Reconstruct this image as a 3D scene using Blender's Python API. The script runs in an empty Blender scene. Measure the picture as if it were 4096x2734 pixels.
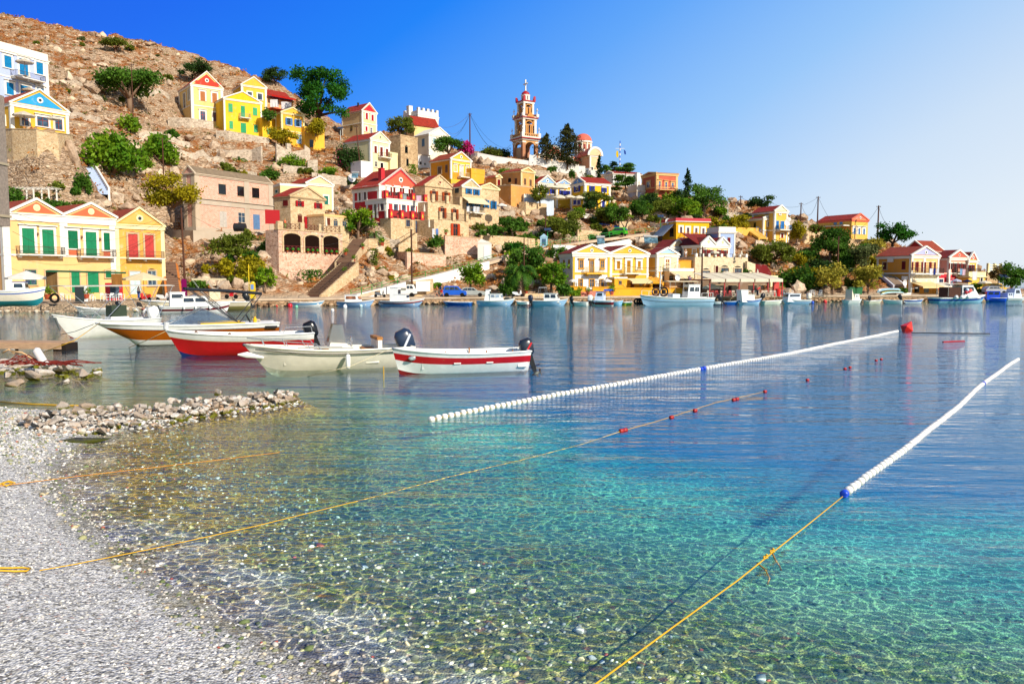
import bpy, math, random
import numpy as np
from mathutils import Vector, Matrix, noise
random.seed(7); RNG=np.random.default_rng(7)
sc=bpy.context.scene
R=math.radians
# ---------------- camera (a pixel of the 4096x2734 photograph <-> a ray) -------------
F=3200.0; CX=2048.0; CY=1367.0; CAMH=3.8; TI=math.atan(254/F); cT=math.cos(TI); sT=math.sin(TI)
cam=bpy.data.cameras.new('camera'); co=bpy.data.objects.new('camera',cam); sc.collection.objects.link(co)
cam.sensor_width=36; cam.lens=36*F/4096; cam.clip_start=0.1; cam.clip_end=20000
co.location=(0,0,CAMH); co.rotation_euler=(math.pi/2-TI,0,0); sc.camera=co
# ---------------- light ----------------
SUN=Vector((0.60,-0.60,0.50)).normalized()
EL=math.asin(SUN.z); AZ=math.atan2(SUN.x,SUN.y)
w=bpy.data.worlds.new('World'); sc.world=w; w.use_nodes=True
nt=w.node_tree; nt.nodes.clear()
def wn(t,**k):
 n=nt.nodes.new(t)
 for a,b in k.items(): setattr(n,a,b)
 return n
wo=wn('ShaderNodeOutputWorld'); wb=wn('ShaderNodeBackground'); sk=wn('ShaderNodeTexSky')
sk.sky_type='NISHITA'; sk.sun_disc=False; sk.sun_elevation=EL; sk.sun_rotation=AZ
sk.air_density=1.0; sk.dust_density=0.6; sk.ozone_density=3.0; sk.altitude=0
# deep blue overhead and to the left, paling towards the sunny, hazy right-hand horizon
tc=wn('ShaderNodeTexCoord'); sx=wn('ShaderNodeSeparateXYZ'); nt.links.new(tc.outputs['Generated'],sx.inputs[0])
m1=wn('ShaderNodeMath',operation='MULTIPLY_ADD'); m1.inputs[1].default_value=-1.55; nt.links.new(sx.outputs['Z'],m1.inputs[0]); nt.links.new(sx.outputs['X'],m1.inputs[2])
m2=wn('ShaderNodeMath',operation='MULTIPLY_ADD',use_clamp=True); m2.inputs[1].default_value=1/1.6; m2.inputs[2].default_value=1.15/1.6; nt.links.new(m1.outputs[0],m2.inputs[0])
def _l(h): return tuple((((x/255)/12.92) if x/255<=.04045 else ((x/255+.055)/1.055)**2.4)*8.4 for x in h)+(1,)
cr=wn('ShaderNodeValToRGB'); el=cr.color_ramp.elements
while len(el)<7: el.new(.5)
for i,(s_,c_) in enumerate([(-1.15,(0,80,226)),(-.82,(0,104,246)),(-.57,(12,132,254)),(-.31,(98,170,255)),(-.05,(155,203,255)),(.22,(212,231,252)),(.42,(232,242,252))]): el[i].position=(s_+1.15)/1.6; el[i].color=_l(c_)
nt.links.new(m2.outputs[0],cr.inputs[0]); mx=wn('ShaderNodeMix',data_type='RGBA')
ma=wn('ShaderNodeMath',operation='MULTIPLY_ADD',use_clamp=True); ma.inputs[1].default_value=-3.2; ma.inputs[2].default_value=2.3; nt.links.new(sx.outputs['Z'],ma.inputs[0])
mb_=wn('ShaderNodeMath',operation='MULTIPLY_ADD',use_clamp=True); mb_.inputs[1].default_value=1.6; mb_.inputs[2].default_value=.35; nt.links.new(sx.outputs['Y'],mb_.inputs[0])
mc=wn('ShaderNodeMath',operation='MULTIPLY'); nt.links.new(ma.outputs[0],mc.inputs[0]); nt.links.new(mb_.outputs[0],mc.inputs[1]); md_=wn('ShaderNodeMath',operation='MULTIPLY'); md_.inputs[1].default_value=.92; nt.links.new(mc.outputs[0],md_.inputs[0]); nt.links.new(md_.outputs[0],mx.inputs[0])
nt.links.new(sk.outputs[0],mx.inputs[6]); nt.links.new(cr.outputs[0],mx.inputs[7])
nt.links.new(mx.outputs[2],wb.inputs[0]); wb.inputs[1].default_value=0.10; nt.links.new(wb.outputs[0],wo.inputs[0])
sl=bpy.data.lights.new('sun','SUN'); so=bpy.data.objects.new('sun',sl); sc.collection.objects.link(so)
sl.energy=5.0; sl.angle=R(0.5); sl.color=(1.0,0.90,0.75); so.rotation_euler=SUN.to_track_quat('Z','Y').to_euler(); so.location=(60,-60,90)
vs=sc.view_settings; vs.view_transform='Standard'; vs.look='None'; vs.exposure=0.25; vs.gamma=1; vs.use_curve_mapping=False
cy=sc.cycles; cy.max_bounces=6; cy.transparent_max_bounces=12; cy.diffuse_bounces=2; cy.glossy_bounces=3; cy.transmission_bounces=4; cy.volume_bounces=0
cy.caustics_reflective=False; cy.caustics_refractive=False; cy.use_denoising=True; cy.sample_clamp_indirect=6
# ---------------- helpers ----------------
def at(px,py,D):
 v=CY-py; s=D/(F*cT+v*sT)
 return Vector(((px-CX)*s, D, CAMH+(-F*sT+v*cT)*s))
def gnd(px,py,z=0.0):
 v=CY-py; s=(z-CAMH)/(-F*sT+v*cT)
 return Vector(((px-CX)*s,(F*cT+v*sT)*s,z))
def proj(p):
 zc=p[1]*cT-(p[2]-CAMH)*sT; yc=p[1]*sT+(p[2]-CAMH)*cT
 return CX+F*p[0]/zc, CY-F*yc/zc
def ray(px,py):
 v=CY-py; return Vector((px-CX,F*cT+v*sT,-F*sT+v*cT))
REG={'R1':(0,50,2.751),'R2':(0,600,2.413),'R3':(650,200,2.413),'R4':(650,650,2.613),'R5':(1300,300,2.851),'R6':(1350,650,2.613),
 'R7':(1900,300,2.852),'R8':(2000,750,3.136),'S1':(2400,650,2.613),'S2':(2900,750,3.136),'S3':(3400,800,2.613),'0':(0,0,1),
 'L1':(0,1130,4.238),'L2':(500,1130,4.238),'L3':(2000,1050,4.698),'L4':(2450,1050,2.686),'L5':(2900,1050,2.686),'L6':(3400,1050,2.686),'L7':(1200,1050,2.686),
 'E':(3800,1000,6.534),'B1':(150,1050,2.349),'B2':(900,1200,1.807)}
def P(r,x,y=0):
 a=REG[r]; return (a[0]+x/a[2], a[1]+y/a[2])
def A(r,x,y,D): return at(*P(r,x,y),D)
def G(r,x,y,z=0): return gnd(*P(r,x,y),z)
def tag(o,label=None,cat=None,group=None,kind=None):
 if label: o['label']=label
 if cat: o['category']=cat
 if group: o['group']=group
 if kind: o['kind']=kind
 elif cat: o['kind']='thing'
 return o
def link(o,parent=None):
 sc.collection.objects.link(o)
 if parent: o.parent=parent
 return o
def empty(name,loc=(0,0,0),rz=0,parent=None):
 o=bpy.data.objects.new(name,None); o.location=loc; o.rotation_euler=(0,0,rz); o.empty_display_size=0.2
 return link(o,parent)
def thing(name,label,cat,loc=(0,0,0),rz=0,group=None):
 return tag(empty(name,loc,rz),label,cat,group)
class MB:
 def __init__(s): s.v=[]; s.f=[]; s.m=[]
 def add(s,vs,fs,mi=0):
  b=len(s.v); s.v+= [tuple(q) for q in vs]
  for f in fs: s.f.append(tuple(b+i for i in f)); s.m.append(mi)
  return s
 def box(s,x0,x1,y0,y1,z0,z1,mi=0):
  x0,x1=min(x0,x1),max(x0,x1); y0,y1=min(y0,y1),max(y0,y1); z0,z1=min(z0,z1),max(z0,z1)
  return s.add([(x0,y0,z0),(x1,y0,z0),(x1,y1,z0),(x0,y1,z0),(x0,y0,z1),(x1,y0,z1),(x1,y1,z1),(x0,y1,z1)],
   [(0,3,2,1),(4,5,6,7),(0,1,5,4),(1,2,6,5),(2,3,7,6),(3,0,4,7)],mi)
 def obox(s,c,size,M=None,mi=0):
  a,b,d=size[0]/2,size[1]/2,size[2]/2; M=M or Matrix.Identity(3); c=Vector(c)
  V=[c+M@Vector(q) for q in ((-a,-b,-d),(a,-b,-d),(a,b,-d),(-a,b,-d),(-a,-b,d),(a,-b,d),(a,b,d),(-a,b,d))]
  return s.add(V,[(0,3,2,1),(4,5,6,7),(0,1,5,4),(1,2,6,5),(2,3,7,6),(3,0,4,7)],mi)
 def bar(s,p,q,w,h=None,mi=0):
  p=Vector(p);q=Vector(q);d=q-p;L=d.length
  if L<1e-5: return s
  M=d.to_track_quat('X','Z').to_matrix(); return s.obox((p+q)/2,(L,w,h or w),M,mi)
 def tube(s,pts,r,n=6,cap=True,mi=0,r1=None):
  pts=[Vector(p) for p in pts]; N=len(pts); rs=r if isinstance(r,(list,tuple)) else [r+( (r1-r)*i/(N-1) if r1 is not None else 0) for i in range(N)]
  V=[];up=None
  for i,p in enumerate(pts):
   d=(pts[min(i+1,N-1)]-pts[max(i-1,0)]).normalized()
   if up is None: up=d.orthogonal().normalized()
   up=(up-d*up.dot(d)); up=up.normalized() if up.length>1e-6 else d.orthogonal().normalized()
   sd=d.cross(up)
   for k in range(n):
    a=2*math.pi*k/n; V.append(p+(up*math.cos(a)+sd*math.sin(a))*rs[i])
  fs=[(i*n+k,i*n+(k+1)%n,(i+1)*n+(k+1)%n,(i+1)*n+k) for i in range(N-1) for k in range(n)]
  if cap: fs+= [tuple(range(n-1,-1,-1)),tuple((N-1)*n+k for k in range(n))]
  return s.add(V,fs,mi)
 def lathe(s,prof,c=(0,0,0),n=12,mi=0,cap=True):
  V=[(c[0]+r*math.cos(2*math.pi*k/n),c[1]+r*math.sin(2*math.pi*k/n),c[2]+z) for r,z in prof for k in range(n)]
  N=len(prof); fs=[(i*n+k,i*n+(k+1)%n,(i+1)*n+(k+1)%n,(i+1)*n+k) for i in range(N-1) for k in range(n)]
  if cap: fs+=[tuple(range(n-1,-1,-1)),tuple((N-1)*n+k for k in range(n))]
  return s.add(V,fs,mi)
 def prism(s,poly,d,mi=0):
  """polygon (3D points) extruded by vector d"""
  n=len(poly); d=Vector(d); V=[Vector(p) for p in poly]; V=V+[p+d for p in V]
  return s.add(V,[tuple(range(n-1,-1,-1)),tuple(range(n,2*n))]+[(i,(i+1)%n,n+(i+1)%n,n+i) for i in range(n)],mi)
 def build(s,name,mat,parent=None,smooth=False,loc=None):
  me=bpy.data.meshes.new(name); me.from_pydata(s.v,[],s.f)
  for mm in (mat if isinstance(mat,(list,tuple)) else [mat]): me.materials.append(mm)
  if any(s.m): me.polygons.foreach_set('material_index',s.m)
  if smooth: me.polygons.foreach_set('use_smooth',[True]*len(s.f))
  me.update(); o=bpy.data.objects.new(name,me); link(o,parent)
  if loc is not None: o.location=loc
  return o
def npmesh(name,V,Fq,mat,parent=None,smooth=False,col=None):
 """fast mesh from numpy verts and quads/tris"""
 me=bpy.data.meshes.new(name); k=Fq.shape[1]
 me.vertices.add(len(V)); me.vertices.foreach_set('co',np.ascontiguousarray(V,dtype=np.float32).ravel())
 me.loops.add(Fq.size); me.loops.foreach_set('vertex_index',np.ascontiguousarray(Fq,dtype=np.int32).ravel())
 me.polygons.add(len(Fq)); me.polygons.foreach_set('loop_start',np.arange(0,Fq.size,k,dtype=np.int32));
 try: me.polygons.foreach_set('loop_total',np.full(len(Fq),k,dtype=np.int32))
 except Exception: pass
 if smooth: me.polygons.foreach_set('use_smooth',np.ones(len(Fq),dtype=bool))
 if col is not None:
  a=me.color_attributes.new('tint','FLOAT_COLOR','POINT'); c=np.ones((len(V),4),dtype=np.float32); c[:,:3]=col; a.data.foreach_set('color',c.ravel())
 me.update(calc_edges=True)
 for mm in (mat if isinstance(mat,(list,tuple)) else [mat]): me.materials.append(mm)
 o=bpy.data.objects.new(name,me); return link(o,parent)
def dup(o,parent=None):
 c=o.copy(); sc.collection.objects.link(c); c.parent=parent
 for ch in list(o.children): dup(ch,c)
 return c
# ---------------- procedural materials ----------------
MC={}
def hexc(h):
 h=h.lstrip('#'); c=[int(h[i:i+2],16)/255 for i in (0,2,4)]
 return tuple(((x/12.92) if x<=.04045 else ((x+.055)/1.055)**2.4) for x in c)
class NT:
 def __init__(s,name):
  s.m=bpy.data.materials.new(name); s.m.use_nodes=True; s.t=s.m.node_tree; s.t.nodes.clear()
  s.out=s.n('ShaderNodeOutputMaterial'); s.b=s.n('ShaderNodeBsdfPrincipled'); s.l(s.b.outputs[0],s.out.inputs[0])
 def n(s,t,**k):
  q=s.t.nodes.new(t)
  for a,b in k.items(): setattr(q,a,b)
  return q
 def l(s,a,b): s.t.links.new(a,b)
 def co(s,obj=True,scale=(1,1,1)):
  if obj=='w':
   g=s.n('ShaderNodeNewGeometry').outputs['Position']
  else: g=s.n('ShaderNodeTexCoord').outputs['Object']
  if scale==(1,1,1): return g
  m=s.n('ShaderNodeMapping'); m.inputs['Scale'].default_value=scale; s.l(g,m.inputs[0]); return m.outputs[0]
 def noise(s,vec,scale,detail=4,rough=.55,out='Fac'):
  q=s.n('ShaderNodeTexNoise'); q.inputs['Scale'].default_value=scale; q.inputs['Detail'].default_value=detail; q.inputs['Roughness'].default_value=rough
  s.l(vec,q.inputs['Vector']); return q.outputs[out]
 def vor(s,vec,scale,feature='F1',out='Distance',rand=1):
  q=s.n('ShaderNodeTexVoronoi',feature=feature); q.inputs['Scale'].default_value=scale; q.inputs['Randomness'].default_value=rand
  s.l(vec,q.inputs['Vector']); return q.outputs[out]
 def ramp(s,fac,stops,interp='LINEAR'):
  q=s.n('ShaderNodeValToRGB'); q.color_ramp.interpolation=interp; e=q.color_ramp.elements
  while len(e)<len(stops): e.new(0.5)
  for i,(p,c) in enumerate(stops):
   e[i].position=p; e[i].color=(c,c,c,1) if isinstance(c,(int,float)) else (*c[:3],1)
  s.l(fac,q.inputs[0]); return q.outputs[0]
 def mix(s,fac,a,b,bt='MIX'):
  q=s.n('ShaderNodeMix',data_type='RGBA',blend_type=bt)
  for v,i in ((fac,0),(a,6),(b,7)):
   if hasattr(v,'links') or hasattr(v,'is_linked'): s.l(v,q.inputs[i])
   elif isinstance(v,(int,float)): q.inputs[i].default_value=v if i==0 else (v,v,v,1)
   else: q.inputs[i].default_value=(*v[:3],1)
  return q.outputs[2]
 def math(s,op,a,b=None,c=None,clamp=False):
  q=s.n('ShaderNodeMath',operation=op,use_clamp=clamp)
  for i,v in enumerate((a,b,c)):
   if v is None: continue
   if isinstance(v,(int,float)): q.inputs[i].default_value=v
   else: s.l(v,q.inputs[i])
  return q.outputs[0]
 def bump(s,h,strength=.3,dist=.05):
  q=s.n('ShaderNodeBump'); q.inputs['Strength'].default_value=strength; q.inputs['Distance'].default_value=dist
  s.l(h,q.inputs['Height']); s.l(q.outputs[0],s.b.inputs['Normal']); return q
 def base(s,c,rough=.8,spec=.3,metal=0):
  if hasattr(c,'is_linked'): s.l(c,s.b.inputs['Base Color'])
  else: s.b.inputs['Base Color'].default_value=(*c[:3],1)
  s.b.inputs['Roughness'].default_value=rough; s.b.inputs['Specular IOR Level'].default_value=spec; s.b.inputs['Metallic'].default_value=metal
  return s.m
def mul(c,k): return tuple(min(1,x*k) for x in c[:3])
def plaster(c,stain=.42,name='plaster'):
 k=('pl',c,stain)
 if k in MC: return MC[k]
 if isinstance(c,str): cc=hexc(c)
 else: cc=c
 cc=tuple(x*.88 for x in cc)
 if cc[2]<.55*cc[1]: cc=(cc[0],cc[1]*.88,cc[2])
 t=NT(name); v=t.co('w'); n1=t.noise(v,.35,5,.65); n2=t.noise(v,2.6,4,.6)
 vm=t.co('w',(1.2,1.2,.18)); n3=t.noise(vm,1.1,4,.6)
 a=t.mix(t.ramp(n1,[(.3,0),(.75,1)]),mul(cc,1.04),tuple(x*(1-.30*stain)*f for x,f in zip(cc,(1,.97,.9))))
 a=t.mix(t.ramp(n3,[(.52,0),(.8,stain)]),a,tuple(x*.62+.06 for x in cc))
 a=t.mix(t.ramp(n2,[(.4,0),(.7,.10)]),a,mul(cc,.8))
 n4=t.noise(v,.8,6,.75); a=t.mix(t.math('MULTIPLY',t.ramp(n4,[(.58,0),(.63,1)]),min(.5,stain*.7)),a,tuple(x*.45+.3 for x in cc)); t.bump(t.math('ADD',n2,n4),.3,.04); MC[k]=t.base(a,.85,.2); return MC[k]
def plain(c,rough=.5,spec=.4,metal=0,var=.1,name='paint'):
 k=('p',c,rough,metal,var)
 if k in MC: return MC[k]
 cc=hexc(c) if isinstance(c,str) else c
 t=NT(name); v=t.co(); n1=t.noise(v,3.0,4,.6)
 a=t.mix(t.ramp(n1,[(.35,0),(.7,1)]),cc,mul(cc,1-var*2))
 MC[k]=t.base(a,rough,spec,metal); return MC[k]
def stone(c1='#cdb592',c2='#a98c6a',mortar='#d9c7a6',s=2.2,name='stonework',dark=0,bump=.6):
 k=('st',c1,c2,mortar,s,dark)
 if k in MC: return MC[k]
 t=NT(name); g=t.co('w',(1,1,1.45)); wob=t.noise(g,1.3,3,.6,'Color')
 q=t.n('ShaderNodeVectorMath',operation='MULTIPLY_ADD'); q.inputs[1].default_value=(.25,.25,.25); t.l(wob,q.inputs[0]); t.l(g,q.inputs[2]); v=q.outputs[0]
 cell=t.vor(v,s,'F1','Color'); sep=t.n('ShaderNodeSeparateColor'); t.l(cell,sep.inputs[0])
 e=t.vor(v,s,'DISTANCE_TO_EDGE','Distance')
 col=t.mix(sep.outputs[0],hexc(c1),hexc(c2)); col=t.mix(t.ramp(sep.outputs[1],[(.6,0),(1,.55)]),col,mul(hexc(c2),.55))
 n2=t.noise(v,9,3,.6); col=t.mix(t.ramp(n2,[(.35,0),(.75,.35)]),col,mul(hexc(c1),1.25))
 col=t.mix(t.ramp(e,[(.0,1),(.075,0)]),col,hexc(mortar))
 big=t.noise(t.co('w'),.22,3,.6); col=t.mix(t.ramp(big,[(.45,0),(.75,.35)]),col,mul(hexc(c2),.7))
 h=t.ramp(e,[(0,0),(.12,1)]); t.bump(h,bump,.08); MC[k]=t.base(col,.9,.15); return MC[k]
def brick():
 if 'brick' in MC: return MC['brick']
 t=NT('red_brick'); g=t.n('ShaderNodeTexCoord').outputs['Object']; sx=t.n('ShaderNodeSeparateXYZ'); t.l(g,sx.inputs[0])
 ad=t.math('ADD',sx.outputs[0],sx.outputs[1]); cb=t.n('ShaderNodeCombineXYZ'); t.l(ad,cb.inputs[0]); t.l(sx.outputs[2],cb.inputs[1])
 q=t.n('ShaderNodeTexBrick'); t.l(cb.outputs[0],q.inputs[0]); q.inputs['Scale'].default_value=1; q.inputs['Brick Width'].default_value=.42; q.inputs['Row Height'].default_value=.2
 q.inputs['Mortar Size'].default_value=.018; q.inputs['Color1'].default_value=(*hexc('#dba08a'),1); q.inputs['Color2'].default_value=(*hexc('#c97f68'),1); q.inputs['Mortar'].default_value=(*hexc('#d8c3b2'),1)
 n=t.noise(g,2.5,4,.6); c=t.mix(t.ramp(n,[(.4,0),(.75,.5)]),q.outputs[0],hexc('#e6c4b2')); t.bump(q.outputs[1],-.3,.02); MC['brick']=t.base(c,.9,.1); return MC['brick']
def tile(c='#c8241c',name='roof_tiles'):
 k=('tile',c)
 if k in MC: return MC[k]
 t=NT(name); g=t.n('ShaderNodeTexCoord').outputs['UV']; sx=t.n('ShaderNodeSeparateXYZ'); t.l(g,sx.inputs[0])
 a=t.math('SINE',t.math('MULTIPLY',sx.outputs[0],22.0)); b=t.math('FRACT',t.math('MULTIPLY',sx.outputs[1],2.6))
 n=t.noise(t.co('w'),1.2,4,.7); cc=hexc(c); n2=t.noise(t.co('w'),6,2)
 col=t.mix(t.ramp(n,[(.35,0),(.7,1)]),cc,mul(cc,.62)); col=t.mix(t.ramp(n2,[(.5,0),(.8,.3)]),col,(cc[0]*.95,cc[1]+.12,cc[2]+.08))
 col=t.mix(t.math('MULTIPLY_ADD',a,-.22,.2,True),col,mul(cc,.45)); h=t.math('ADD',a,t.math('MULTIPLY',b,.7)); t.bump(h,.8,.08); MC[k]=t.base(col,.75,.25); return MC[k]
def slat(c):
 k=('slat',c)
 if k in MC: return MC[k]
 t=NT('slatted_paint'); g=t.co(); sx_=t.n('ShaderNodeSeparateXYZ'); t.l(g,sx_.inputs[0]); a=t.math('SINE',t.math('MULTIPLY',sx_.outputs[2],48.0)); n=t.noise(g,2.5,4,.6); cc=hexc(c); col=t.mix(t.ramp(n,[(.35,0),(.75,1)]),cc,mul(cc,.7)); col=t.mix(t.math('MULTIPLY_ADD',a,.25,.0,True),col,mul(cc,.4)); t.bump(a,.8,.04); MC[k]=t.base(col,.6,.25); return MC[k]
def wood(c='#8a6a48',name='wood'):
 k=('wood',c)
 if k in MC: return MC[k]
 t=NT(name); v=t.co(True,(1,1,1)); n=t.noise(t.co(True,(.6,6,6)),3,5,.65); cc=hexc(c)
 col=t.mix(t.ramp(n,[(.3,0),(.7,1)]),cc,mul(cc,.55)); t.bump(n,.3,.01); MC[k]=t.base(col,.75,.25); return MC[k]
def metal(c='#8c9094',rough=.35):
 k=('metal',c,rough)
 if k in MC: return MC[k]
 t=NT('metal'); n=t.noise(t.co(),4,3); cc=hexc(c); MC[k]=t.base(t.mix(n,cc,mul(cc,.75)),rough,.5,.7); return MC[k]
def glass(c='#1a2530'):
 k=('glass',c)
 if k in MC: return MC[k]
 t=NT('window_glass'); cc=hexc(c); n=t.noise(t.co('w'),1.4,2); t.base(t.mix(t.ramp(n,[(.4,0),(.6,1)]),cc,mul(cc,2.2)),.08,.6); MC[k]=t.m; return MC[k]
def clearglass(c=(.75,.85,.9),al=.3):
 k=('cg',c,al)
 if k in MC: return MC[k]
 t=NT('clear_glass'); tr=t.n('ShaderNodeBsdfTransparent'); tr.inputs[0].default_value=(*c,1); gl=t.n('ShaderNodeBsdfGlossy'); gl.inputs['Roughness'].default_value=.05
 ms=t.n('ShaderNodeMixShader'); ms.inputs[0].default_value=al; t.l(tr.outputs[0],ms.inputs[1]); t.l(gl.outputs[0],ms.inputs[2]); t.l(ms.outputs[0],t.out.inputs[0]); MC[k]=t.m; return MC[k]
def fabric(c='#f2e6cc',tr=.25):
 k=('fab',c,tr)
 if k in MC: return MC[k]
 t=NT('fabric'); cc=hexc(c); n=t.noise(t.co(),2.2,4,.6); col=t.mix(t.ramp(n,[(.35,0),(.75,1)]),cc,mul(cc,.86)); t.base(col,.85,.1)
 td=t.n('ShaderNodeBsdfTranslucent'); t.l(col,td.inputs[0]); ms=t.n('ShaderNodeMixShader'); ms.inputs[0].default_value=tr
 t.l(t.b.outputs[0],ms.inputs[1]); t.l(td.outputs[0],ms.inputs[2]); t.l(ms.outputs[0],t.out.inputs[0]); MC[k]=t.m; return MC[k]
def foliage(c,c2=None,tr=.3):
 k=('fol',c,c2)
 if k in MC: return MC[k]
 t=NT('foliage'); cc=hexc(c); c3=hexc(c2) if c2 else tuple(x*y for x,y in zip(cc,(1.7,1.5,1.1)))
 n=t.noise(t.co('w'),.9,3,.6); at_=t.n('ShaderNodeAttribute'); at_.attribute_name='tint'; sp=t.n('ShaderNodeSeparateColor'); t.l(at_.outputs['Color'],sp.inputs[0])
 f=t.math('MULTIPLY_ADD',sp.outputs[0],.8,t.math('MULTIPLY_ADD',n,1.4,-.6),True)
 col=t.mix(f,cc,c3); t.base(col,.6,.15)
 td=t.n('ShaderNodeBsdfTranslucent'); t.l(t.mix(.5,col,c3),td.inputs[0]); ms=t.n('ShaderNodeMixShader'); ms.inputs[0].default_value=tr
 t.l(t.b.outputs[0],ms.inputs[1]); t.l(td.outputs[0],ms.inputs[2]); t.l(ms.outputs[0],t.out.inputs[0]); MC[k]=t.m; return MC[k]
WHITE=plaster('#f2efe6',.15);
WH='#f4f1ea'
# ---------------- houses ----------------
CTRL=[]   # ground control points gathered from everything that stands on the hill (X,Y,Z)
class House:
 def __init__(s,name,label,cat,reg,x0,x1,yb,yt,D0,D1,bl=None,br=None,L=8,ctrl=True,group=None,root=None):
  s.reg=reg; px0,pyb=P(reg,x0,yb); s.P0=at(px0,pyb,D0)
  q=at(P(reg,x1)[0],pyb,D1); s.u=Vector((q.x-s.P0.x,q.y-s.P0.y,0)); s.W=s.u.length; s.u.normalize(); s.nb=Vector((-s.u.y,s.u.x,0))
  s.H=A(reg,x0,yt,D0).z-s.P0.z
  ang=math.atan2(s.u.y,s.u.x)
  if bl is not None or br is not None:
   c=s.P0 if bl is not None else s.P0+s.u*s.W; tgt=P(reg,bl if bl is not None else br)[0]
   best=(1e9,6)
   for k in range(20,260):
    l=k*.1; pp=c+s.nb*l; pp.z+=s.H*.8; e=abs(proj(pp)[0]-tgt)
    if e<best[0]: best=(e,l)
   L=max(3,min(22,best[1]))
  s.L=L
  s.M=Matrix((( s.u.x,s.nb.x,0,s.P0.x),(s.u.y,s.nb.y,0,s.P0.y),(0,0,1,s.P0.z),(0,0,0,1))); s.Mi=s.M.inverted()
  if root is None:
   s.root=thing(name,label,cat,s.P0,ang,group)
  else: # block of another house: an offset frame below the same root
   s.root=root.root; s.off=s.root
   s.rel=Matrix.Translation(root.P0)@Matrix.Rotation(math.atan2(root.u.y,root.u.x),4,'Z'); s.rel=s.rel.inverted()@s.M
  s.sub=root is not None
  if ctrl:
   for (a,b,dz) in ((0,-.3,-.25),(s.W,-.3,-.25),(s.W/2,-.3,-.25),(0,s.L*.5,-.1),(s.W,s.L*.5,-.1)):
    w_=s.M@Vector((a,b,0)); CTRL.append((w_.x,w_.y,w_.z+dz))
 def build(s,mb,name,mat,parent=None,smooth=False):
  if s.sub: mb.v=[tuple(s.rel@Vector(v)) for v in mb.v]
  return mb.build(name,mat,parent or s.root,smooth)
 def loc(s,side,x,y,yo=0):
  px,py=P(s.reg,x,y); C=s.Mi@Vector((0,0,CAMH)); d=s.Mi.to_3x3()@ray(px,py)
  if side=='F': t=(yo-C.y)/d.y; q=C+d*t; return q.x,q.z
  X=0 if side=='L' else s.W
  t=(X-C.x)/d.x; q=C+d*t; return q.y,q.z
 def wp(s,side,a,o,z):
  return (a,-o,z) if side=='F' else ((-o,a,z) if side=='L' else (s.W+o,a,z))
 def wbox(s,mb,side,a0,a1,o0,o1,z0,z1,mi=0):
  p=s.wp(side,a0,o0,z0); q=s.wp(side,a1,o1,z1); mb.box(p[0],q[0],p[1],q[1],p[2],q[2],mi)
 def walls(s,mat,roof='gf',apex=None,roofm=None,trim=WHITE,ped=None,ocu=None,over=.3,corner=.45,cornice=.35,pil=True,par=.5,mid=None,pedtrim=None,base=None,name='wall',oc_m=None,deep=3.0,back=True):
  W,L,H=s.W,s.L,s.H; mb=MB(); z0=-deep
  rh=0
  if apex is not None: rh=s.loc('F',apex[0],apex[1])[1]-H if roof in('gf','hip','gf2') else apex
  if roof=='gs':
   rh=(s.loc('L',apex[0],apex[1])[1]-H) if isinstance(apex,tuple) else apex
  if roof=='flat': rh=0
  rh=max(rh,.0)
  s.rh=rh
  if roof=='gf': mb.prism([(0,0,z0),(W,0,z0),(W,0,H),(W/2,0,H+rh),(0,0,H)],(0,L,0))
  elif roof=='gs': mb.prism([(0,0,z0),(0,0,H),(0,L/2,H+rh),(0,L,H),(0,L,z0)],(W,0,0))
  else: mb.box(0,W,0,L,z0,H)
  s.build(mb,name,mat)
  t=MB(); pr=.07
  if pil and corner:
   for sd,wd in (('F',W),('L',L),('R',L)):
    s.wbox(t,sd,0,corner,-.02,pr,z0,H); s.wbox(t,sd,wd-corner,wd,-.02,pr,z0,H)
  if cornice:
   e=.16
   t.box(-e,W+e,-e,L+e,H-cornice,H-.01)
   t.box(-e-.12,W+e+.12,-e-.12,L+e+.12,H-.1,H+.07)
  if mid is not None:
   zz=s.loc('F',*mid)[1]; t.box(-.1,W+.1,-.1,L+.1,zz-.12,zz+.12)
  if roof=='gf' and cornice:
   for sg in (0,1):
    xa=-.25 if sg==0 else W+.25; a=(xa,-.2,H+.02-.25*rh/(W/2)); b=(W/2,-.2,H+rh+.02)
    t.prism([a,b,(b[0],b[1],b[2]+.3),(a[0],a[1],a[2]+.3)],(0,.35,0))
  if roof=='gs' and cornice:
   for X in (-.2,W-.15):
    for sg in (0,1):
     ya=-.25 if sg==0 else L+.25
     t.prism([(X,ya,H+.02-.25*rh/(L/2)),(X,L/2,H+rh+.02),(X,L/2,H+rh+.3),(X,ya,H+.28-.25*rh/(L/2))],(.35,0,0))
  if t.v: s.build(t,'cornice',trim)
  if ped is not None and rh>.3:
   q=MB(); k=.82
   if roof=='gf': q.prism([(W/2-W/2*k,-.06,H+.22),(W/2+W/2*k,-.06,H+.22),(W/2,-.06,H+.12+rh*k)],(0,.04,0))
   else: q.prism([(-.06,L/2-L/2*k,H+.22),(-.06,L/2,H+.12+rh*k),(-.06,L/2+L/2*k,H+.22)],(.04,0,0))
   s.build(q,'pediment',ped)
  if ocu is not None and rh>.5:
   q=MB(); r=min(.5,rh*.22)
   for rr,o,mi in ((r,.13,0),(r*.5,.16,1)):
    pts=[]
    for k in range(14):
     a=2*math.pi*k/14
     pts.append(s.wp('F' if roof=='gf' else 'L',(W if roof=='gf' else L)/2+rr*math.cos(a),o,H+rh*.42+rr*math.sin(a)))
    q.prism(pts,(0,.09,0) if roof=='gf' else (.09,0,0),mi)
   s.build(q,'oculus',[ocu,oc_m or glass()])
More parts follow.
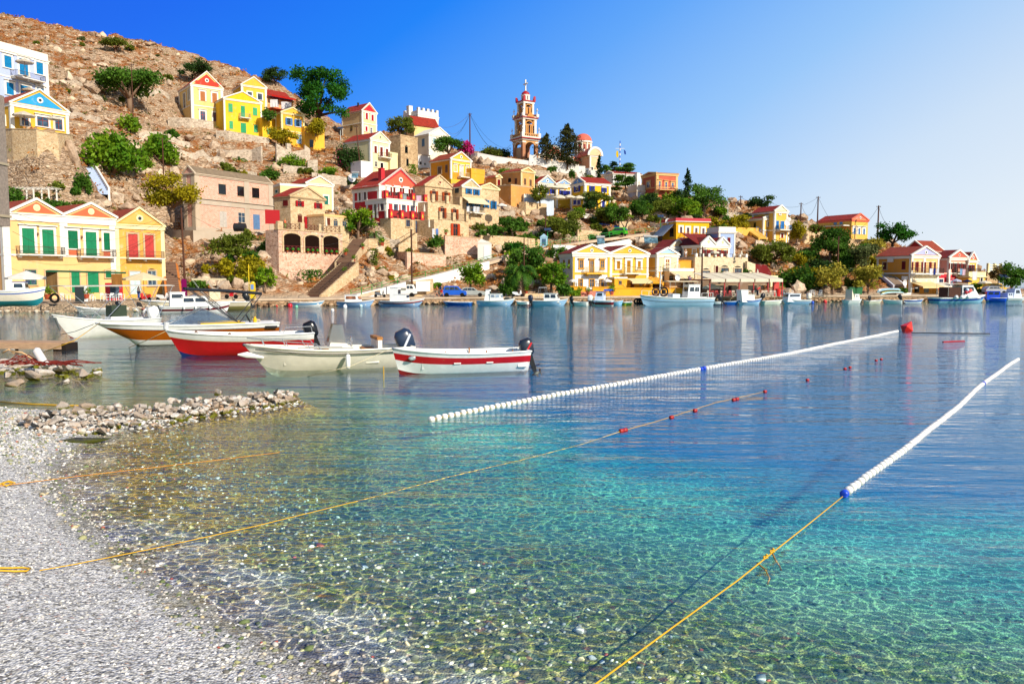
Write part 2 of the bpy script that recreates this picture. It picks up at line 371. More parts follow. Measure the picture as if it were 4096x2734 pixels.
  if roof in ('gf','gs','hip') and rh>0:
   rf=MB(); th=.1
   if roof=='gf':
    for sg in (-1,1):
     xe=W/2+sg*(W/2+over); ze=H-over*rh/(W/2)+.12; y0,y1=-over*.4,L+over*.4
     a,b,c,d=(xe,y0,ze),(W/2,y0,H+rh+.12),(W/2,y1,H+rh+.12),(xe,y1,ze)
     P4=[a,b,c,d] if sg<0 else [b,a,d,c]
     rf.prism(P4,(0,0,th))
   elif roof=='gs':
    for sg in (-1,1):
     ye=L/2+sg*(L/2+over); ze=H-over*rh/(L/2)+.12; x0,x1=-over*.4,W+over*.4
     a,b,c,d=(x0,ye,ze),(x1,ye,ze),(x1,L/2,H+rh+.12),(x0,L/2,H+rh+.12)
     P4=[a,b,c,d] if sg<0 else [d,c,b,a]
     rf.prism(P4,(0,0,th))
   else:
    e=over; k=min(W,L)/2
    if W>=L: r0,r1=(k,L/2,H+rh),(W-k+.01,L/2,H+rh)
    else: r0,r1=(W/2,k,H+rh),(W/2,L-k+.01,H+rh)
    c=[(-e,-e,H+.1),(W+e,-e,H+.1),(W+e,L+e,H+.1),(-e,L+e,H+.1),r0,r1]
    rf.add(c,[(0,1,5,4),(1,2,5),(2,3,4,5),(3,0,4)] if W>=L else [(0,1,4),(1,2,5,4),(2,3,5),(3,0,4,5)])
    rf.box(-e,W+e,-e,L+e,H-.02,H+.09)
   o=s.build(rf,'roof',roofm or tile())
   uvmap(o,roof,H)
  if roof=='flat' and par:
   q=MB(); q.box(-.05,W+.05,-.05,.25,H,H+par); q.box(-.05,W+.05,L-.25,L+.05,H,H+par); q.box(-.05,.25,.25,L-.25,H,H+par); q.box(W-.25,W+.05,.25,L-.25,H,H+par)
   s.build(q,'parapet',trim)
  return s
 def panel(s,side,x0,x1,y0,y1,mat,name='wall_panel',o=.04):
  a0,z1=s.loc(side,x0,y0); a1,z0=s.loc(side,x1,y1); mb=MB(); s.wbox(mb,side,a0,a1,-.02,o,z0,z1); s.build(mb,name,mat)
 def op(s,side,x,y0,y1,w,kind='shut',c='#6a2a20',sur=WHITE,hood=False,arch=False,fr=.16,door=None):
  """an opening given in photo pixels: kind shut|open|glass|dark|half"""
  a,_=s.loc(side,x,(y0+y1)/2); a0,z1=s.loc(side,x-w/2,y0); a1,_=s.loc(side,x+w/2,y0); _,z0=s.loc(side,x,y1)
  a0,a1=min(a0,a1),max(a0,a1)
  if a1-a0>4 or a1-a0<.15: a0,a1=a-.5,a+.5
  nm='door' if (door if door is not None else (z1-z0)>1.9*(a1-a0)) else 'window'
  f=MB(); wd=a1-a0
  if sur is not None:
   b=.13
   s.wbox(f,side,a0-fr,a0,-.02,b,z0,z1+fr); s.wbox(f,side,a1,a1+fr,-.02,b,z0,z1+fr); s.wbox(f,side,a0,a1,-.02,b-.005,z1,z1+fr)
   if nm=='window': s.wbox(f,side,a0-fr-.06,a1+fr+.06,-.02,b+.06,z0-.14,z0)
   if hood: s.wbox(f,side,a0-fr-.15,a1+fr+.15,-.02,b+.2,z1+fr+.1,z1+fr+.22)
  else:
   s.wbox(f,side,a0-.05,a1+.05,-.02,.05,z1,z1+.08); s.wbox(f,side,a0-.05,a1+.05,-.02,.09,z0-.07,z0)
  cm=(slat(c) if kind in('shut','open') and (y1-y0)<200 else plain(c,.55,.3)) if isinstance(c,str) else c
  fo=s.build(f,nm,sur or STONETRIM)
  if kind in('shut','half'):
   for (u0,u1) in ((a0,a0+wd*.495),(a0+wd*.505,a1)):
    g=MB(); s.wbox(g,side,u0,u1,-.02,.045,z0,z1)
    n=3 if z1-z0>1.6 else 2; hh=(z1-z0)/n
    for k in range(n): s.wbox(g,side,u0+.08*wd,u1-.08*wd,.045,.062,z0+hh*(k+.14),z0+hh*(k+.86))
    s.build(g,'shutter',cm,fo)
  elif kind in('open','glass','dark'):
   g=MB(); s.wbox(g,side,a0,a1,-.02,.02,z0,z1); s.build(g,'pane',glass('#0c0f12' if kind!='glass' else '#2a3c4c'),fo)  # near-black pane of open and dark kinds paints the interior's shade
   if kind!='dark':
    g=MB(); q=.05
    s.wbox(g,side,a0,a0+q,.02,.06,z0,z1); s.wbox(g,side,a1-q,a1,.02,.06,z0,z1); s.wbox(g,side,a0+q,a1-q,.02,.055,z1-q,z1); s.wbox(g,side,(a0+a1)/2-.03,(a0+a1)/2+.03,.02,.058,z0,z1-q)
    zz=z0+(z1-z0)*.62; s.wbox(g,side,a0+q,a1-q,.02,.05,zz-.03,zz+.03)
    if kind=='glass': s.wbox(g,side,a0+q,a1-q,.02,.05,z0,z0+.06)
    s.build(g,'sash',cm if kind=='open' else (cm if c!='#6a2a20' else plain('#e8e4da')),fo)
   if kind=='open':
    for (u0,u1) in ((a0-wd*.52-fr*.0,a0-.02),(a1+.02,a1+wd*.52)):
     g=MB(); s.wbox(g,side,u0,u1,.135,.18,z0,z1)
     n=2; hh=(z1-z0)/n
     for k in range(n): s.wbox(g,side,u0+.05,u1-.05,.18,.195,z0+hh*(k+.1),z0+hh*(k+.9))
     s.build(g,'shutter',cm,fo)
  if arch:
   g=MB(); pts=[]
   for k in range(9):
    an=math.pi*k/8; pts.append(s.wp(side,(a0+a1)/2+wd/2*math.cos(an),.03,z1+wd*.28*math.sin(an)))
   d=Vector(s.wp(side,0,0,0))-Vector(s.wp(side,0,.03,0)); g.prism(pts,d*1.5); s.build(g,'fanlight',glass('#0c0f12') if kind!='shut' else cm,fo)
  return fo
 def ops(s,side,lst,**k):
  for t in lst: s.op(side,*t,**k)
 def balcony(s,x0,x1,y,out=1.0,rail=None,rh=1.0,slab=WHITE,side='F',cons=True,th=.16,name='balcony',dens=.14):
  a0,z=s.loc(side,x0,y); a1,_=s.loc(side,x1,y); a0,a1=min(a0,a1),max(a0,a1); m=MB()
  s.wbox(m,side,a0,a1,-.02,out,z-th,z)
  if cons:
   n=max(2,int((a1-a0)/2)+1)
   for k in range(n):
    c=a0+.35+(a1-a0-.7)*k/(n-1); s.wbox(m,side,c-.12,c+.12,-.01,out*.6,z-th-.28,z-th-.001)
  bo=s.build(m,name,slab)
  r=MB(); rm=rail or plain('#3a2a26')
  s.wbox(r,side,a0+.02,a1-.02,out-.06,out-.02,z+rh-.05,z+rh); s.wbox(r,side,a0+.02,a1-.02,out-.055,out-.025,z+.06,z+.1)
  for e in (a0+.02,a1-.06): s.wbox(r,side,e,e+.04,-.01,out-.061,z+rh-.05,z+rh-.001); s.wbox(r,side,e,e+.04,out-.06,out-.02,z,z+rh-.05)
  k=a0+.1
  while k<a1-.08: s.wbox(r,side,k-.012,k+.012,out-.05,out-.03,z+.1,z+rh-.05); k+=dens
  o=.15
  while o<out-.1:
   for e in (a0+.03,a1-.055): s.wbox(r,side,e,e+.022,o-.01,o+.01,z,z+rh-.051)
   o+=dens
  s.build(r,'railing',rm,bo); return bo
 def awning(s,x0,x1,y0,y1,out=1.8,c='#f0dfb8',side='F'):
  a0,z1=s.loc(side,x0,y0); a1,_=s.loc(side,x1,y0); a0,a1=min(a0,a1),max(a0,a1)
  # depth-corrected lower edge
  _,z0=s.loc(side,(x0+x1)/2,y1,-out) if side=='F' else s.loc(side,(x0+x1)/2,y1)
  m=MB(); p=[s.wp(side,a0,.05,z1),s.wp(side,a1,.05,z1),s.wp(side,a1,out,z0),s.wp(side,a0,out,z0)]
  m.prism(p,(0,0,.03)); p2=[p[3],p[2],(p[2][0],p[2][1],p[2][2]-.28),(p[3][0],p[3][1],p[3][2]-.28)]
  m.prism(p2,Vector(s.wp(side,0,.03,0))-Vector(s.wp(side,0,0,0)))
  aw=s.build(m,'awning',fabric(c))
  g=MB()
  for a in (a0+.05,a1-.05): g.bar(s.wp(side,a,.05,z0-.1),s.wp(side,a,out-.03,z0-.02),.04)
  s.build(g,'awning_arm',plain('#d8d4ca'),aw); return aw
 def chimney(s,x,y0,y1,w=.5,m=None,yo=None):
  yo=s.L*.4 if yo is None else yo; a,z1=s.loc('F',x,y0,yo); _,z0=s.loc('F',x,y1,yo); q=MB(); q.box(a-w/2,a+w/2,yo-w/2,yo+w/2,z0-.6,z1-.12); q.box(a-w/2-.07,a+w/2+.07,yo-w/2-.07,yo+w/2+.07,z1-.12,z1)
  s.build(q,'chimney',m or WHITE)
 def wpt(s,x,y,z): return s.M@Vector((x,y,z))
def uvmap(o,roof,H):
 me=o.data; uv=me.uv_layers.new(name='UVMap')
 for p in me.polygons:
  for li in p.loop_indices:
   v=me.vertices[me.loops[li].vertex_index].co
   uv.data[li].uv=(v.y,math.hypot(v.x,v.z-H)) if roof=='gf' else (v.x,math.hypot(v.y,v.z-H))
STONETRIM=plaster('#c9b08a',.3)
YEL=plaster('#f2c843'); YEL2=plaster('#f0b92e'); CREAM=plaster('#f4e3a4'); OCH=plaster('#e2a12c'); LBL=plaster('#a9c4f0'); PINK=plaster('#f0a488')
SAND=plaster('#f3cf86',.3); PALE=plaster('#f3e6b4'); BLUEP=plaster('#2f9fd8'); REDP=plaster('#d24a34'); TERR=plaster('#d9744a',.1)
ST1=stone('#d9c09a','#b8966c','#e0cda8',2.6); ST2=stone('#cfb48c','#9c7c5a','#c9b08a',2.0,dark=1); ST3=stone('#e0bda4','#b98a70','#ead2bc',2.0,dark=2); STG=stone('#cbbdaa','#978674','#dccdb6',1.7,dark=3)
TEAL='#0f7d52'; BLU='#1f7fc4'; DBL='#2b3cae'; MAR='#8c1c22'; BRN='#8a4a22'; RED='#c01824'; ORS='#b8501e'; GLD='#c98a1e'
RT=tile('#b23624'); RT2=tile('#b04c34'); RT3=tile('#963028')
IRON=plain('#40322c',.5,.4)
# --- left waterfront pair ---
h=House('house','yellow waterfront house with two orange gables and green shutters','house','R2',62,1130,1431,600,101,113,L=9)
h.walls(SAND,'box',None,cornice=.9,corner=.75,mid=(100,1010))
x0,z=h.loc('F',118,565);
def gables(h,lst,mat,ped,depth,rm):
 for (xa,xb,ax,ay,ey) in lst:
  a,_=h.loc('F',xa,ey); b,_=h.loc('F',xb,ey); _,za=h.loc('F',ax,ay); H=h.H; m=MB(); c=(a+b)/2
  m.prism([(a,-.02,H+.08),(b,-.02,H+.08),(c,-.02,za)],(0,depth,0)); h.build(m,'gable_wall',mat)
  m=MB(); k=.8; m.prism([(c-(b-a)/2*k,-.07,H+.2),(c+(b-a)/2*k,-.07,H+.2),(c,-.07,H+.1+(za-H)*k)],(0,.04,0)); h.build(m,'pediment',ped)
  m=MB()
  for e in (a-.2,b+.2): m.prism([(e,-.22,H+.08),(c,-.22,za),(c,-.22,za+.32),(e,-.22,H+.4)],(0,.4,0))
  h.build(m,'cornice',WHITE)
  r=min(.5,(za-H)*.24); q=MB()
  for rr,o,mi in ((r,.1,0),(r*.55,.13,1)): q.prism([(c+rr*math.cos(t*.45),-o,H+.08+(za-H)*.42+rr*math.sin(t*.45)) for t in range(14)],(0,.08,0),mi)
  h.build(q,'oculus',[PALE,plain('#d8c9a0')])
  m=MB()
  for e in (a-.1,b+.1):
   P4=[(e,.18,H+.1),(c,.18,za+.05),(c,depth,za+.05),(e,depth,H+.1)]
   m.prism(P4 if e<c else P4[::-1],(0,0,.1))
  o=h.build(m,'roof',rm); me=o.data; uv=me.uv_layers.new(name='UVMap')
  for p in me.polygons:
   for li in p.loop_indices: v=me.vertices[me.loops[li].vertex_index].co; uv.data[li].uv=(v.y,v.z*2)
gables(h,[(105,590,333,480,590),(625,1120,870,522,640)],SAND,TERR,9,RT2)
h.wbox(q:=MB(),'F',h.loc('F',570,700)[0],h.loc('F',645,700)[0],0,.1,h.loc('F',600,1020)[1],h.H-.4); h.build(q,'pilaster',WHITE)
h.ops('F',[(265,752,998,118),(456,765,1008,112),(872,788,1018,105)],c=TEAL,hood=True,fr=.32,door=True)
h.ops('F',[(697,775,950,95),(1040,797,967,92)],c=TEAL,hood=True,fr=.3,door=False)
h.panel('F',655,750,955,1015,TERR); h.panel('F',1000,1092,970,1028,TERR)
h.balcony(150,592,1002,1.1,IRON); h.balcony(735,1085,1025,1.1,IRON)
h.ops('F',[(722,1165,1375,80),(893,1175,1375,105)],c=TEAL,sur=STONETRIM,door=True)
h.op('F',490,1160,1375,110,'dark',sur=STONETRIM,door=True); h.op('F',290,1155,1300,110,'glass',c=TEAL,sur=STONETRIM,door=False); h.op('F',1060,1165,1230,90,'shut',c=TEAL,sur=STONETRIM,door=False)
for i,(lx,ly) in enumerate(((355,800),(780,830),(958,850))):
 a,z=h.loc('F',lx,ly); m=MB(); m.box(a-.05,a+.05,-.3,0,z-.02,z+.04); m.lathe([(.09,0),(.13,.1),(.1,.28),(.03,.34)],(a,-.28,z-.28),8); h.build(m,'wall_lamp',plain('#6a4a30'))
h=House('house','weathered ochre waterfront house with red shutters and a single gable','house','R2',1135,1603,1431,715,114,119,L=9)
h.walls(plaster('#edbd55',.75),'gf',(1345,567),RT2,PALE,ocu=PALE,ped=plaster('#efc465',.7),corner=.5,cornice=.6,mid=(1200,1040))
h.ops('F',[(1278,808,1035,92),(1436,818,1042,85)],c='#b83a34',sur=STONETRIM,fr=.25,arch=True,door=True)
h.balcony(1215,1560,1040,1.1,plain('#7a2a24')); h.op('F',1300,1170,1390,100,'shut',c='#bcd0d4',sur=STONETRIM,door=True); h.op('F',1463,1165,1308,80,'glass',c='#bcd0d4',sur=STONETRIM,door=False,arch=True)
# --- top left ---
h=House('house','pale blue three storey house with bright blue shutters high on the left','house','R1',-330,545,1010,300,142,156,L=10)
h.walls(plaster('#b7c6ee',.15),'flat',par=1.3,cornice=.5,corner=.6,mid=(60,700))
h.ops('F',[(80,468,608,80),(253,500,690,95),(430,540,680,75),(104,765,905,80),(275,795,930,110),(440,825,935,75)],c='#1490cf',hood=True,fr=.32)
h.ops('F',[(-100,430,570,80),(-90,735,880,80),(-230,430,570,80)],c='#1490cf',hood=True,fr=.32)
h.balcony(110,440,695,1.6,IRON)
h=House('house','yellow house with bright blue gable above the round stone terrace','house','R1',128,758,1290,990,134,142,L=11)
h.walls(YEL,'gf',(440,858),RT2,WHITE,BLUEP,WHITE,cornice=.55,corner=.5)
h.ops('F',[(272,1140,1245,75),(465,1140,1255,125),(640,1165,1290,80)],c='#9c3a1c',hood=True,fr=.3,kind='glass')
h.op('L',30,1150,1250,60,'shut',c='#9c3a1c')
# --- upper row ---
h=House('house','pale yellow two storey house with red gable, tallest of the upper row','house','R3',283,590,672,330,205,210,bl=158)
h.walls(plaster('#f3e08c'),'gf',(430,215),RT,WHITE,REDP,WHITE,cornice=.5,mid=(285,530),corner=.6)
h.panel('F',297,405,288,322,REDP); h.panel('F',462,565,306,348,REDP)
h.ops('F',[(385,398,492,46),(500,414,512,46)],kind='half',c='#a8632a',hood=True,fr=.35); h.op('F',387,590,680,48,'glass',c=RED,fr=.35,hood=True,door=True); h.op('F',507,603,690,42,'glass',c=RED,fr=.35)
h.op('L',255,388,490,18,'shut',c='#d8cfa8'); h.op('L',212,425,570,18,'dark')
h=House('house','bright yellow house with mint green shutters and a small balcony','house','R3',598,962,778,465,204,210,L=9)
h.walls(plaster('#f7d534'),'gf',(775,408),RT2,WHITE,plaster('#fbd326'),cornice=.35,corner=.35)
h.ops('F',[(655,515,598,42),(892,555,632,42),(662,685,760,36),(899,722,795,38)],c='#58c98a',sur=None,hood=False); h.ops('F',[(775,538,650,40),(780,703,800,52)],c='#3fb87e',sur=None,door=True)
h.balcony(735,835,652,1.3,plain('#8a8478'))
h=House('house','yellow gabled house rising behind the upper row','house','R3',765,1008,560,335,222,226,bl=680)
h.walls(plaster('#efcf4a'),'gf',(875,266),RT2,WHITE,YEL,cornice=.4,corner=.5); h.ops('F',[(840,404,440,42),(938,420,482,42)],kind='glass',c='#5a2a20',fr=.3)
h=House('house','low house with a red tiled veranda roof and washing lines','house','R3',1010,1262,575,455,226,232,L=8)
h.walls(SAND,'gs',3.0,RT,STONETRIM,cornice=0,pil=False); h.op('F',1085,480,545,60,'glass',c='#4a6a9a'); h.op('F',1190,500,560,50,'dark'); h.balcony(1015,1250,562,2.0,plain('#d0481c'),slab=plaster('#c9532c'))
h.awning(1010,1262,420,450,2.4,'#c0281e')
h=House('house','narrow yellow house with light blue shutters and a flat pedimented parapet','house','R3',1152,1372,905,600,207,211.5,bl=1108)
h.walls(plaster('#f2c23c'),'gf',(1255,562),RT2,PALE,YEL,cornice=.35,corner=.4,mid=(1160,775)); h.ops('F',[(1218,655,725,34),(1305,672,740,34)],kind='open',c='#4f8fd0',fr=.2); h.op('F',1316,815,905,38,'shut',c='#8fc0e8',door=True)
b=House('','','','R3',1374,1565,945,770,210,214.5,L=8,root=h); b.walls(YEL,'flat',pil=False,cornice=0,par=.9,trim=YEL); b.op('F',1437,865,940,36,'dark',sur=None);
h=House('house','low yellow annex under a hanging green vine','house','R3',966,1108,835,668,208,211,L=7)
h.walls(plaster('#f7d534'),'flat',pil=False,cornice=0,par=.5,trim=YEL); h.op('F',1030,755,815,40,'shut',c='#58c98a',sur=None)
# --- brick shell and stone terrace house ---
h=House('unfinished_house','unfinished pink brick house with a grey concrete frame','house','R4',352,1150,690,112,142,157.5,bl=222)
h.walls(brick(),'gs',(275,45),tile('#a08a70'),plaster('#c9b8a2',.3),cornice=.3,corner=.9,over=.15)
m=MB(); CON=plaster('#c4b6a4',.4)
for (xa,xb) in ((850,905),(1105,1152)): a=h.loc('F',xa,300)[0]; b_=h.loc('F',xb,300)[0]; h.wbox(m,'F',a,b_,-.02,.1,-.2,h.H)
z1=h.loc('F',355,375)[1]; z0=h.loc('F',355,430)[1]; m.box(-.13,h.W+.13,-.13,h.L+.13,z0,z1); m.box(-.35,h.W+.35,-.35,.0,z1,z1+.12); m.box(-.1,h.W+.1,-.1,h.L+.1,-.3,.35)
h.build(m,'concrete_frame',CON)
h.ops('F',[(622,222,333,78),(818,245,352,75),(972,262,370,75)],kind='dark',sur=None,door=False); h.op('F',632,507,675,75,'shut',c='#e0d8cc',sur=None,door=True); h.op('F',825,520,628,72,'glass',sur=None,door=False,c='#d8cfc4'); h.op('F',980,540,698,68,'shut',c='#6f97c8',sur=None,door=True)
h=House('stone_house','stone terrace house with three arches and red window shutters','house','R4',1225,1890,1398,700,128,140,bl=1085)
h.walls(ST3,'flat',pil=False,cornice=0,par=0)
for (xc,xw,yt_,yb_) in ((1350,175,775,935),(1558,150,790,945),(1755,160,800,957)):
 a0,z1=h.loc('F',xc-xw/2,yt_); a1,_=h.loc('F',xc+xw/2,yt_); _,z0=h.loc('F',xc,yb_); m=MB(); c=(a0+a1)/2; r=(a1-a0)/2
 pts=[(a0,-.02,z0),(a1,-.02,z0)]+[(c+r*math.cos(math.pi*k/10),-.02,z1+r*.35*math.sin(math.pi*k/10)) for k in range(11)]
 m.prism(pts,(0,-.03,0)); ar=h.build(m,'arch_opening',plain('#1e120c',.9,.05))  # near-black plate on the wall, shade of the arch put into its colour
 m=MB(); n=10
 for k in range(n):
  t0,t1=math.pi*k/n,math.pi*(k+1)/n
  m.prism([(c+r*math.cos(t0),-.14,z1+r*.35*math.sin(t0)),(c+(r+.3)*math.cos(t0),-.14,z1+(r*.35+.35)*math.sin(t0)),(c+(r+.3)*math.cos(t1),-.14,z1+(r*.35+.35)*math.sin(t1)),(c+r*math.cos(t1),-.14,z1+r*.35*math.sin(t1))],(0,.13,0))
 m.box(a0-.3,a0,-.14,-.01,z0,z1); m.box(a1,a1+.3,-.14,-.01,z0,z1); h.build(m,'arch_surround',ST1,ar)
 m=MB(); h.wbox(m,'F',a0,a1,.06,.1,z0+.95,z0+1.02); h.wbox(m,'F',a0,a1,.06,.1,z0+.1,z0+.16); n=4
 for k in range(n):
  p=a0+(a1-a0)*k/n; q=a0+(a1-a0)*(k+1)/n; m.bar((p,-.08,z0+.1),(q,-.08,z0+.95),.05); m.bar((p,-.08,z0+.95),(q,-.08,z0+.1),.05); h.wbox(m,'F',p-.03,p+.03,.055,.105,z0,z0+1)
 h.build(m,'railing',plain('#6a2320'),ar)
 m=MB();
 for k in range(3):
  cx=a0+(a1-a0)*(.15+.33*k); m.lathe([(.12,0),(.16,.22)],(cx,-.28,z0+.0),8,0); m.lathe([(.05,.2),(.28,.35),(.22,.6),(.02,.75)],(cx,-.28,z0),8,1)
 h.build(m,'flower_pot',[plain('#b5502c'),foliage('#3c7a24')],ar)
m=MB(); zt=h.H
for (xa,xb) in ((1200,1255),(1438,1480),(1632,1675),(1855,1895)): a=h.loc('F',xa,650)[0]; b_=h.loc('F',xb,650)[0]; m.box(a,b_,-.1,.35,zt,zt+1.35)
m.box(-.12,h.W+.1,-.12,.4,zt,zt+.18); h.build(m,'terrace_posts',ST1)
m=MB()
for (xa,xb) in ((1258,1436),(1482,1630),(1677,1853)):
 a=h.loc('F',xa,650)[0]; b_=h.loc('F',xb,650)[0]; m.box(a,b_,.08,.14,zt+1.05,zt+1.12); m.box(a,b_,.08,.14,zt+.25,zt+.31); n=4
 for k in range(n):
  p=a+(b_-a)*k/n; q=a+(b_-a)*(k+1)/n; m.bar((p,.11,zt+.3),(q,.11,zt+1.05),.05); m.bar((p,.11,zt+1.05),(q,.11,zt+.3),.05); m.box(p-.03,p+.03,.07,.15,zt+.18,zt+1.05)
h.build(m,'terrace_railing',plain('#6a3a28'))
b=House('','','','R4',1342,1700,700,350,140,147,bl=1170,root=h,ctrl=False); b.walls(ST1,'gf',(1505,265),RT,STONETRIM,pil=False,cornice=.25)
b.ops('F',[(1430,398,458,42),(1622,420,480,40)],kind='open',c=RED,sur=None,arch=True,door=False); b.op('L',1285,395,455,50,'shut',c='#7a1a1a',sur=None); b.op('F',1530,565,690,52,'open',c=RED,sur=None,door=True,arch=True); b.ops('F',[(1435,550,625,44),(1618,565,640,44)],kind='shut',c='#6a2a1e',sur=None,door=False,arch=True)
b=House('','','','R4',1702,1960,1390,560,141,146,L=8,root=h,ctrl=False); b.walls(ST1,'flat',pil=False,cornice=0,par=.4,trim=SAND); b.op('F',1735,580,655,30,'shut',c='#7a3a24',sur=None); b.ops('F',[(1808,605,665,42),(1900,612,680,40)],kind='glass',c='#8a8074',sur=None,arch=True,door=False)
h=House('house','pale cream house with white corners behind the stone terrace house','house','R4',1508,1788,560,215,166,170.5,bl=1290)
h.walls(CREAM,'gf',(1640,150),RT,WHITE,cornice=.4,corner=.4); h.op('F',1706,348,438,44,'shut',c='#2f8a7a',fr=.3,door=True)
b=House('','','','R4',1235,1510,520,240,163,166,bl=1160,root=h); b.walls(CREAM,'flat',pil=False,cornice=0,par=.5,trim=WHITE); b.op('F',1400,290,345,30,'shut',c='#2f8a7a'); b.op('L',1195,292,320,26,'shut',c='#2f8a7a')
# --- red house ---
RW=plaster('#c8323a',.2)
h=House('house','crimson red house with orange pediment, white trim and two terraces','house','R6',440,875,570,238,155,163,bl=160)
h.walls(RW,'gf',(660,70),RT,WHITE,plaster('#d96a50'),WHITE,cornice=1.0,corner=.55,mid=(442,385),over=.6)
m=MB(); k=.95;
h.ops('F',[(528,250,340,36),(622,255,345,44),(714,265,352,42),(806,275,358,44)],kind='open',c='#7a1a18',fr=.3,door=True)
h.op('L',235,280,415,22,'dark',fr=.4,door=True); h.op('L',290,268,390,22,'shut',c='#5a2420',fr=.4)
for x,y in ((478,240),(575,245),(668,255),(762,262),(850,275)): h.panel('F',x-13,x+13,y,y+130,RW,o=.1)
h.chimney(459,60,190,.9,RW,yo=1.5)
b=House('','','','R6',515,942,572,375,150,158,bl=300,root=h); b.walls(RW,'flat',trim=WHITE,cornice=.9,corner=.45,par=0)
b.ops('F',[(605,430,500,44),(688,440,515,42),(780,448,510,44),(862,455,522,44)],kind='glass',c='#6a1a18',fr=.3,door=True)
b.op('L',398,430,580,26,'dark',fr=.4,door=True); b.op('L',470,415,500,36,'glass',c='#6a1a18',fr=.35,door=False)
def terrace(b,xs,zt,out,hh=1.1,pm=RW,rm=IRON,wd=.8,yo=0,dia=True):
 m=MB(); m2=MB(); r=MB(); px=[]
 for x in xs:
  a=b.loc('F',x[0],x[1],-out)[0]; px.append(a); m.box(a-wd/2,a+wd/2,-out-.05,-out+wd*.6,zt,zt+hh); m.box(a-wd/2-.05,a+wd/2+.05,-out-.1,-out+wd*.6+.05,zt+hh,zt+hh+.12)
  if dia: m2.prism([(a-wd*.25,-out-.08,zt+hh*.5),(a,-out-.08,zt+hh*.15),(a+wd*.25,-out-.08,zt+hh*.5),(a,-out-.08,zt+hh*.85)],(0,.03,0))
 for p,q in zip(px,px[1:]):
  r.box(p+wd/2,q-wd/2,-out+.1,-out+.15,zt+hh-.12,zt+hh-.06); r.box(p+wd/2,q-wd/2,-out+.1,-out+.15,zt+.1,zt+.15); k=p+wd/2+.15
  while k<q-wd/2: r.box(k-.015,k+.015,-out+.11,-out+.14,zt+.15,zt+hh-.12); k+=.17
 b.build(m,'terrace_post',pm); b.build(r,'railing',rm)
 if dia: b.build(m2,'diamond_inlay',YEL)
terrace(b,[(515,340),(663,350),(794,362),(922,378)],b.H,.1,1.35)
b2=House('','','','R6',560,1008,850,578,148,156.5,bl=470,root=h); b2.walls(ST1,'flat',par=0,cornice=0,pil=False,deep=5)
terrace(b2,[(563,540),(678,545),(787,550),(888,560),(990,570)],b2.H,.1,1.45)
b2.ops('F',[(733,597,670,42),(925,612,682,46)],kind='glass',c='#5a2018',sur=STONETRIM,door=False); b2.op('F',830,605,735,42,'glass',c='#7a2018',sur=STONETRIM,door=True)
# --- stone house with orange shutters
h=House('stone_house','stepped stone house with orange shutters beside the crimson house','house','R6',918,1218,600,240,159,165,bl=878)
h.walls(ST1,'gf',(1065,140),RT,ST1,ocu=ST1,pil=False,cornice=.2,oc_m=plain('#7a2018'))
h.ops('F',[(1005,295,395,40),(1132,310,402,40)],kind='open',c=ORS,sur=None,arch=True,door=True)
b=House('','','','R6',945,1303,600,412,154,161,L=5,root=h); b.walls(ST1,'flat',par=0,cornice=0,pil=False); terrace(b,[(1003,380),(1152,395),(1290,410)],b.H,.1,1.5,ST1,dia=False,wd=.7)
b.ops('F',[(1092,470,580,40),(1222,485,590,36)],kind='open',c=ORS,sur=None,arch=True,door=True)
b=House('','','','R6',1010,1372,765,595,150,157,L=6,root=h); b.walls(ST1,'flat',par=0,cornice=0,pil=False); terrace(b,[(1080,570),(1220,580),(1355,595)],b.H,.1,1.45,ST1,dia=False,wd=.7)
b.op('F',1228,637,765,46,'open',c='#d04a1c',sur=None,door=True)
h=House('stone_house','stone house with blue shutters and a cream awning over washing','house','R6',1303,1492,640,250,163,167,bl=1218)
h.walls(ST1,'gf',(1405,185),RT,WHITE,pil=False,cornice=.25); h.ops('F',[(1368,272,328,32),(1448,282,340,32)],kind='open',c=BLU,sur=None,door=False); h.op('L',1248,270,320,40,'shut',c='#3a4a50',sur=None); h.ops('F',[(1385,420,505,40),(1448,420,460,40)],kind='open',c=BLU,sur=None)
h.awning(1300,1522,358,412,1.8,'#efe0bc'); h.balcony(1345,1500,520,1.2,plain('#9a9284'))
h=House('stone_house','plain stone house with tall blue shutters, right of the cream awning','house','R6',1494,1686,640,262,167,171,L=8)
h.walls(ST1,'gf',(1580,222),RT,PALE,pil=False,cornice=.25); h.ops('F',[(1550,390,472,30),(1628,402,485,30)],kind='open',c=BLU,sur=None,arch=True,door=True)
# --- middle heights (R5)
h=House('house','pale yellow house with white pediment and small balcony above the crimson house','house','R5',524,742,1115,728,190,195,bl=215)
h.walls(PALE,'gf',(635,658),RT,WHITE,PALE,PALE,cornice=.45,corner=.5); h.ops('F',[(573,808,890,30),(640,822,925,30),(703,840,925,28)],c='#8c2a20',fr=.3); h.balcony(600,722,932,1.3,IRON); h.op('F',580,985,1048,30,'glass',c='#d8c48a',fr=.1); h.op('F',645,1000,1085,32,'dark')
b=House('','','','R5',744,830,1100,905,194,196,L=5,root=h); b.walls(PALE,'flat',pil=False,cornice=0,trim=PALE,par=.6)
b=House('','','','R5',412,522,1150,985,186,188,L=4,root=h); b.walls(plaster('#e9ecf4'),'flat',pil=False,cornice=0,trim=WHITE,par=.2)
h=House('house','cream house with scarlet shutters and a plain grey side wall','house','R5',425,592,680,405,222,226,bl=192)
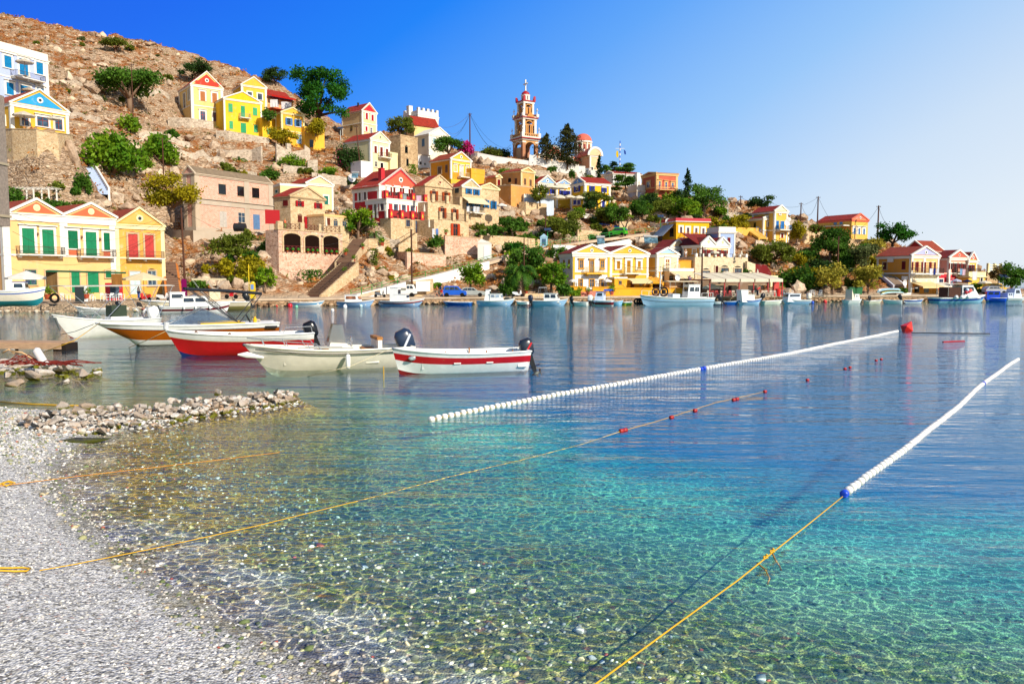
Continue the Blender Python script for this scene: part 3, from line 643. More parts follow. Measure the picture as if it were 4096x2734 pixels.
h.walls(plaster('#f2e0a2'),'gf',(500,325),RT,WHITE,plaster('#cc2a3a'),cornice=.4,corner=.4,mid=(430,545)); h.ops('F',[(473,432,505,26),(539,452,522,26),(470,585,642,24)],c='#c81a34',fr=.3); h.op('F',526,600,665,24,'glass',c='#6a2a20',fr=.2); h.op('L',300,580,640,25,'dark',sur=None); h.chimney(378,318,370,.35,plain('#202020'),yo=4)
h=House('stone_ruin','roofless rough stone house block with a dark window','ruin','R5',865,1060,1080,690,197,202,bl=738)
h.walls(ST2,'flat',pil=False,cornice=0,trim=ST2,par=.3); h.ops('F',[(927,812,892,32),(940,955,1040,26)],kind='dark',sur=None,arch=True)
h=House('house','lavender and white villa with a crenellated parapet on the skyline','house','R5',1062,1292,590,450,240,245,bl=895)
h.walls(plaster('#a7a3cf',.1),'flat',par=1.3,cornice=.6,corner=1.0); h.ops('F',[(1116,487,545,28),(1179,500,562,28),(1240,515,572,26)],c='#7a2a28',fr=.5); h.op('L',1017,485,525,26,'shut',c='#7a2a28',fr=.5); h.op('L',915,508,535,14,'dark')
m=MB()
for k in range(5):
 for yy in (0,h.L-.7): a=k*(h.W-.7)/4; m.box(a,a+.7,yy-.1,yy+.7,h.H+1.3,h.H+2.1)
h.build(m,'merlon',WHITE); h.chimney(963,355,440,1.3,WHITE,yo=h.L*.55)
h=House('house','pale yellow lean-to block below the lavender villa','house','R5',1018,1300,740,565,231,236,bl=930)
h.walls(plaster('#f2dc90'),'gs',2.6,RT,plaster('#f2dc90'),cornice=0,pil=False)
h=House('house','tall cream house with white pediment and pale blue shutters','house','R5',1187,1425,950,672,216,221,bl=1015)
h.walls(plaster('#f6efd6'),'gf',(1290,602),WHITE,WHITE,WHITE,cornice=.4,corner=.4); h.ops('F',[(1243,720,790,32),(1310,735,800,32)],c='#a8cfd8',fr=.2); h.op('L',1120,732,815,30,'shut',c='#6f9ec4',sur=None);
h=House('outbuilding','low whitewashed outbuilding with small dark windows','outbuilding','R5',1062,1200,1040,915,205,207,L=4)
h.walls(plaster('#e6e6ea',.5),'flat',pil=False,cornice=0,par=.3,trim=STG); h.ops('F',[(1088,990,1018,26),(1140,1005,1025,20)],kind='dark',sur=None,door=False)
h=House('house','golden yellow house with white balcony door and ochre side wall','house','R5',1435,1668,1180,955,188,192.5,bl=1197)
h.walls(plaster('#eda72c'),'gf',(1548,884),RT2,WHITE,YEL,WHITE,cornice=.3,corner=.35); h.panel('F',1449,1655,975,1140,YEL,o=.03)
h.ops('F',[(1485,1022,1102,32),(1620,1042,1118,28)],kind='glass',c='#9cc4dc',fr=.15,hood=True,door=False); h.op('F',1553,1035,1155,40,'shut',c='#e8e8e8',fr=.1,hood=True,door=True); h.balcony(1505,1622,1160,1.4,plain('#d8c890'))
h.op('L',1310,1050,1125,40,'shut',c='#8a6a5a',sur=STONETRIM); h.op('L',1385,1030,1110,26,'shut',c='#8a6a5a',sur=None)
b=House('','','','R5',1437,1665,1240,1182,187,191.5,L=3,root=h,ctrl=True); b.walls(YEL,'flat',pil=False,cornice=0,par=0)
b=House('','','','R5',1668,1820,1250,1120,190,193,L=6,root=h); b.walls(plaster('#f2b93a'),'flat',pil=False,cornice=0,par=1.2,trim=plaster('#f2b93a'))
# --- below the church (R7)
h=House('house','weathered ochre house with peeling walls and an outside stair','house','R7',528,678,1312,1095,190,193.5,bl=300)
h.walls(plaster('#eab868',.9),'gf',(600,1064),RT2,PALE,cornice=.25,corner=.25); h.ops('F',[(571,1180,1252,24),(634,1192,1265,24)],c='#7a5a44',sur=None,door=False); h.op('L',467,1180,1245,26,'shut',c='#6a4034',sur=None); h.op('L',395,1180,1225,32,'dark',sur=None)
b=House('','','','R7',410,640,1440,1260,185,190,bl=240,root=h); b.walls(plaster('#e2ac5a',.9),'flat',pil=False,cornice=0,par=.3,trim=STONETRIM); b.op('F',580,1385,1435,30,'dark',sur=None)
h=House('house','small ochre hut with a dark red door by the steps','hut','R7',240,300,1300,1165,190,191,L=4); h.walls(plaster('#ddac68',.8),'gf',(268,1145),RT2,PALE,cornice=.1,pil=False); h.op('F',270,1190,1290,36,'shut',c='#8c1c1c',sur=PALE,door=True)
h=House('house','yellow house with sky blue gable and parasols on its terrace','house','R7',722,925,1500,1235,193,196,bl=680); h.walls(plaster('#f0cf3a'),'gf',(825,1155),RT,WHITE,plaster('#8fb8ea'),WHITE,cornice=.6,corner=.5)
h.ops('F',[(892,1300,1358,40),(800,1300,1358,40)],kind='open',c=DBL,fr=.3,door=False); h.op('F',870,1435,1480,40,'shut',c=DBL)
b=House('','','','R7',560,900,1600,1400,187,190,L=6,root=h); b.walls(plaster('#cfe0f6'),'flat',pil=False,cornice=0,par=.9,trim=WHITE)
h=House('house','small yellow house with sky blue gable between its two larger neighbours','house','R7',928,1100,1500,1248,195,197,L=8); h.walls(plaster('#e8c02c'),'gf',(1023,1200),RT,WHITE,plaster('#8fb8ea'),WHITE,cornice=.5,corner=.4)
h.ops('F',[(990,1315,1368,30),(1055,1320,1372,30)],kind='open',c=DBL,fr=.2,door=False)
h=House('house','large yellow corner house with deep blue shutters and sky blue gable','house','R7',1097,1250,1530,1262,193,187,br=1548); h.walls(plaster('#f4cf24'),'gf',(1168,1172),RT,WHITE,plaster('#5f9ce0'),WHITE,cornice=.6,corner=.5,mid=(1110,1395))
h.op('F',1168,1270,1332,36,'open',c=DBL,fr=.3,door=False); h.op('F',1143,1430,1480,36,'shut',c=DBL); h.op('F',1188,1430,1480,34,'shut',c=DBL)
h.ops('R',[(1333,1265,1340,30),(1470,1285,1340,30)],kind='open',c=DBL,fr=.3,hood=True,door=False); h.op('R',1463,1440,1510,34,'shut',c=DBL,fr=.3)
# --- skyline right (S1)
h=House('house','white house with red roof behind the pines','house','S1',45,135,240,140,214,209,br=430); h.walls(plaster('#f0f0f2'),'gf',(70,103),RT,WHITE,plaster('#a9b6e8'),cornice=.25,pil=False); h.op('R',180,195,230,24,'glass',c='#8fb0d8');
h=House('house','pale blue block with a white roof terrace','house','S1',385,588,420,290,203,206,bl=290); h.walls(plaster('#b9cdf2'),'flat',par=1.4,cornice=.35,corner=.3); h.op('F',445,322,355,30,'glass',c='#e8e8f4',fr=.2); h.op('F',540,335,365,26,'glass',c='#e8e8f4',fr=.2)
m=MB(); a,z=h.loc('F',392,110,6); m.box(a-.5,a+.5,5.5,6.5,h.H,z); h.build(m,'chimney',WHITE)
h=House('house','terracotta house with cream corners, balcony and flat red roof','house','S1',435,586,405,150,206,199,br=812); h.walls(plaster('#cf6a52'),'gf',(508,112),RT,plaster('#f0cf86'),plaster('#c65a4c'),cornice=.5,corner=.6,mid=(440,290))
h.op('F',508,205,262,32,'glass',c='#c8d4f0',sur=plaster('#f0cf86'),fr=.4); h.ops('R',[(622,195,272,20),(690,205,275,20),(757,212,258,22),(687,350,398,20),(752,355,402,24)],kind='glass',c='#8fb0e8',sur=plaster('#f0cf86'),fr=.25,hood=True)
h.balcony(590,745,285,1.6,plain('#8c2a24'),side='R',slab=plaster('#f0cf86'))
h=House('house','flat roofed yellow house with crimson fascia and grey side awning','house','S1',652,795,820,640,166,160,br=1140); h.walls(plaster('#f0c41e'),'flat',pil=False,cornice=0,par=0)
m=MB(); m.box(-.3,h.W+.3,-.3,h.L+.3,h.H,h.H+.15); m.box(-.25,h.W+.25,-.25,h.L+.25,h.H+.15,h.H+.75,1); h.build(m,'fascia',[WHITE,plain('#b81e34')])
h.ops('R',[(845,672,735,24),(918,680,782,26),(1004,683,742,24),(1078,688,745,24)],kind='glass',c='#8c1a28',fr=.35); h.op('F',750,690,775,40,'dark',sur=None); h.balcony(850,990,785,1.5,OCH,side='R',slab=OCH)
a=h.loc('F',660,700)[0]; b_=h.loc('F',780,700)[0]; z=h.loc('F',720,650)[1]; m=MB(); m.prism([(a,-.05,z),(b_,-.05,z),(b_,-2.6,z-2.4),(a,-2.6,z-2.4)],(0,0,.05)); h.build(m,'awning',fabric('#c4cfdc'))
h=House('house','tall pale blue house with maroon shutters','house','S1',1115,1238,985,735,151,147,br=1412); h.walls(plaster('#a8bfec'),'flat',par=.9,cornice=.3,corner=.25); h.ops('R',[(1270,783,835,26),(1348,785,842,30)],c='#7a1c28',sur=None,door=False);
h=House('house','cream house with twin white pediments above the stone tavern','house','S1',1052,1348,985,865,143,146.5,bl=866); h.walls(plaster('#f4dc8e'),'box',None,cornice=.4,corner=.3)
gables(h,[(1060,1205,1135,782,850),(1212,1348,1280,790,850)],WHITE,plaster('#cfe0ea'),8,RT3)
h.ops('F',[(1095,908,980,30),(1157,912,970,24),(1245,912,982,26),(1303,918,982,26)],kind='open',c='#8c1c22',fr=.1,door=True); h.op('L',990,905,950,35,'glass',c='#c8d0c8'); h.panel('L',872,1045,875,975,plaster('#e8b04a'))
m=MB(); m.prism([(-.3,.3,h.H+.05),(h.W+.1,.3,h.H+.05),(h.W+.1,4.5,h.H+2.2),(-.3,4.5,h.H+2.2)],(0,0,.12)); o=h.build(m,'roof',RT3); uvmap(o,'gs',h.H)
h=House('house','light blue cottage with red roof and small white pediment','house','S1',735,892,1040,888,147,149,bl=575); h.walls(plaster('#bfd2f6'),'gf',(815,812),RT3,WHITE,plaster('#f0e2a8'),cornice=.3,corner=.3); h.op('F',835,922,985,30,'shut',c='#8c1c2c'); h.op('F',775,920,960,26,'glass',c='#7a8a9a')
h.balcony(818,885,1030,1.0,plain('#c8ccd8'))
# --- right-centre waterfront
h=House('house','cream fronted house with sky blue pediment and yellow side wall','house','S1',592,812,1278,960,134,136.5,bl=466); h.walls(plaster('#f2c04a'),'gf',(705,900),RT3,WHITE,plaster('#a9cdf0'),cornice=.5,corner=.35,mid=(595,1130)); h.panel('F',612,800,970,1120,plaster('#f6e6b6'),o=.05); h.panel('F',612,975,1140,1275,plaster('#f0d49a'),o=.05) if False else None
h.op('F',702,1010,1122,40,'shut',c='#a8542c',fr=.3,hood=True,door=True); h.balcony(660,788,1125,1.1,plain('#d8d0c0')); h.op('F',663,1185,1258,38,'glass',c='#6a4030',fr=.2,door=True)
b=House('','','','S1',815,988,1278,1030,137,139,L=6,root=h); b.walls(plaster('#eeb23c'),'flat',pil=False,cornice=0,par=.2,trim=OCH)
b=House('','','','S1',725,975,1278,1135,133.5,136,L=4,root=h); b.walls(plaster('#f4dc9c'),'flat',pil=False,cornice=0,par=.5,trim=WHITE); b.op('F',745,1185,1250,42,'dark',sur=None); b.op('F',900,1215,1250,40,'shut',c='#8c2a28',sur=WHITE,door=False); b.awning(730,970,1145,1195,2.0,'#f4e0b8')
h=House('house','yellow waterfront house with white pediment and closed golden shutters','house','R8',1378,1855,1335,832,131.5,134,L=8); h.walls(YEL,'gf',(1617,732),RT3,WHITE,YEL,WHITE,cornice=.5,corner=.35,mid=(1380,1085),pil=True)
h.ops('F',[(1483,920,1020,42),(1743,922,1022,38)],c=GLD,fr=.35,door=False,hood=True); h.op('F',1612,915,1070,46,'shut',c=GLD,fr=.35,door=True,hood=True); h.balcony(1530,1728,1072,1.2,plain('#c8b070'))
b=House('','','','R8',1435,1592,1335,1140,129,130,L=3,root=h,ctrl=True); b.walls(YEL2,'flat',pil=False,cornice=0,par=.25); b.op('F',1508,1170,1212,36,'glass',sur=None,door=False,c='#5a3a20')
b=House('','','','R8',1592,1850,1335,1160,130.8,132.2,L=1.2,root=h); b.walls(YEL2,'flat',pil=False,cornice=0,par=0); b.op('F',1660,1195,1255,44,'shut',c='#8a4a20',sur=None,door=True); b.op('F',1765,1200,1228,36,'glass',c='#c9a040',sur=None,door=False); b.awning(1590,1848,1140,1182,1.8,'#f4e2ae')
h=House('house','white waterfront house with yellow pediment, yellow bands and a balcony','house','R8',912,1374,1335,828,129,131.4,bl=752); h.walls(plaster('#eeeef0',.08),'gf',(1143,728),RT3,WHITE,YEL,WHITE,cornice=.5,corner=.3)
for (a,b_,y0,y1) in ((914,936,850,1240),(1350,1372,850,1240),(936,1350,1062,1090)): h.panel('F',a,b_,y0,y1,YEL,o=.09)
h.ops('F',[(1017,912,1012,46),(1282,915,1015,44)],kind='glass',c=GLD,fr=.12,sur=plaster('#e8b23c'),hood=True,door=False); h.op('F',1150,915,1070,46,'glass',c=GLD,fr=.12,sur=plaster('#e8b23c'),hood=True,door=True)
h.balcony(1052,1268,1075,1.2,plain('#c8a040'),slab=YEL); h.op('F',1012,1148,1240,42,'glass',c=GLD,fr=.1,sur=plaster('#e8b23c'),door=True); h.op('F',1150,1150,1245,58,'glass',c=GLD,fr=.1,sur=plaster('#e8b23c'),door=True); h.op('F',1275,1150,1240,40,'glass',c=GLD,fr=.1,sur=plaster('#e8b23c'),door=True)
h.op('L',803,912,1012,24,'shut',c=GLD,sur=None); h.op('L',867,908,1012,24,'shut',c=GLD,sur=None); h.op('L',0,0,1,1) if False else None
h=House('tavern','sand coloured stone tavern with arched doors and scalloped terrace','tavern','S1',988,1540,1240,985,138,142,L=7); STB=stone('#e6d3b0','#d8c09a','#efe0c2',3.2); h.walls(STB,'flat',pil=False,cornice=0,par=0)
h.ops('F',[(1108,1130,1245,80),(1302,1100,1205,80),(1440,1105,1210,76)],kind='glass',c='#4a1a18',sur=STB,arch=True,door=True); h.op('F',1218,1080,1150,30,'shut',c='#5a1a1c',sur=STB,arch=True)
m=MB(); zt=h.H; n=9
for k in range(n):
 a=.3+(h.W-.6)*k/(n-1); m.box(a-.2,a+.2,-.08,.3,zt,zt+.6)
h.build(m,'terrace_post',WHITE); m=MB(); m.box(0,h.W,.0,.1,zt+.5,zt+.58); k=.2
while k<h.W*.38: m.box(k-.02,k+.02,.02,.08,zt,zt+.5); k+=.2
h.build(m,'railing',IRON)
# --- far right
h=House('house','yellow hillside house with electric blue shutters and stairs','house','S2',475,800,690,385,176,179.5,bl=262); YB=plaster('#eecb58'); h.walls(YB,'gf',(610,330),RT,WHITE,plaster('#c9cbe8'),cornice=.4,corner=.3,mid=(480,535),over=.2)
h.op('F',549,435,485,34,'shut',c='#2a80d0',fr=.2,door=False); h.op('F',562,585,640,26,'dark',sur=None); h.op('L',375,440,515,28,'dark',sur=None)
b=House('','','','S2',615,775,690,295,175,176.7,bl=345,root=h); b.walls(YB,'gf',(695,232),RT,WHITE,plaster('#f4ecc8'),cornice=.4,corner=.35,mid=(620,535)); b.ops('F',[(655,415,515,36),(718,420,518,44)],kind='shut',c='#2a80d0',fr=.05,door=True); b.op('F',688,325,340,14,'dark'); b.op('F',714,575,630,30,'shut',c='#8c1c1c',fr=.25,door=True); b.ops('L',[(387,322,348,50),(525,305,332,50)],kind='shut',c='#2a70c8',sur=None,door=False); b.balcony(632,800,530,1.5,plain('#3a8ac8'))
m=MB(); m.box(-7,-.1,1,4,0,3.2);
h.build(m,'stair_block',YB); m=MB()
for k in range(10): m.box(-.2-k*.02,-6,.9,1.0,0,.1)
h.awning(262,350,420,470,1.8,'#dfe4ee',side='L') if False else None
h=House('house','yellow house with coral pediment on the ridge','house','S2',1583,1787,640,402,185,188,bl=1160); h.walls(plaster('#f0c95c'),'gf',(1692,336),RT,plaster('#e8735c'),plaster('#e8806c'),WHITE,cornice=.35,pil=False); h.ops('F',[(1620,508,582,24),(1680,512,585,24),(1740,515,588,24)],c='#5a90d0',fr=.35,hood=True); h.ops('L',[(1385,425,465,36),(1458,418,458,36),(1455,515,560,32)],kind='shut',c='#6fa8d8',sur=None,door=False)
m=MB(); m.box(-2.2,0,0.5,h.L,2.9,3.1); h.build(m,'veranda_roof',WHITE)
h=House('stone_house','low stone outbuilding with two arched doorways','outbuilding','S2',985,1272,690,555,180,184,L=5); h.walls(ST1,'flat',pil=False,cornice=0,trim=ST1,par=.3); h.ops('F',[(1085,600,682,36),(1150,600,660,28)],kind='shut',c='#6a3a28',sur=ST2,arch=True,door=True)
h=House('house','ochre waterfront house with lavender pediment and long shaded side','house','S3',628,915,1000,582,142,145,bl=283); OW=plaster('#dfa640'); h.walls(OW,'gf',(775,492),RT2,WHITE,plaster('#b9bdf0'),WHITE,cornice=.45,corner=.4,mid=(630,765)); h.panel('F',630,912,775,860,stone('#e8dcc4','#cdbda0','#f0e8d4',2.4,dark=5)); h.panel('F',640,905,600,760,plaster('#f4d98a'),o=.05)
h.ops('F',[(668,645,735,24),(728,645,750,30),(806,648,762,34),(862,650,735,28)],kind='open',c='#7a1418',fr=.1,door=True); h.balcony(628,925,768,1.1,IRON); h.panel('F',765,782,600,765,WHITE,o=.12)
h.op('L',563,640,725,38,'shut',c='#7a1a1c',sur=None,door=False); h.op('L',368,652,725,40,'shut',c='#6a3a30',sur=STONETRIM,door=False); h.awning(630,850,858,905,2.6,'#f2dca4'); h.awning(790,1000,862,905,2.6,'#f0ead8')
for (x,y) in ((432,628),(582,815)):
 a,z=h.loc('L',x,y); m=MB(); m.box(-.45,-.05,a-.5,a+.5,z-.35,z+.35); h.build(m,'air_conditioner',plain('#e6e2d8'))
h.op('F',700,900,965,50,'dark',sur=None); h.op('F',800,905,965,50,'dark',sur=None)
h=House('house','pink waterfront house with coral pediment and red ground floor','house','S3',1025,1222,915,605,150,152.5,bl=905); h.walls(plaster('#f2b49c'),'gf',(1125,530),RT3,WHITE,plaster('#ec6a58'),plaster('#f4c4b0'),cornice=.4,corner=.4,mid=(1030,765)); h.panel('F',1030,1218,785,915,plaster('#d8283c'))
h.ops('F',[(1053,660,722,24),(1096,660,758,28),(1143,662,715,18),(1184,664,720,22)],kind='open',c='#7a2a24',fr=.15,door=True); h.balcony(1075,1222,765,1.0,IRON); h.op('L',925,665,745,16,'shut',c='#7a2a24'); h.ops('F',[(1060,820,885,50),(1150,820,900,50)],kind='glass',c='#1e3a7a',sur=None)
b=House('','','','S3',913,1003,915,775,149,150,L=3,root=h); b.walls(plaster('#cc2c3c'),'flat',pil=False,cornice=0,par=.3,trim=plaster('#f0b0a0')); b.op('F',948,825,880,44,'glass',c='#1e2a6a')
h=House('house','yellow waterfront house with coral pediment, last of the row','house','S3',1224,1315,915,632,152,153.5,L=7); h.walls(plaster('#f2d04e'),'gf',(1262,552),RT3,WHITE,plaster('#ec6a58'),WHITE,cornice=.4,corner=.3); h.ops('F',[(1255,678,742,20),(1284,678,742,14)],kind='open',c='#7a1418',fr=.1,door=True); h.balcony(1222,1312,770,1.0,IRON)
h=House('house','yellow terrace building with cream balustrade at the end of the row','house','S3',1235,1410,915,800,149,151.5,L=4); h.walls(plaster('#f0ce52'),'flat',pil=False,cornice=.2,par=.9,trim=PALE); h.op('F',1370,800,850,24,'dark')
h=House('house','dark red gabled house peeking over the waterfront roofs','house','S3',812,990,620,538,166,168.5,L=6); h.walls(plaster('#b02a2c'),'gs',(900,490) if False else 2.2,RT2,WHITE,cornice=.2,pil=False)
h=House('stone_house','brown stone block with twin white posts near the far tree','house','S3',1432,1552,860,755,158,160,L=6); h.walls(ST2,'flat',pil=False,cornice=.15,par=.2,trim=PALE)
m=MB()
for a in (.8,3,5.2): m.box(a-.2,a+.2,.2,.6,h.H,h.H+1.8)
for z in (.5,1,1.5): m.box(.8,5.2,.35,.45,h.H+z-.06,h.H+z+.06)
h.build(m,'terrace_railing',PALE)
# ---------------- bell tower and church ----------------
def tower():
 WHITE=plaster('#f4eee2',.2)
 D=190; r=[P('R7',432,950),P('R7',718,980)]
 h=House('bell_tower','tall cream and white church bell tower with red dome and cross','bell tower','R7',432,612,968,740,216,209.5,br=718)
 W,L=h.W,h.L; S=(W+L)/2; c=(W/2,L/2)
 zz=lambda y: h.loc('F',575,y)[1]
 GOLD=plaster('#dcb070'); YT=plaster('#d2a058'); BR=plaster('#b98a62',.4); RDM=plain('#a81c24',.4); BLB=plaster('#9fb4e0')
 def sq(mb,hs,z0,z1,mi=0): mb.box(c[0]-hs,c[0]+hs,c[1]-hs,c[1]+hs,z0,z1,mi)
 h0=S/2*.9; z1=zz(740)
 # four corner piers + arches
 m=MB(); pw=h0*.36
 for sx_ in (-1,1):
  for sy in (-1,1):
   x=c[0]+sx_*(h0-pw/2); y=c[1]+sy*(h0-pw/2); m.box(x-pw/2,x+pw/2,y-pw/2,y+pw/2,-3,z1*.80)
 h.build(m,'pier',BR)
 m=MB(); r_=h0-pw
 for sd in ('F','B','L','R'):
  for k in range(8):
   a0,a1=math.pi*k/8,math.pi*(k+1)/8; za=z1*.62
   q=[(-r_*math.cos(a0),za+r_*.8*math.sin(a0)),(-r_*math.cos(a1),za+r_*.8*math.sin(a1)),(-r_*math.cos(a1),z1),(-r_*math.cos(a0),z1)]
   if sd in 'FB': y=c[1]-h0+.05 if sd=='F' else c[1]+h0-.45; m.prism([(c[0]+t,y,z) for t,z in q],(0,.4,0))
   else: x=c[0]-h0+.05 if sd=='L' else c[0]+h0-.45; m.prism([(x,c[1]+t,z) for t,z in q],(.4,0,0))
 sq(m,h0-.02,z1*.80,z1) if False else None
 for sx_ in (-1,1):
  for sy in (-1,1):
   x=c[0]+sx_*(h0-pw/2); y=c[1]+sy*(h0-pw/2); m.box(x-pw/2,x+pw/2,y-pw/2,y+pw/2,z1*.80,z1)
 sq(m,h0-.5,z1-.6,z1-.01); h.build(m,'arch_wall',GOLD)
 m=MB(); m.box(c[0]-r_,c[0]+r_,c[1]-h0+.5,c[1]-h0+.7,-2,z1*.62); h.build(m,'blocked_door',plaster('#d8b48a'))
 m=MB()
 for k in range(14):
  a=math.pi*k/13; a2=math.pi*(k+1)/13
  if k<13: m.prism([(c[0]-r_*1.02*math.cos(a),c[1]-h0-.06,z1*.62+r_*.82*math.sin(a)),(c[0]-r_*1.18*math.cos(a),c[1]-h0-.06,z1*.62+r_*.98*math.sin(a)),(c[0]-r_*1.18*math.cos(a2),c[1]-h0-.06,z1*.62+r_*.98*math.sin(a2)),(c[0]-r_*1.02*math.cos(a2),c[1]-h0-.06,z1*.62+r_*.82*math.sin(a2))],(0,.1,0))
 for sx_ in (-1,1):
  for sy in (-1,1):
   x=c[0]+sx_*(h0-pw/2); y=c[1]+sy*(h0-pw/2); m.box(x-pw/2-.12,x+pw/2+.12,y-pw/2-.12,y+pw/2+.12,z1*.84,z1*.84+.35)
 h.build(m,'capital',WHITE)
 # lower cornice
 m=MB(); sq(m,h0+.25,z1,z1+.35); sq(m,h0+.65,z1+.35,z1+.6,1); sq(m,h0+.5,z1+.6,z1+.95); h.build(m,'cornice',[WHITE,RDM])
 # balustrade 1
 def balus(hs,z0,z1,mat,name='balustrade'):
  m=MB()
  for sx_ in (-1,1):
   for sy in (-1,1): x=c[0]+sx_*hs;y=c[1]+sy*hs; m.box(x-.38,x+.38,y-.38,y+.38,z0,z1+.15,1)
  n=9
  for k in range(1,n):
   t=-hs+2*hs*k/n
   for e in (-1,1):
    m.box(c[0]+t-.11,c[0]+t+.11,c[1]+e*hs-.11,c[1]+e*hs+.11,z0,z1-.2); m.box(c[0]+e*hs-.11,c[0]+e*hs+.11,c[1]+t-.11,c[1]+t+.11,z0,z1-.2)
  for e in (-1,1):
   m.box(c[0]-hs+.38,c[0]+hs-.38,c[1]+e*hs-.17,c[1]+e*hs+.17,z1-.2,z1); m.box(c[0]+e*hs-.17,c[0]+e*hs+.17,c[1]-hs+.38,c[1]+hs-.38,z1-.2,z1)
  h.build(m,name,[mat,WHITE])
 balus(h0+.15,z1+.95,zz(662),GOLD)
 def stage(hs,z0,z1,inner,nm,colx):
  m=MB(); pw=hs*.30
  for sx_ in (-1,1):
   for sy in (-1,1): x=c[0]+sx_*(hs-pw/2);y=c[1]+sy*(hs-pw/2); m.box(x-pw/2,x+pw/2,y-pw/2,y+pw/2,z0,z1)
  h.build(m,'corner_pier',WHITE)
  m=MB(); hh=z1-z0; r=(hs-pw); w2=r*.30
  for sd in range(4):
   def pt(t,o,z):
    return [(c[0]+t,c[1]-o,z),(c[0]+t,c[1]+o,z),(c[0]-o,c[1]+t,z),(c[0]+o,c[1]+t,z)][sd]
   def bx(t0,t1,o0,o1,za,zb,mi=0):
    a=pt(t0,o0,za);b=pt(t1,o1,zb); m.box(a[0],b[0],a[1],b[1],za,zb,mi)
   o1=hs-pw*.35; o0=o1-.25
   bx(-r,-w2,o0,o1,z0,z0+hh*.08); bx(w2,r,o0,o1,z0,z0+hh*.08)
   for t in (-r*.62,-w2*.98,w2*.98,r*.62):
    bx(t-.16,t+.16,o0,o1,z0,z0+hh*.66)
   for (cc,rr,zs) in ((0,w2,z0+hh*.60),(-(r*.66+w2*.3),r*.22,z0+hh*.52),((r*.66+w2*.3),r*.22,z0+hh*.52)): pass
   # arch heads with oculus
   n=10; zs=z0+hh*.60; za=z0+hh*.98
   for k in range(n):
    a0,a1=math.pi*k/n,math.pi*(k+1)/n
    d=Vector(pt(0,o1,0))-Vector(pt(0,o0,0))
    m.prism([pt(-w2*math.cos(a0),o0,zs+w2*math.sin(a0)),pt(-w2*math.cos(a1),o0,zs+w2*math.sin(a1)),pt(-w2*math.cos(a1),o0,zs+w2*1.35),pt(-w2*math.cos(a0),o0,zs+w2*1.35)],d)
   bx(-r,-w2,o0,o1,z0+hh*.66,z0+hh*.74); bx(w2,r,o0,o1,z0+hh*.66,z0+hh*.74)
   R2=r*.92;
   for k in range(n):
    a0,a1=math.pi*k/n,math.pi*(k+1)/n; zb=z0+hh*.70; kk=(za-zb)/R2*.95
    m.prism([pt(-R2*math.cos(a0),o0,zb+R2*kk*math.sin(a0)),pt(-R2*math.cos(a1),o0,zb+R2*kk*math.sin(a1)),pt(-R2*.78*math.cos(a1),o0,zb+R2*.78*kk*math.sin(a1)),pt(-R2*.78*math.cos(a0),o0,zb+R2*.78*kk*math.sin(a0))],Vector(pt(0,o1,0))-Vector(pt(0,o0,0)))
   bx(-r,-r*.8,o0,o1,z0+hh*.74,z1); bx(r*.8,r,o0,o1,z0+hh*.74,z1); bx(-r*.8,r*.8,o0,o1,z1-hh*.03,z1)
  h.build(m,nm,inner)
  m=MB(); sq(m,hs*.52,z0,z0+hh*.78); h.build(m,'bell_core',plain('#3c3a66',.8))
 z2=zz(498); h1=S*.5*.78
 stage(h1,z1+.95,z2,YT,'arcade',0)
 m=MB(); sq(m,h1+.15,z2,z2+.35); sq(m,h1+.45,z2+.35,z2+.55,1); sq(m,h1+.3,z2+.55,z2+.75); h.build(m,'cornice',[WHITE,RDM])
 balus(h1+.1,z2+.75,zz(440),plain('#7a3a2a'))
 m=MB()
 for sd in range(4):
  def pt(t,o,z): return [(c[0]+t,c[1]-o,z),(c[0]+t,c[1]+o,z),(c[0]-o,c[1]+t,z),(c[0]+o,c[1]+t,z)][sd]
  m.prism([pt(-h1*.55,h1+.3,z2+.6),pt(h1*.55,h1+.3,z2+.6),pt(0,h1+.3,z2+2.0)],Vector(pt(0,h1+.42,0))-Vector(pt(0,h1+.3,0)))
 h.build(m,'small_pediment',YT)
 z3=zz(312); h2=S*.5*.60; stage(h2,z2+.75,z3,YT,'arcade',0)
 m=MB(); sq(m,h2+.1,z3,z3+.5); sq(m,h2+.3,z3+.5,z3+.75,1); h.build(m,'cornice',[WHITE,RDM])
 m=MB()
 for sx_ in (-1,1):
  for sy in (-1,1): x=c[0]+sx_*(h2);y=c[1]+sy*(h2); m.prism([(x-.35,y-.3,z3+.75),(x+.35,y-.3,z3+.75),(x+.35*sx_,y-.3,z3+1.9)],(0,.6,0))
 h.build(m,'corner_horn',RDM)
 # lantern
 z4=zz(208); rl=S*.5*.34; m=MB()
 for k in range(8):
  a=2*math.pi*(k+.5)/8; m.lathe([(.24,0),(.24,z4-z3-.75)],(c[0]+rl*math.cos(a),c[1]+rl*math.sin(a),z3+.75),6)
 m.lathe([(rl+.15,0),(rl+.15,.3)],(c[0],c[1],z3+.75),8); m.lathe([(rl+.25,0),(rl+.35,.4)],(c[0],c[1],z4-.3),8); h.build(m,'lantern',WHITE)
 m=MB(); m.lathe([(rl*.7,.3),(rl*.7,z4-z3-1)],(c[0],c[1],z3+.75),8); h.build(m,'lantern_core',plain('#5a2a30'))
 m=MB(); hd=zz(175)-z4+.3; rr=rl+.2; m.lathe([(rr*math.cos(t*math.pi/14),hd*math.sin(t*math.pi/14)) for t in range(7)]+[(.05,hd)],(c[0],c[1],z4+.1),16); h.build(m,'dome',RDM,smooth=True)
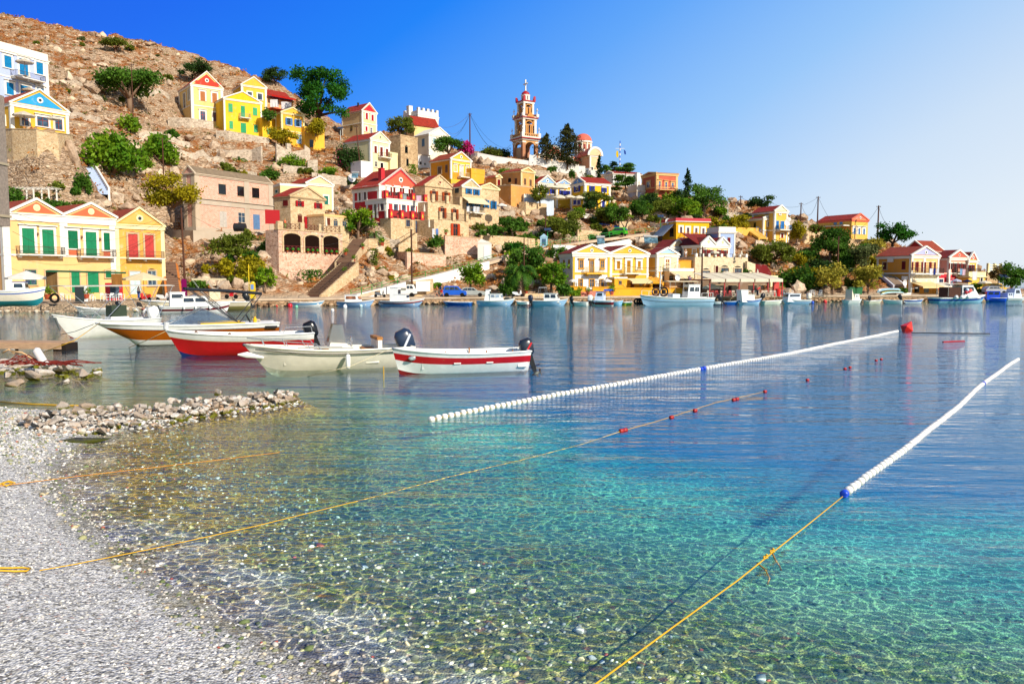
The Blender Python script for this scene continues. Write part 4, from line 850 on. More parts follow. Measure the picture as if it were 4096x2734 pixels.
 def cross(x,y,z,s,name='cross'):
  m=MB(); m.box(x-.07*s,x+.07*s,y-.07*s,y+.07*s,z,z+1.6*s); m.box(x-.5*s,x-.071*s,y-.06*s,y+.06*s,z+.95*s,z+1.1*s); m.box(x+.071*s,x+.5*s,y-.06*s,y+.06*s,z+.95*s,z+1.1*s); m.lathe([(.05,0),(.2*s,.12*s),(.05,.25*s)],(x,y,z-.1),8); h.build(m,name,plain('#e8e6e0'))
 cross(c[0],c[1],z4+hd,1.9)
 for hs,z in ((h0+.15,zz(662)+.1),(h1+.1,zz(440)+.1)):
  for sx_ in (-1,1):
   for sy in (-1,1): cross(c[0]+sx_*hs,c[1]+sy*hs,z,1.0)
 m=MB(); m.tube([(c[0]+rl,c[1],z4),(c[0]+rl+.2,c[1],zz(65))],.04,4); h.build(m,'lightning_rod',metal())
 return h
tower()
def church():
 CR=plaster('#f4d9a0'); h=House('church','cream church with pink dome and rounded gables behind the cypresses','church','R7',1160,1310,1130,960,228,221,br=1395)
 W,L,H=h.W,h.L,h.H; m=MB(); m.box(0,W,0,L,-3,H); h.build(m,'wall',CR)
 m=MB(); m.box(-.15,W+.15,-.15,L+.15,H-.35,H+.1); m.box(-.1,.35,-.1,.35,-2,H-.35); m.box(W-.35,W+.1,-.1,.35,-2,H-.35); m.box(W-.35,W+.1,L-.35,L+.1,-2,H-.35); h.build(m,'cornice',WHITE)
 # apse + vaults
 PK=tile('#d8705c');
 def vault(p0,p1,r,base,nm='vault'):
  """half-cylinder roof running p0->p1"""
  p0=Vector(p0);p1=Vector(p1);d=(p1-p0).normalized();sd=Vector((-d.y,d.x,0)); m=MB(); n=12
  for q,rr,mi in ((0,r,0),(1,r+.25,1)):
   a=p0 if q==0 else p0+d*.15; b=p1
   V=[];
   for P_ in (a,b):
    for k in range(n+1): t=math.pi*k/n; V.append(P_+sd*rr*math.cos(t)+Vector((0,0,rr*math.sin(t)+base)))
   fs=[(k,k+1,n+2+k,n+1+k) for k in range(n)]+[tuple(range(n,-1,-1)),tuple(range(n+1,2*n+2))]
   m.add(V,fs,mi)
  h.build(m,nm,[CR,plaster('#e2806a')])
  m=MB(); a=p0-d*.12
  for k in range(n):
   t0,t1=math.pi*k/n,math.pi*(k+1)/n
   pts=[a+sd*rr*math.cos(t)+Vector((0,0,rr*math.sin(t)+base)) for rr,t in ((r*.86,t0),(r*1.12,t0),(r*1.12,t1),(r*.86,t1))]
   m.prism(pts,d*.4)
  h.build(m,'arch_trim',WHITE)
 cx,cyy=W*.45,L*.5; R0=W*.28
 vault((cx,-.3,0),(cx,L*.9,0),R0,H); vault((W+.3,cyy,0),(-.5,cyy,0),R0,H)
 vault((W*.1,-2.4,0),(W*.1,0.2,0),R0*.8,H-1.5)
 m=MB(); m.box(W*.1-R0*.8,W*.1+R0*.8,-2.4,0,-3,H-1.5); h.build(m,'apse',CR)
 m=MB(); r=h.W*.30; z0=H+R0*.9; q=A('R7',1165,685,229); hz=(h.Mi@q).z
 dh=r*1.0; zt=hz-dh; cx2=(h.Mi@A('R7',1165,740,227)).x; cc=(cx2,cyy)
 m.lathe([(r,0),(r,zt-H)],(cc[0],cc[1],H),12); h.build(m,'drum',CR)
 m=MB(); m.lathe([(r+.3,0),(r+.3,.4)],(cc[0],cc[1],zt-.2),16);
 for k in range(10): a=2*math.pi*k/10; m.lathe([(.22,0),(.22,zt-H-.2)],(cc[0]+r*math.cos(a),cc[1]+r*math.sin(a),H),6)
 h.build(m,'drum_column',WHITE)
 m=MB(); m.lathe([((r+.15)*math.cos(t*math.pi/16),dh*math.sin(t*math.pi/16)) for t in range(8)]+[(.05,dh)],(cc[0],cc[1],zt+.15),20); h.build(m,'dome',plaster('#e2705e',.2),smooth=True)
 for k in range(10):
  a=2*math.pi*(k+.5)/10
  m=MB(); m.obox((cc[0]+(r*.98)*math.cos(a),cc[1]+(r*.98)*math.sin(a),(H+zt)/2+.4),(.2,.55,(zt-H)*.5),Matrix.Rotation(a,3,'Z')); h.build(m,'window',plain('#8c2a30'))
 b=House('','','','R7',720,930,1000,905,222,224,L=7,root=h); b.walls(CR,'flat',par=.3,cornice=.3,corner=.4)
 vm=MB();
 b.ops('F',[(760,925,975,20),(905,935,1000,30)],kind='dark')
 b2=House('','','','R7',850,1160,1110,920,224,227,L=7,root=h,ctrl=False); b2.walls(CR,'flat',par=.3,cornice=.3,corner=.4)
 n=10; m=MB(); a0,z=b2.loc('F',895,905); m.prism([(a0-2.6*math.cos(math.pi*k/n),-.1,b2.H+2.8*math.sin(math.pi*k/n)) for k in range(n+1)],(0,3,0)); b2.build(m,'round_gable',plaster('#e2806a'))
 m=MB()
 for k in range(n):
  t0,t1=math.pi*k/n,math.pi*(k+1)/n; m.prism([(a0-r_*math.cos(t),-.15,b2.H+r_*1.05*math.sin(t)) for r_,t in ((2.3,t0),(2.8,t0),(2.8,t1),(2.3,t1))],(0,.3,0))
 b2.build(m,'arch_trim',WHITE)
 # windows on the right side
 h.op('F',1212,930,970,26,'glass',c='#b8cfe8',fr=.3) ; h.op('R',1335,1050,1110,18,'dark'); h.op('R',1380,1095,1140,14,'dark')
 return h
church()
def ribbon(name,pts,w,mat,z=None,th=.25,**kw):
 m=MB(); L=[];Rr=[]
 for i,p in enumerate(pts):
  a=pts[max(i-1,0)];b=pts[min(i+1,len(pts)-1)]; d=Vector((b[0]-a[0],b[1]-a[1],0)).normalized(); n=Vector((-d.y,d.x,0)); L.append(Vector(p)+n*w/2); Rr.append(Vector(p)-n*w/2)
 for i in range(len(pts)-1): m.prism([Rr[i],Rr[i+1],L[i+1],L[i]],(0,0,-th))
 return m.build(name,mat)
def pave(c='#cdb9a0',c2='#b49c82'):
 t=NT('paving'); g=t.co('w'); n=t.noise(g,.7,5,.6); n2=t.noise(g,6,3); col=t.mix(t.ramp(n,[(.35,0),(.7,1)]),hexc(c),hexc(c2)); col=t.mix(t.ramp(n2,[(.5,0),(.75,.4)]),col,mul(hexc(c2),.7)); t.bump(n2,.2,.02); return t.base(col,.9,.1)
PAVE=pave()
# ---------------- walls, ramps, stairs ----------------
def wall(label,reg,pts,mat,name='stone_wall',cat='wall',th=.5,cap=None,group=None,ret=None):
 """pts: (x, y top, y bottom, distance) in photo pixels"""
 T=[A(reg,x,yt,d) for x,yt,yb,d in pts]; B=[A(reg,x,yb,d).z-.8 for x,yt,yb,d in pts]; m=MB(); o=T[0].copy(); o.z=B[0]
 for i in range(len(T)-1):
  a,b=T[i],T[i+1]; d=Vector((b.x-a.x,b.y-a.y,0)).normalized(); n=Vector((-d.y,d.x,0))*th
  ja,jb=(RNG.random(2)-.5)*.0
  V=[Vector((a.x,a.y,B[i])),Vector((b.x,b.y,B[i+1])),b,a]; m.prism([v-o for v in V],n)
 r=m.build(name,mat,None,loc=o); tag(r,label,cat,group)
 if ret is None: ret=not any(q in label for q in ('ruin','panel','broken','garden wall','block','quay','planter','sea wall'))
 for i in range(len(T)-1):
  a,b=T[i],T[i+1]; d=Vector((b.x-a.x,b.y-a.y,0)).normalized(); n=Vector((-d.y,d.x,0)); k=max(1,int((b-a).length/4))
  for j in range(k+1):
   c=a.lerp(b,j/k); zb=B[i]+.8+(B[i+1]-B[i])*j/k; CTRL.append((c.x-n.x*.9,c.y-n.y*.9,zb-.1))
   if ret: CTRL.append((c.x+n.x*1.6,c.y+n.y*1.6,c.z-.5))
 if cap:
  m=MB()
  for i in range(len(T)-1):
   a,b=T[i]-o,T[i+1]-o; d=Vector((b.x-a.x,b.y-a.y,0)).normalized(); n=Vector((-d.y,d.x,0)); m.prism([a-n*.08,b-n*.08,b+n*(th+.08),a+n*(th+.08)],(0,0,.12))
  m.build('coping',cap,r)
 return r
WHW=plaster('#f4f2ee',.35)
wall('curved sandy stone terrace wall below the blue gabled house','R1',[(-60,1290,1790,131),(130,1283,1790,128),(400,1292,1790,126.5),(640,1330,1790,127.5),(800,1352,1640,134)],ST1,cap=STONETRIM)
wall('stone retaining wall under the tall house with the red gable','R3',[(50,648,800,199),(260,655,790,199.5),(490,690,800,202)],STG)
wall('dry stone wall below the bright yellow house','R3',[(515,775,880,198),(640,780,900,198),(1030,850,915,201)],STG)
wall('broken garden wall of a ruin beside the small palm','R3',[(520,955,1050,186),(620,965,1050,186),(860,960,1090,187),(950,925,1090,186)],STG)
wall('tall roofless ruin wall below the yellow bush','R3',[(1098,902,1080,184),(1200,960,1080,186),(1202,900,1080,186),(1236,905,1080,187),(1240,985,1080,187),(1370,960,1070,189),(1372,915,1070,189),(1425,955,1065,190)],STG)
wall('stepped rubble wall with a window stub, above the cream house','R3',[(1165,1110,1215,178),(1400,1130,1220,180),(1402,1060,1220,180),(1498,1060,1225,181)],STG)
wall('long rubble wall running behind the cream house roof','R3',[(1500,1195,1330,177),(1689,1215,1330,180),(1850,1235,1330,183)],STG)
wall('short broken wall above the brick shell','R3',[(800,1160,1245,170),(905,1180,1245,170)],STG)
wall('plain concrete retaining wall below the brick shell','R4',[(320,708,900,138),(1085,742,930,148)],CON,name='concrete_wall')
wall('grey concrete wall section left of the brick shell','R4',[(60,700,860,144),(320,708,880,138.2)],CON,name='concrete_wall')
wall('huge pale masonry retaining wall above the ramp','R6',[(540,938,1120,150),(726,938,1200,139),(1130,968,1130,145.5)],ST3,cap=STONETRIM)
wall('tall grey masonry wall under the orange shuttered house','R6',[(1124,765,1120,147),(1495,792,1060,151)],ST3,cap=STONETRIM)
wall('masonry wall with hanging ivy above the steep road','R6',[(1497,758,960,153),(1829,772,960,159),(2100,800,960,163)],ST1)
wall('low stone terrace parapet below the crimson house','R6',[(320,800,900,143),(545,812,940,145)],ST1,cap=STONETRIM)
wall('white retaining wall below the first stretch of ramp','R6',[(60,1410,1425,118.2),(390,1332,1418,123.6),(718,1247,1400,129)],WHW,name='white_wall',th=.4)
wall('white retaining wall below the second stretch of ramp','R6',[(720,1247,1395,129.1),(905,1202,1370,131.6),(1280,1108,1290,137),(1588,1030,1150,141.6)],WHW,name='white_wall',th=.4)
wall('stone block wall with a white painted panel by the quay','R6',[(715,1240,1420,124),(790,1240,1420,123),(1000,1215,1418,125)],ST1)
q=wall('white painted panel on the stone block by the quay','R6',[(820,1240,1292,122.4),(968,1236,1290,123.6)],WHW,name='signboard',cat='sign board',th=.12)
wall('white wall behind the white waterfront house','R8',[(668,716,960,147),(1225,742,960,150)],WHW,name='white_wall',th=.4)
wall('white wall under the upper road beside the green car','R8',[(1225,722,800,156),(1590,650,800,162),(1958,578,720,167)],WHW,name='white_wall',th=.4)
wall('ivy hung stone wall along the footpath','R8',[(0,600,860,160),(300,625,860,162),(512,655,800,164)],ST1)
wall('stone garden wall below the dark shrubs','R8',[(975,528,730,166),(1150,540,730,168),(1340,560,720,170)],ST1)
wall('rocky stone wall behind the leafless tree','R8',[(1500,425,590,174),(1650,430,590,175)],ST1)
wall('long whitewashed church wall climbing to the bell tower','R7',[(-160,900,960,212),(0,890,1020,208),(28,884,1030,207.5),(250,928,1045,207),(600,975,1075,207),(850,1022,1090,208),(1100,1070,1150,210),(1390,1150,1210,213)],WHW,name='white_wall',th=.6)
for i,(x,y0) in enumerate([(660,912),(745,948),(828,962),(910,980),(990,993),(1068,1008),(1142,1022),(1215,1040),(1285,1065),(1355,1085)]):
 p=A('R7',x,y0,207.2+i*.5); m=MB(); m.box(-.95,.95,-.3,.9,-5,0); tag(m.build('wall_post',WHW,loc=p),'whitewashed square post standing on the church wall','post','posts along the church wall')
wall('stone terrace wall with posts below the ochre ruin','R7',[(500,1448,1600,186),(580,1445,1620,185),(818,1470,1620,188)],ST1)
wall('grey cement wall below the church wall','R7',[(640,1082,1180,201),(852,1092,1180,203)],STG)
wall('yellow garden wall in front of the white waterfront house','R8',[(850,1243,1345,126.3),(1082,1250,1345,126.6)],YEL2,name='garden_wall',cap=YEL2)
wall('yellow garden wall between the steps and the kitchen block','R8',[(1162,1250,1345,126.7),(1432,1254,1345,127)],YEL2,name='garden_wall',cap=YEL2)
wall('long yellow quay wall behind the fishing boat','R8',[(1432,1262,1350,127.2),(2000,1268,1350,129),(2330,1270,1350,130)],YEL2,name='garden_wall',cap=YEL2)
wall('low stone kerb wall of the palm garden','R8',[(300,1328,1352,122.4),(850,1330,1352,124.5)],ST1,th=.4)
wall('stone block end wall right of the tavern','S1',[(1540,1030,1200,141),(1625,1060,1200,142)],STB)
wall('dark crimson garden wall beside the tavern','S1',[(1625,1060,1195,143),(1740,1070,1195,144),(1790,1150,1195,144.5)],plaster('#7a1c20',.4),name='garden_wall')
wall('sand stone retaining wall under the coral pediment house','S2',[(1500,640,800,180),(1770,650,760,183),(1800,700,770,185)],ST2)
wall('white planter wall on the far quay','S3',[(490,965,1010,134.5),(640,968,1010,135)],WHW,name='white_wall',th=.3)
wall('cream parapet block at the end of the restaurant terrace','S2',[(575,1100,1200,134),(665,1105,1200,135)],PALE,name='parapet',th=2.5)
wall('stone sea wall in front of the restaurant','S2',[(640,1372,1398,131.5),(1880,1372,1400,131.8)],stone('#a08468','#6c523e','#7c664e',2.4,dark=9),th=.2)
# ramp road
def road(name,label,pts,w,mat=PAVE):
 P3=[at(*p) for p in pts]
 for p,q in zip(P3,P3[1:]):
  d=(q-p); dd=Vector((d.x,d.y,0)).normalized(); n=Vector((-dd.y,dd.x,0))
  for j in range(max(1,int(d.length/3.5))): c=p.lerp(q,j/max(1,int(d.length/3.5))); CTRL.append((c.x+n.x*1.5,c.y+n.y*1.5,c.z-.25)); CTRL.append((c.x-n.x*.6,c.y-n.y*.6,c.z-.45))
 r=ribbon(name,P3,w,mat,th=.5); tag(r,label,name,kind='structure'); return P3
RP=road('road','narrow concrete road climbing from the quay',[(1374,1187,120),(1500,1155,126),(1625,1122,131.5),(1730,1100,135.5),(1850,1072,140),(1960,1040,144.5),(2050,1015,148),(2180,990,153),(2300,968,157.5),(2420,952,161),(2520,940,164.5),(2640,925,169)],3.4)
GRN=plain('#2f8a3a',.5)
def railing(label,P3,h=1.05,off=1.5,mat=GRN,step=2.3,name='railing',bars=(1.0,.55)):
 o=P3[0].copy(); m=MB(); pp=[]
 for i,p in enumerate(P3):
  a=P3[max(i-1,0)];b=P3[min(i+1,len(P3)-1)]; d=Vector((b.x-a.x,b.y-a.y,0)).normalized(); pp.append(p-o+Vector((d.y,-d.x,0))*off)
 r=thing(name,label,'railing',o)
 for a,b in zip(pp,pp[1:]):
  for f in bars: m.bar(a+Vector((0,0,h*f)),b+Vector((0,0,h*f)),.06)
 m.build('rail',mat,r); m=MB()
 for a,b in zip(pp,pp[1:]):
  n=max(1,int((b-a).length/step))
  for k in range(n): c=a.lerp(b,k/n); m.box(c.x-.05,c.x+.05,c.y-.05,c.y+.05,c.z-.3,c.z+h)
 m.build('posts',mat,r); return r
railing('green pipe railing along the lower ramp',RP[:6]); railing('green pipe railing along the upper road by the stone walls',RP[6:])
def stairs(label,p0,p1,w,n,mat,name='stairs',side=None,rail=None,solid=3.0,perp=None):
 p0=Vector(p0);p1=Vector(p1); r=thing(name,label,'stairs',p0)
 for j in range(5): c=p0.lerp(p1,j/4); CTRL.append((c.x,c.y,c.z-.6))
 d=Vector((p1.x-p0.x,p1.y-p0.y,0)); L=d.length; d.normalize(); s=Vector((-d.y,d.x,0)) if perp is None else perp; H_=p1.z-p0.z; m=MB()
 for k in range(n):
  a=d*(L*k/n); b=d*(L*(k+1)/n); z=H_*(k+1)/n
  m.prism([a-s*w/2+Vector((0,0,z)),b-s*w/2+Vector((0,0,z)),b+s*w/2+Vector((0,0,z)),a+s*w/2+Vector((0,0,z))],(0,0,-H_/n-.25))
 m.build('steps',mat,r); m=MB()
 for k in range(n):
  a=d*(L*k/n); z=H_*(k+1)/n+.004; m.prism([a-s*w/2+Vector((0,0,z)),a+d*.12-s*w/2+Vector((0,0,z)),a+d*.12+s*w/2+Vector((0,0,z)),a+s*w/2+Vector((0,0,z))],(0,0,.02))
 m.build('nosing',STONETRIM,r)
 for e,mm in ((-1,side),(1,side)):
  if mm is None: continue
  m=MB(); c=s*(w/2*e)
  for k in range(n):
   a=d*(L*k/n)+c; b=d*(L*(k+1)/n)+c; z0=H_*k/n; z1=H_*(k+1)/n; h=.9 if mm is WHW else .05
   m.prism([a+Vector((0,0,z0+h)),b+Vector((0,0,z1+h)),b+Vector((0,0,z1-solid)),a+Vector((0,0,z0-solid))],s*.3*e)
  m.build('side_wall',mm,r)
 if rail:
  m=MB(); c=s*(-w/2); m.bar(c+Vector((0,0,1)),d*L+c+Vector((0,0,H_+1)),.05); m.bar(c+Vector((0,0,.5)),d*L+c+Vector((0,0,H_+.5)),.03); q=max(3,int(L/1.6))
  for k in range(q+1): t=k/q; a=d*(L*t)+c; m.box(a.x-.03,a.x+.03,a.y-.03,a.y+.03,H_*t,H_*t+1)
  m.build('handrail',rail,r)
 return r
DST=plain('#6a4e42',.9,.1)
stairs('dark stone steps climbing beside the arched terrace house',A('R4',1560,1392,119),A('R4',1960,1040,129),2.6,22,DST,side=ST1,rail=IRON,solid=5)
stairs('upper flight of dark steps below the stone terrace wall',A('R6',60,1045,129.2),A('R6',235,800,142),2.2,18,DST,side=ST1,solid=4)
stairs('white walled staircase below the round terrace',A('R2',960,410,133),A('R2',800,130,146),2.6,16,plain('#9fb4d8'),side=WHW,solid=2.2)  # blue step colour carries the shade lying on the white stairs
stairs('dark stair climbing the side of the crimson house',A('R6',360,610,152),A('R6',225,425,164),1.6,14,plain('#6a5a60'),side=IRON,solid=.3,rail=IRON)
stairs('stone stair with iron handrail up to the terrace door of the crimson house',A('R6',620,868,145),A('R6',812,742,146.5),1.5,14,ST1,side=ST1,rail=IRON,solid=3)
stairs('white steps above the blue garden wall',A('R8',1140,372,181),A('R8',1060,322,186),3,9,WHW,side=None)
wall('bright blue garden wall stepping down the slope','R8',[(1150,372,470,180),(1225,385,500,178),(1228,440,500,178),(1490,490,520,174)],plain('#2f74d8'),name='garden_wall')
stairs('yellow stair with electric blue handrail at the hillside house',A('S2',480,630,171),A('S2',355,545,176),1.5,12,YB,side=YB,rail=plain('#2a80d0'),solid=4)
stairs('shaded staircase with white edge beside the ochre waterfront house',A('S3',520,890,140),A('S3',345,745,149),1.6,16,plain('#8a7668'),side=plaster('#dfe0ea'),solid=.6)
stairs('stone steps between orange walls right of the ochre waterfront house',A('R2',1680,1400,110),A('R2',1640,1080,128),1.6,20,DST,side=plaster('#d98a3a',.5),solid=.8)
stairs('pink entrance steps in front of the white waterfront house',A('R8',1122,1355,124.8),A('R8',1122,1285,127.5),2.0,6,plain('#d08070'),perp=Vector((1,0,0)),side=plain('#d08070'),solid=.6)
stairs('yellow side stair between two waterfront houses','x' and A('S1',600,1250,131),A('S1',505,1150,138),1.6,12,YEL2,side=YEL2,rail=IRON,solid=3)
stairs('grey steps at the far left beside the waterfront house',A('R2',40,1300,106),A('R2',-20,900,124),3,20,plain('#b8aca0'),side=plaster('#d8b084',.5),solid=3)
# ---------------- ground, hillside, water ----------------
def hash2(ix,iy,seed=0):
 n=(ix*374761393+iy*668265263+seed*974634777)&0xffffffff
 n=((n^(n>>13))*1274126177)&0xffffffff; return ((n^(n>>16))&0xffff)/65535.0
def vnoise(x,y,seed=0):
 ix=np.floor(x).astype(np.int64); iy=np.floor(y).astype(np.int64); fx=x-ix; fy=y-iy; fx=fx*fx*(3-2*fx); fy=fy*fy*(3-2*fy)
 a=hash2(ix,iy,seed);b=hash2(ix+1,iy,seed);c=hash2(ix,iy+1,seed);d=hash2(ix+1,iy+1,seed)
 return (a*(1-fx)+b*fx)*(1-fy)+(c*(1-fx)+d*fx)*fy
def fbm(x,y,o=4,seed=0):
 s=0;a=.5
 for k in range(o): s=s+a*vnoise(x,y,seed+k); x=x*2.03+7;y=y*2.03+3;a*=.5
 return s
QL=[(-900,1252),(-300,1250),(0,1248),(320,1249),(480,1242),(600,1236),(760,1232),(1000,1226),(1250,1222),(1500,1219),(1750,1216),(2050,1214),(2400,1212),(2650,1210),(3000,1207),(3400,1206),(3700,1205),(3950,1203),(4096,1201),(4300,1199),(5200,1190)]
QP=[gnd(x,y) for x,y in QL]
qk=np.array([p.x/p.y for p in QP]); qd=np.array([p.y for p in QP])
HILL=[(0,1150,112),(-200,1150,112),(300,800,128),(230,760,132),(500,770,134),(560,850,130),(640,1000,128),(700,1140,122),(-200,700,136),(60,705,134),(150,800,126),(270,800,128),(120,520,137),(200,540,137),(260,560,139),
(350,650,143),(430,560,150),(500,450,168),(600,520,172),(700,560,178),(620,690,158),(730,790,146),(300,420,165),(250,300,185),(150,200,205),(400,250,212),(600,330,205),(0,130,215),(-300,100,215),(660,420,200),
(330,560,148),(400,760,136),(650,820,138),(760,600,186),(960,640,190),(850,660,182),(1080,740,178),(1200,760,176),(1290,830,166),(1390,700,186),(1370,800,176),(1400,860,162),(1340,930,150),(1180,640,200),(1290,640,202),
(780,1160,118),(860,1150,117),(1000,1120,118),(1060,1000,124),(900,1040,122),(800,1010,128),(760,930,137),(980,930,138),(1080,930,136),(1420,960,146),(1400,1090,132),(1440,1175,119),(1500,1150,124),(1560,1090,132),(1600,1030,138),(1330,1183,119),
(1376,1178,121),(1620,1125,131),(1850,1075,139),(1960,1035,146),(2180,985,153),(2300,962,158),(2500,936,165),(2620,926,169),(1700,1010,141),(1880,960,146),(1920,930,150),
(2050,1150,124),(2150,1100,131),(2240,1050,138),(2000,985,155),(2150,900,170),(2300,880,172),(2060,850,182),(2450,850,180),(2560,830,187),(2700,860,186),(2140,712,206),(2250,735,206),(2350,760,206),(2650,790,196),(2700,900,180),
(2900,890,188),(2960,960,172),(3010,1000,163),(3120,1100,148),(3020,1080,150),(3150,1000,166),(3250,900,184),(3300,1000,168),(3400,960,178),(3350,1100,148),(3450,1130,143),(3480,1050,156),(3560,1090,152),(3200,1160,142),(3150,1178,138),(3500,1174,138),(3560,1000,172),(3250,960,176),
(2700,1180,128),(2400,1180,127),(3800,1172,145),(3900,1174,142),(4100,1175,142),(2050,1180,124),(1700,1183,122),(600,1190,112),(400,1195,103),(100,1196,99),(1900,1180,123)]
SKY=[(-600,40,240),(-300,50,240),(0,64,240),(150,82,245),(300,130,245),(470,165,248),(620,172,250),(660,205,250),(850,255,252),(1000,290,252),(1130,335,250),(1200,410,246),(1330,480,244),(1400,530,244),(1560,610,255),(1800,640,245),(2050,640,250),(2300,690,250),(2450,735,240),(2600,765,218),(2750,800,214),(2830,812,208),(2900,808,206),(3000,822,205),(3100,850,200),(3200,885,197),(3330,940,196),(3450,965,196),(3560,965,193),(3700,1010,186),(3800,1060,178)]
pts=list(CTRL); CA=np.array(CTRL)
for x,y,d in HILL:
 p=at(x,y,d)
 if ((CA[:,0]-p.x)**2+(CA[:,1]-p.y)**2).min()>16: pts.append((p.x,p.y,p.z))
for x,y,d in SKY:
 p=at(x,y,d); pts.append((p.x,p.y,p.z)); pts.append((p.x*1.12,p.y*1.12,p.z-6)); pts.append((p.x*1.35,p.y*1.35,p.z-14))
for k,d in zip(np.interp(np.arange(-600,4600,120),[q[0] for q in QL],qk),np.interp(np.arange(-600,4600,120),[q[0] for q in QL],qd)):
 for e,z in ((.8,.95),(4.5,1.0)): pts.append((k*(d+e),d+e,z))
PT=np.array(pts);
# thin out near-coincident points
keep=[];
for i,p in enumerate(PT):
 if all((PT[j,0]-p[0])**2+(PT[j,1]-p[1])**2>.9 for j in keep): keep.append(i)
PT=PT[keep]
def rbf_fit(P_,lam=1.5):
 n=len(P_); D=np.sqrt(((P_[:,None,:2]-P_[None,:,:2])**2).sum(-1)); A_=np.zeros((n+3,n+3)); A_[:n,:n]=-D+np.eye(n)*lam
 Q=np.c_[np.ones(n),P_[:,:2]]; A_[:n,n:]=Q; A_[n:,:n]=Q.T; b=np.r_[P_[:,2],0,0,0]; return np.linalg.solve(A_,b)
import os
if os.environ.get('DBG'):
 for i in range(len(PT)):
  for j in range(i):
   dd=math.hypot(PT[i,0]-PT[j,0],PT[i,1]-PT[j,1]); dz=abs(PT[i,2]-PT[j,2])
   if dd<7 and dz>dd*1.3+2: print('STEEP',[round(v) for v in proj(PT[i])],round(PT[i,1]),round(PT[i,2],1),[round(v) for v in proj(PT[j])],round(PT[j,1]),round(PT[j,2],1))
WT=rbf_fit(PT)
def rbf(X,Y):
 sh=X.shape; X=X.ravel();Y=Y.ravel(); out=np.empty(len(X)); nd=np.empty(len(X)); CP=np.array(CTRL)
 for i in range(0,len(X),20000):
  x=X[i:i+20000];y=Y[i:i+20000]; D=np.sqrt((x[:,None]-PT[:,0])**2+(y[:,None]-PT[:,1])**2)
  out[i:i+20000]=-D@WT[:-3]+WT[-3]+WT[-2]*x+WT[-1]*y; nd[i:i+20000]=((x[:,None]-CP[:,0])**2+(y[:,None]-CP[:,1])**2).min(1)**.5
 return out.reshape(sh),nd.reshape(sh)
KK=np.linspace(-.86,.86,620); YY=np.concatenate([np.arange(86,170,.55),np.arange(170,262,.8),np.arange(262,330,2.5)])
Kg,Yg=np.meshgrid(KK,YY); Xg=Kg*Yg; Zg,ND=rbf(Xg,Yg)
r1=fbm(Xg*.10,Yg*.10,4,1); r2=fbm(Xg*.42,Yg*.42,4,9); r3=np.abs(fbm(Xg*.22+5,Yg*.22,4,21)-.5)*2
amp=np.clip((Zg-2.0)/6,0,1)*np.clip((ND-1.5)/5,.08,1); Zg=Zg+amp*((r1-.47)*2.6+(.35-r3)*2.6+(r2-.47)*1.5)
# terracing of the rock into ledges on the bare hill
led=np.clip((Zg-8)/10,0,1)*np.clip((ND-1.5)/5,0,1); st=1.7; q=Zg/st+(r1-.5)*3; fr=q-np.floor(q); Zg=Zg+led*st*.55*(np.clip(fr*2.2-.6,0,1)-fr)
qD=np.interp(Kg,qk,qd); land=Yg>qD+.4; Zg=np.where(land,np.maximum(Zg,.9),-3.0)
cape=np.clip((Kg-.590)/.02,0,1)*np.clip((Yg-153)/3,0,1); Zg=np.where(cape>0,Zg*(1-cape)-3*cape,Zg)
back=np.clip((Yg-290)/30,0,1); Zg=Zg*(1-back)-6*back
def tz(x,y):
 k=x/y; i=np.searchsorted(YY,y)-1; i=int(min(max(i,0),len(YY)-2)); j=(k-KK[0])/(KK[1]-KK[0]); j0=int(min(max(j,0),len(KK)-2)); fj=min(max(j-j0,0),1); fi=(y-YY[i])/(YY[i+1]-YY[i]); fi=min(max(fi,0),1)
 return float((Zg[i,j0]*(1-fj)+Zg[i,j0+1]*fj)*(1-fi)+(Zg[i+1,j0]*(1-fj)+Zg[i+1,j0+1]*fj)*fi)
def hit(px,py,dmin=None,default=None):
 """where the line of sight through a photo pixel meets the hillside"""
 k=(px-CX)/F; d=dmin or float(np.interp(k,qk,qd))+.6
 while d<285:
  p=at(px,py,d)
  if p.z<=tz(p.x,p.y): return p
  d+=.4
 return None if default is None else at(px,py,default)
nr,nc=Zg.shape; idx=np.arange(nr*nc).reshape(nr,nc); Fq=np.stack([idx[:-1,:-1],idx[:-1,1:],idx[1:,1:],idx[1:,:-1]],-1).reshape(-1,4)
V=np.stack([Xg,Yg,Zg],-1).reshape(-1,3)
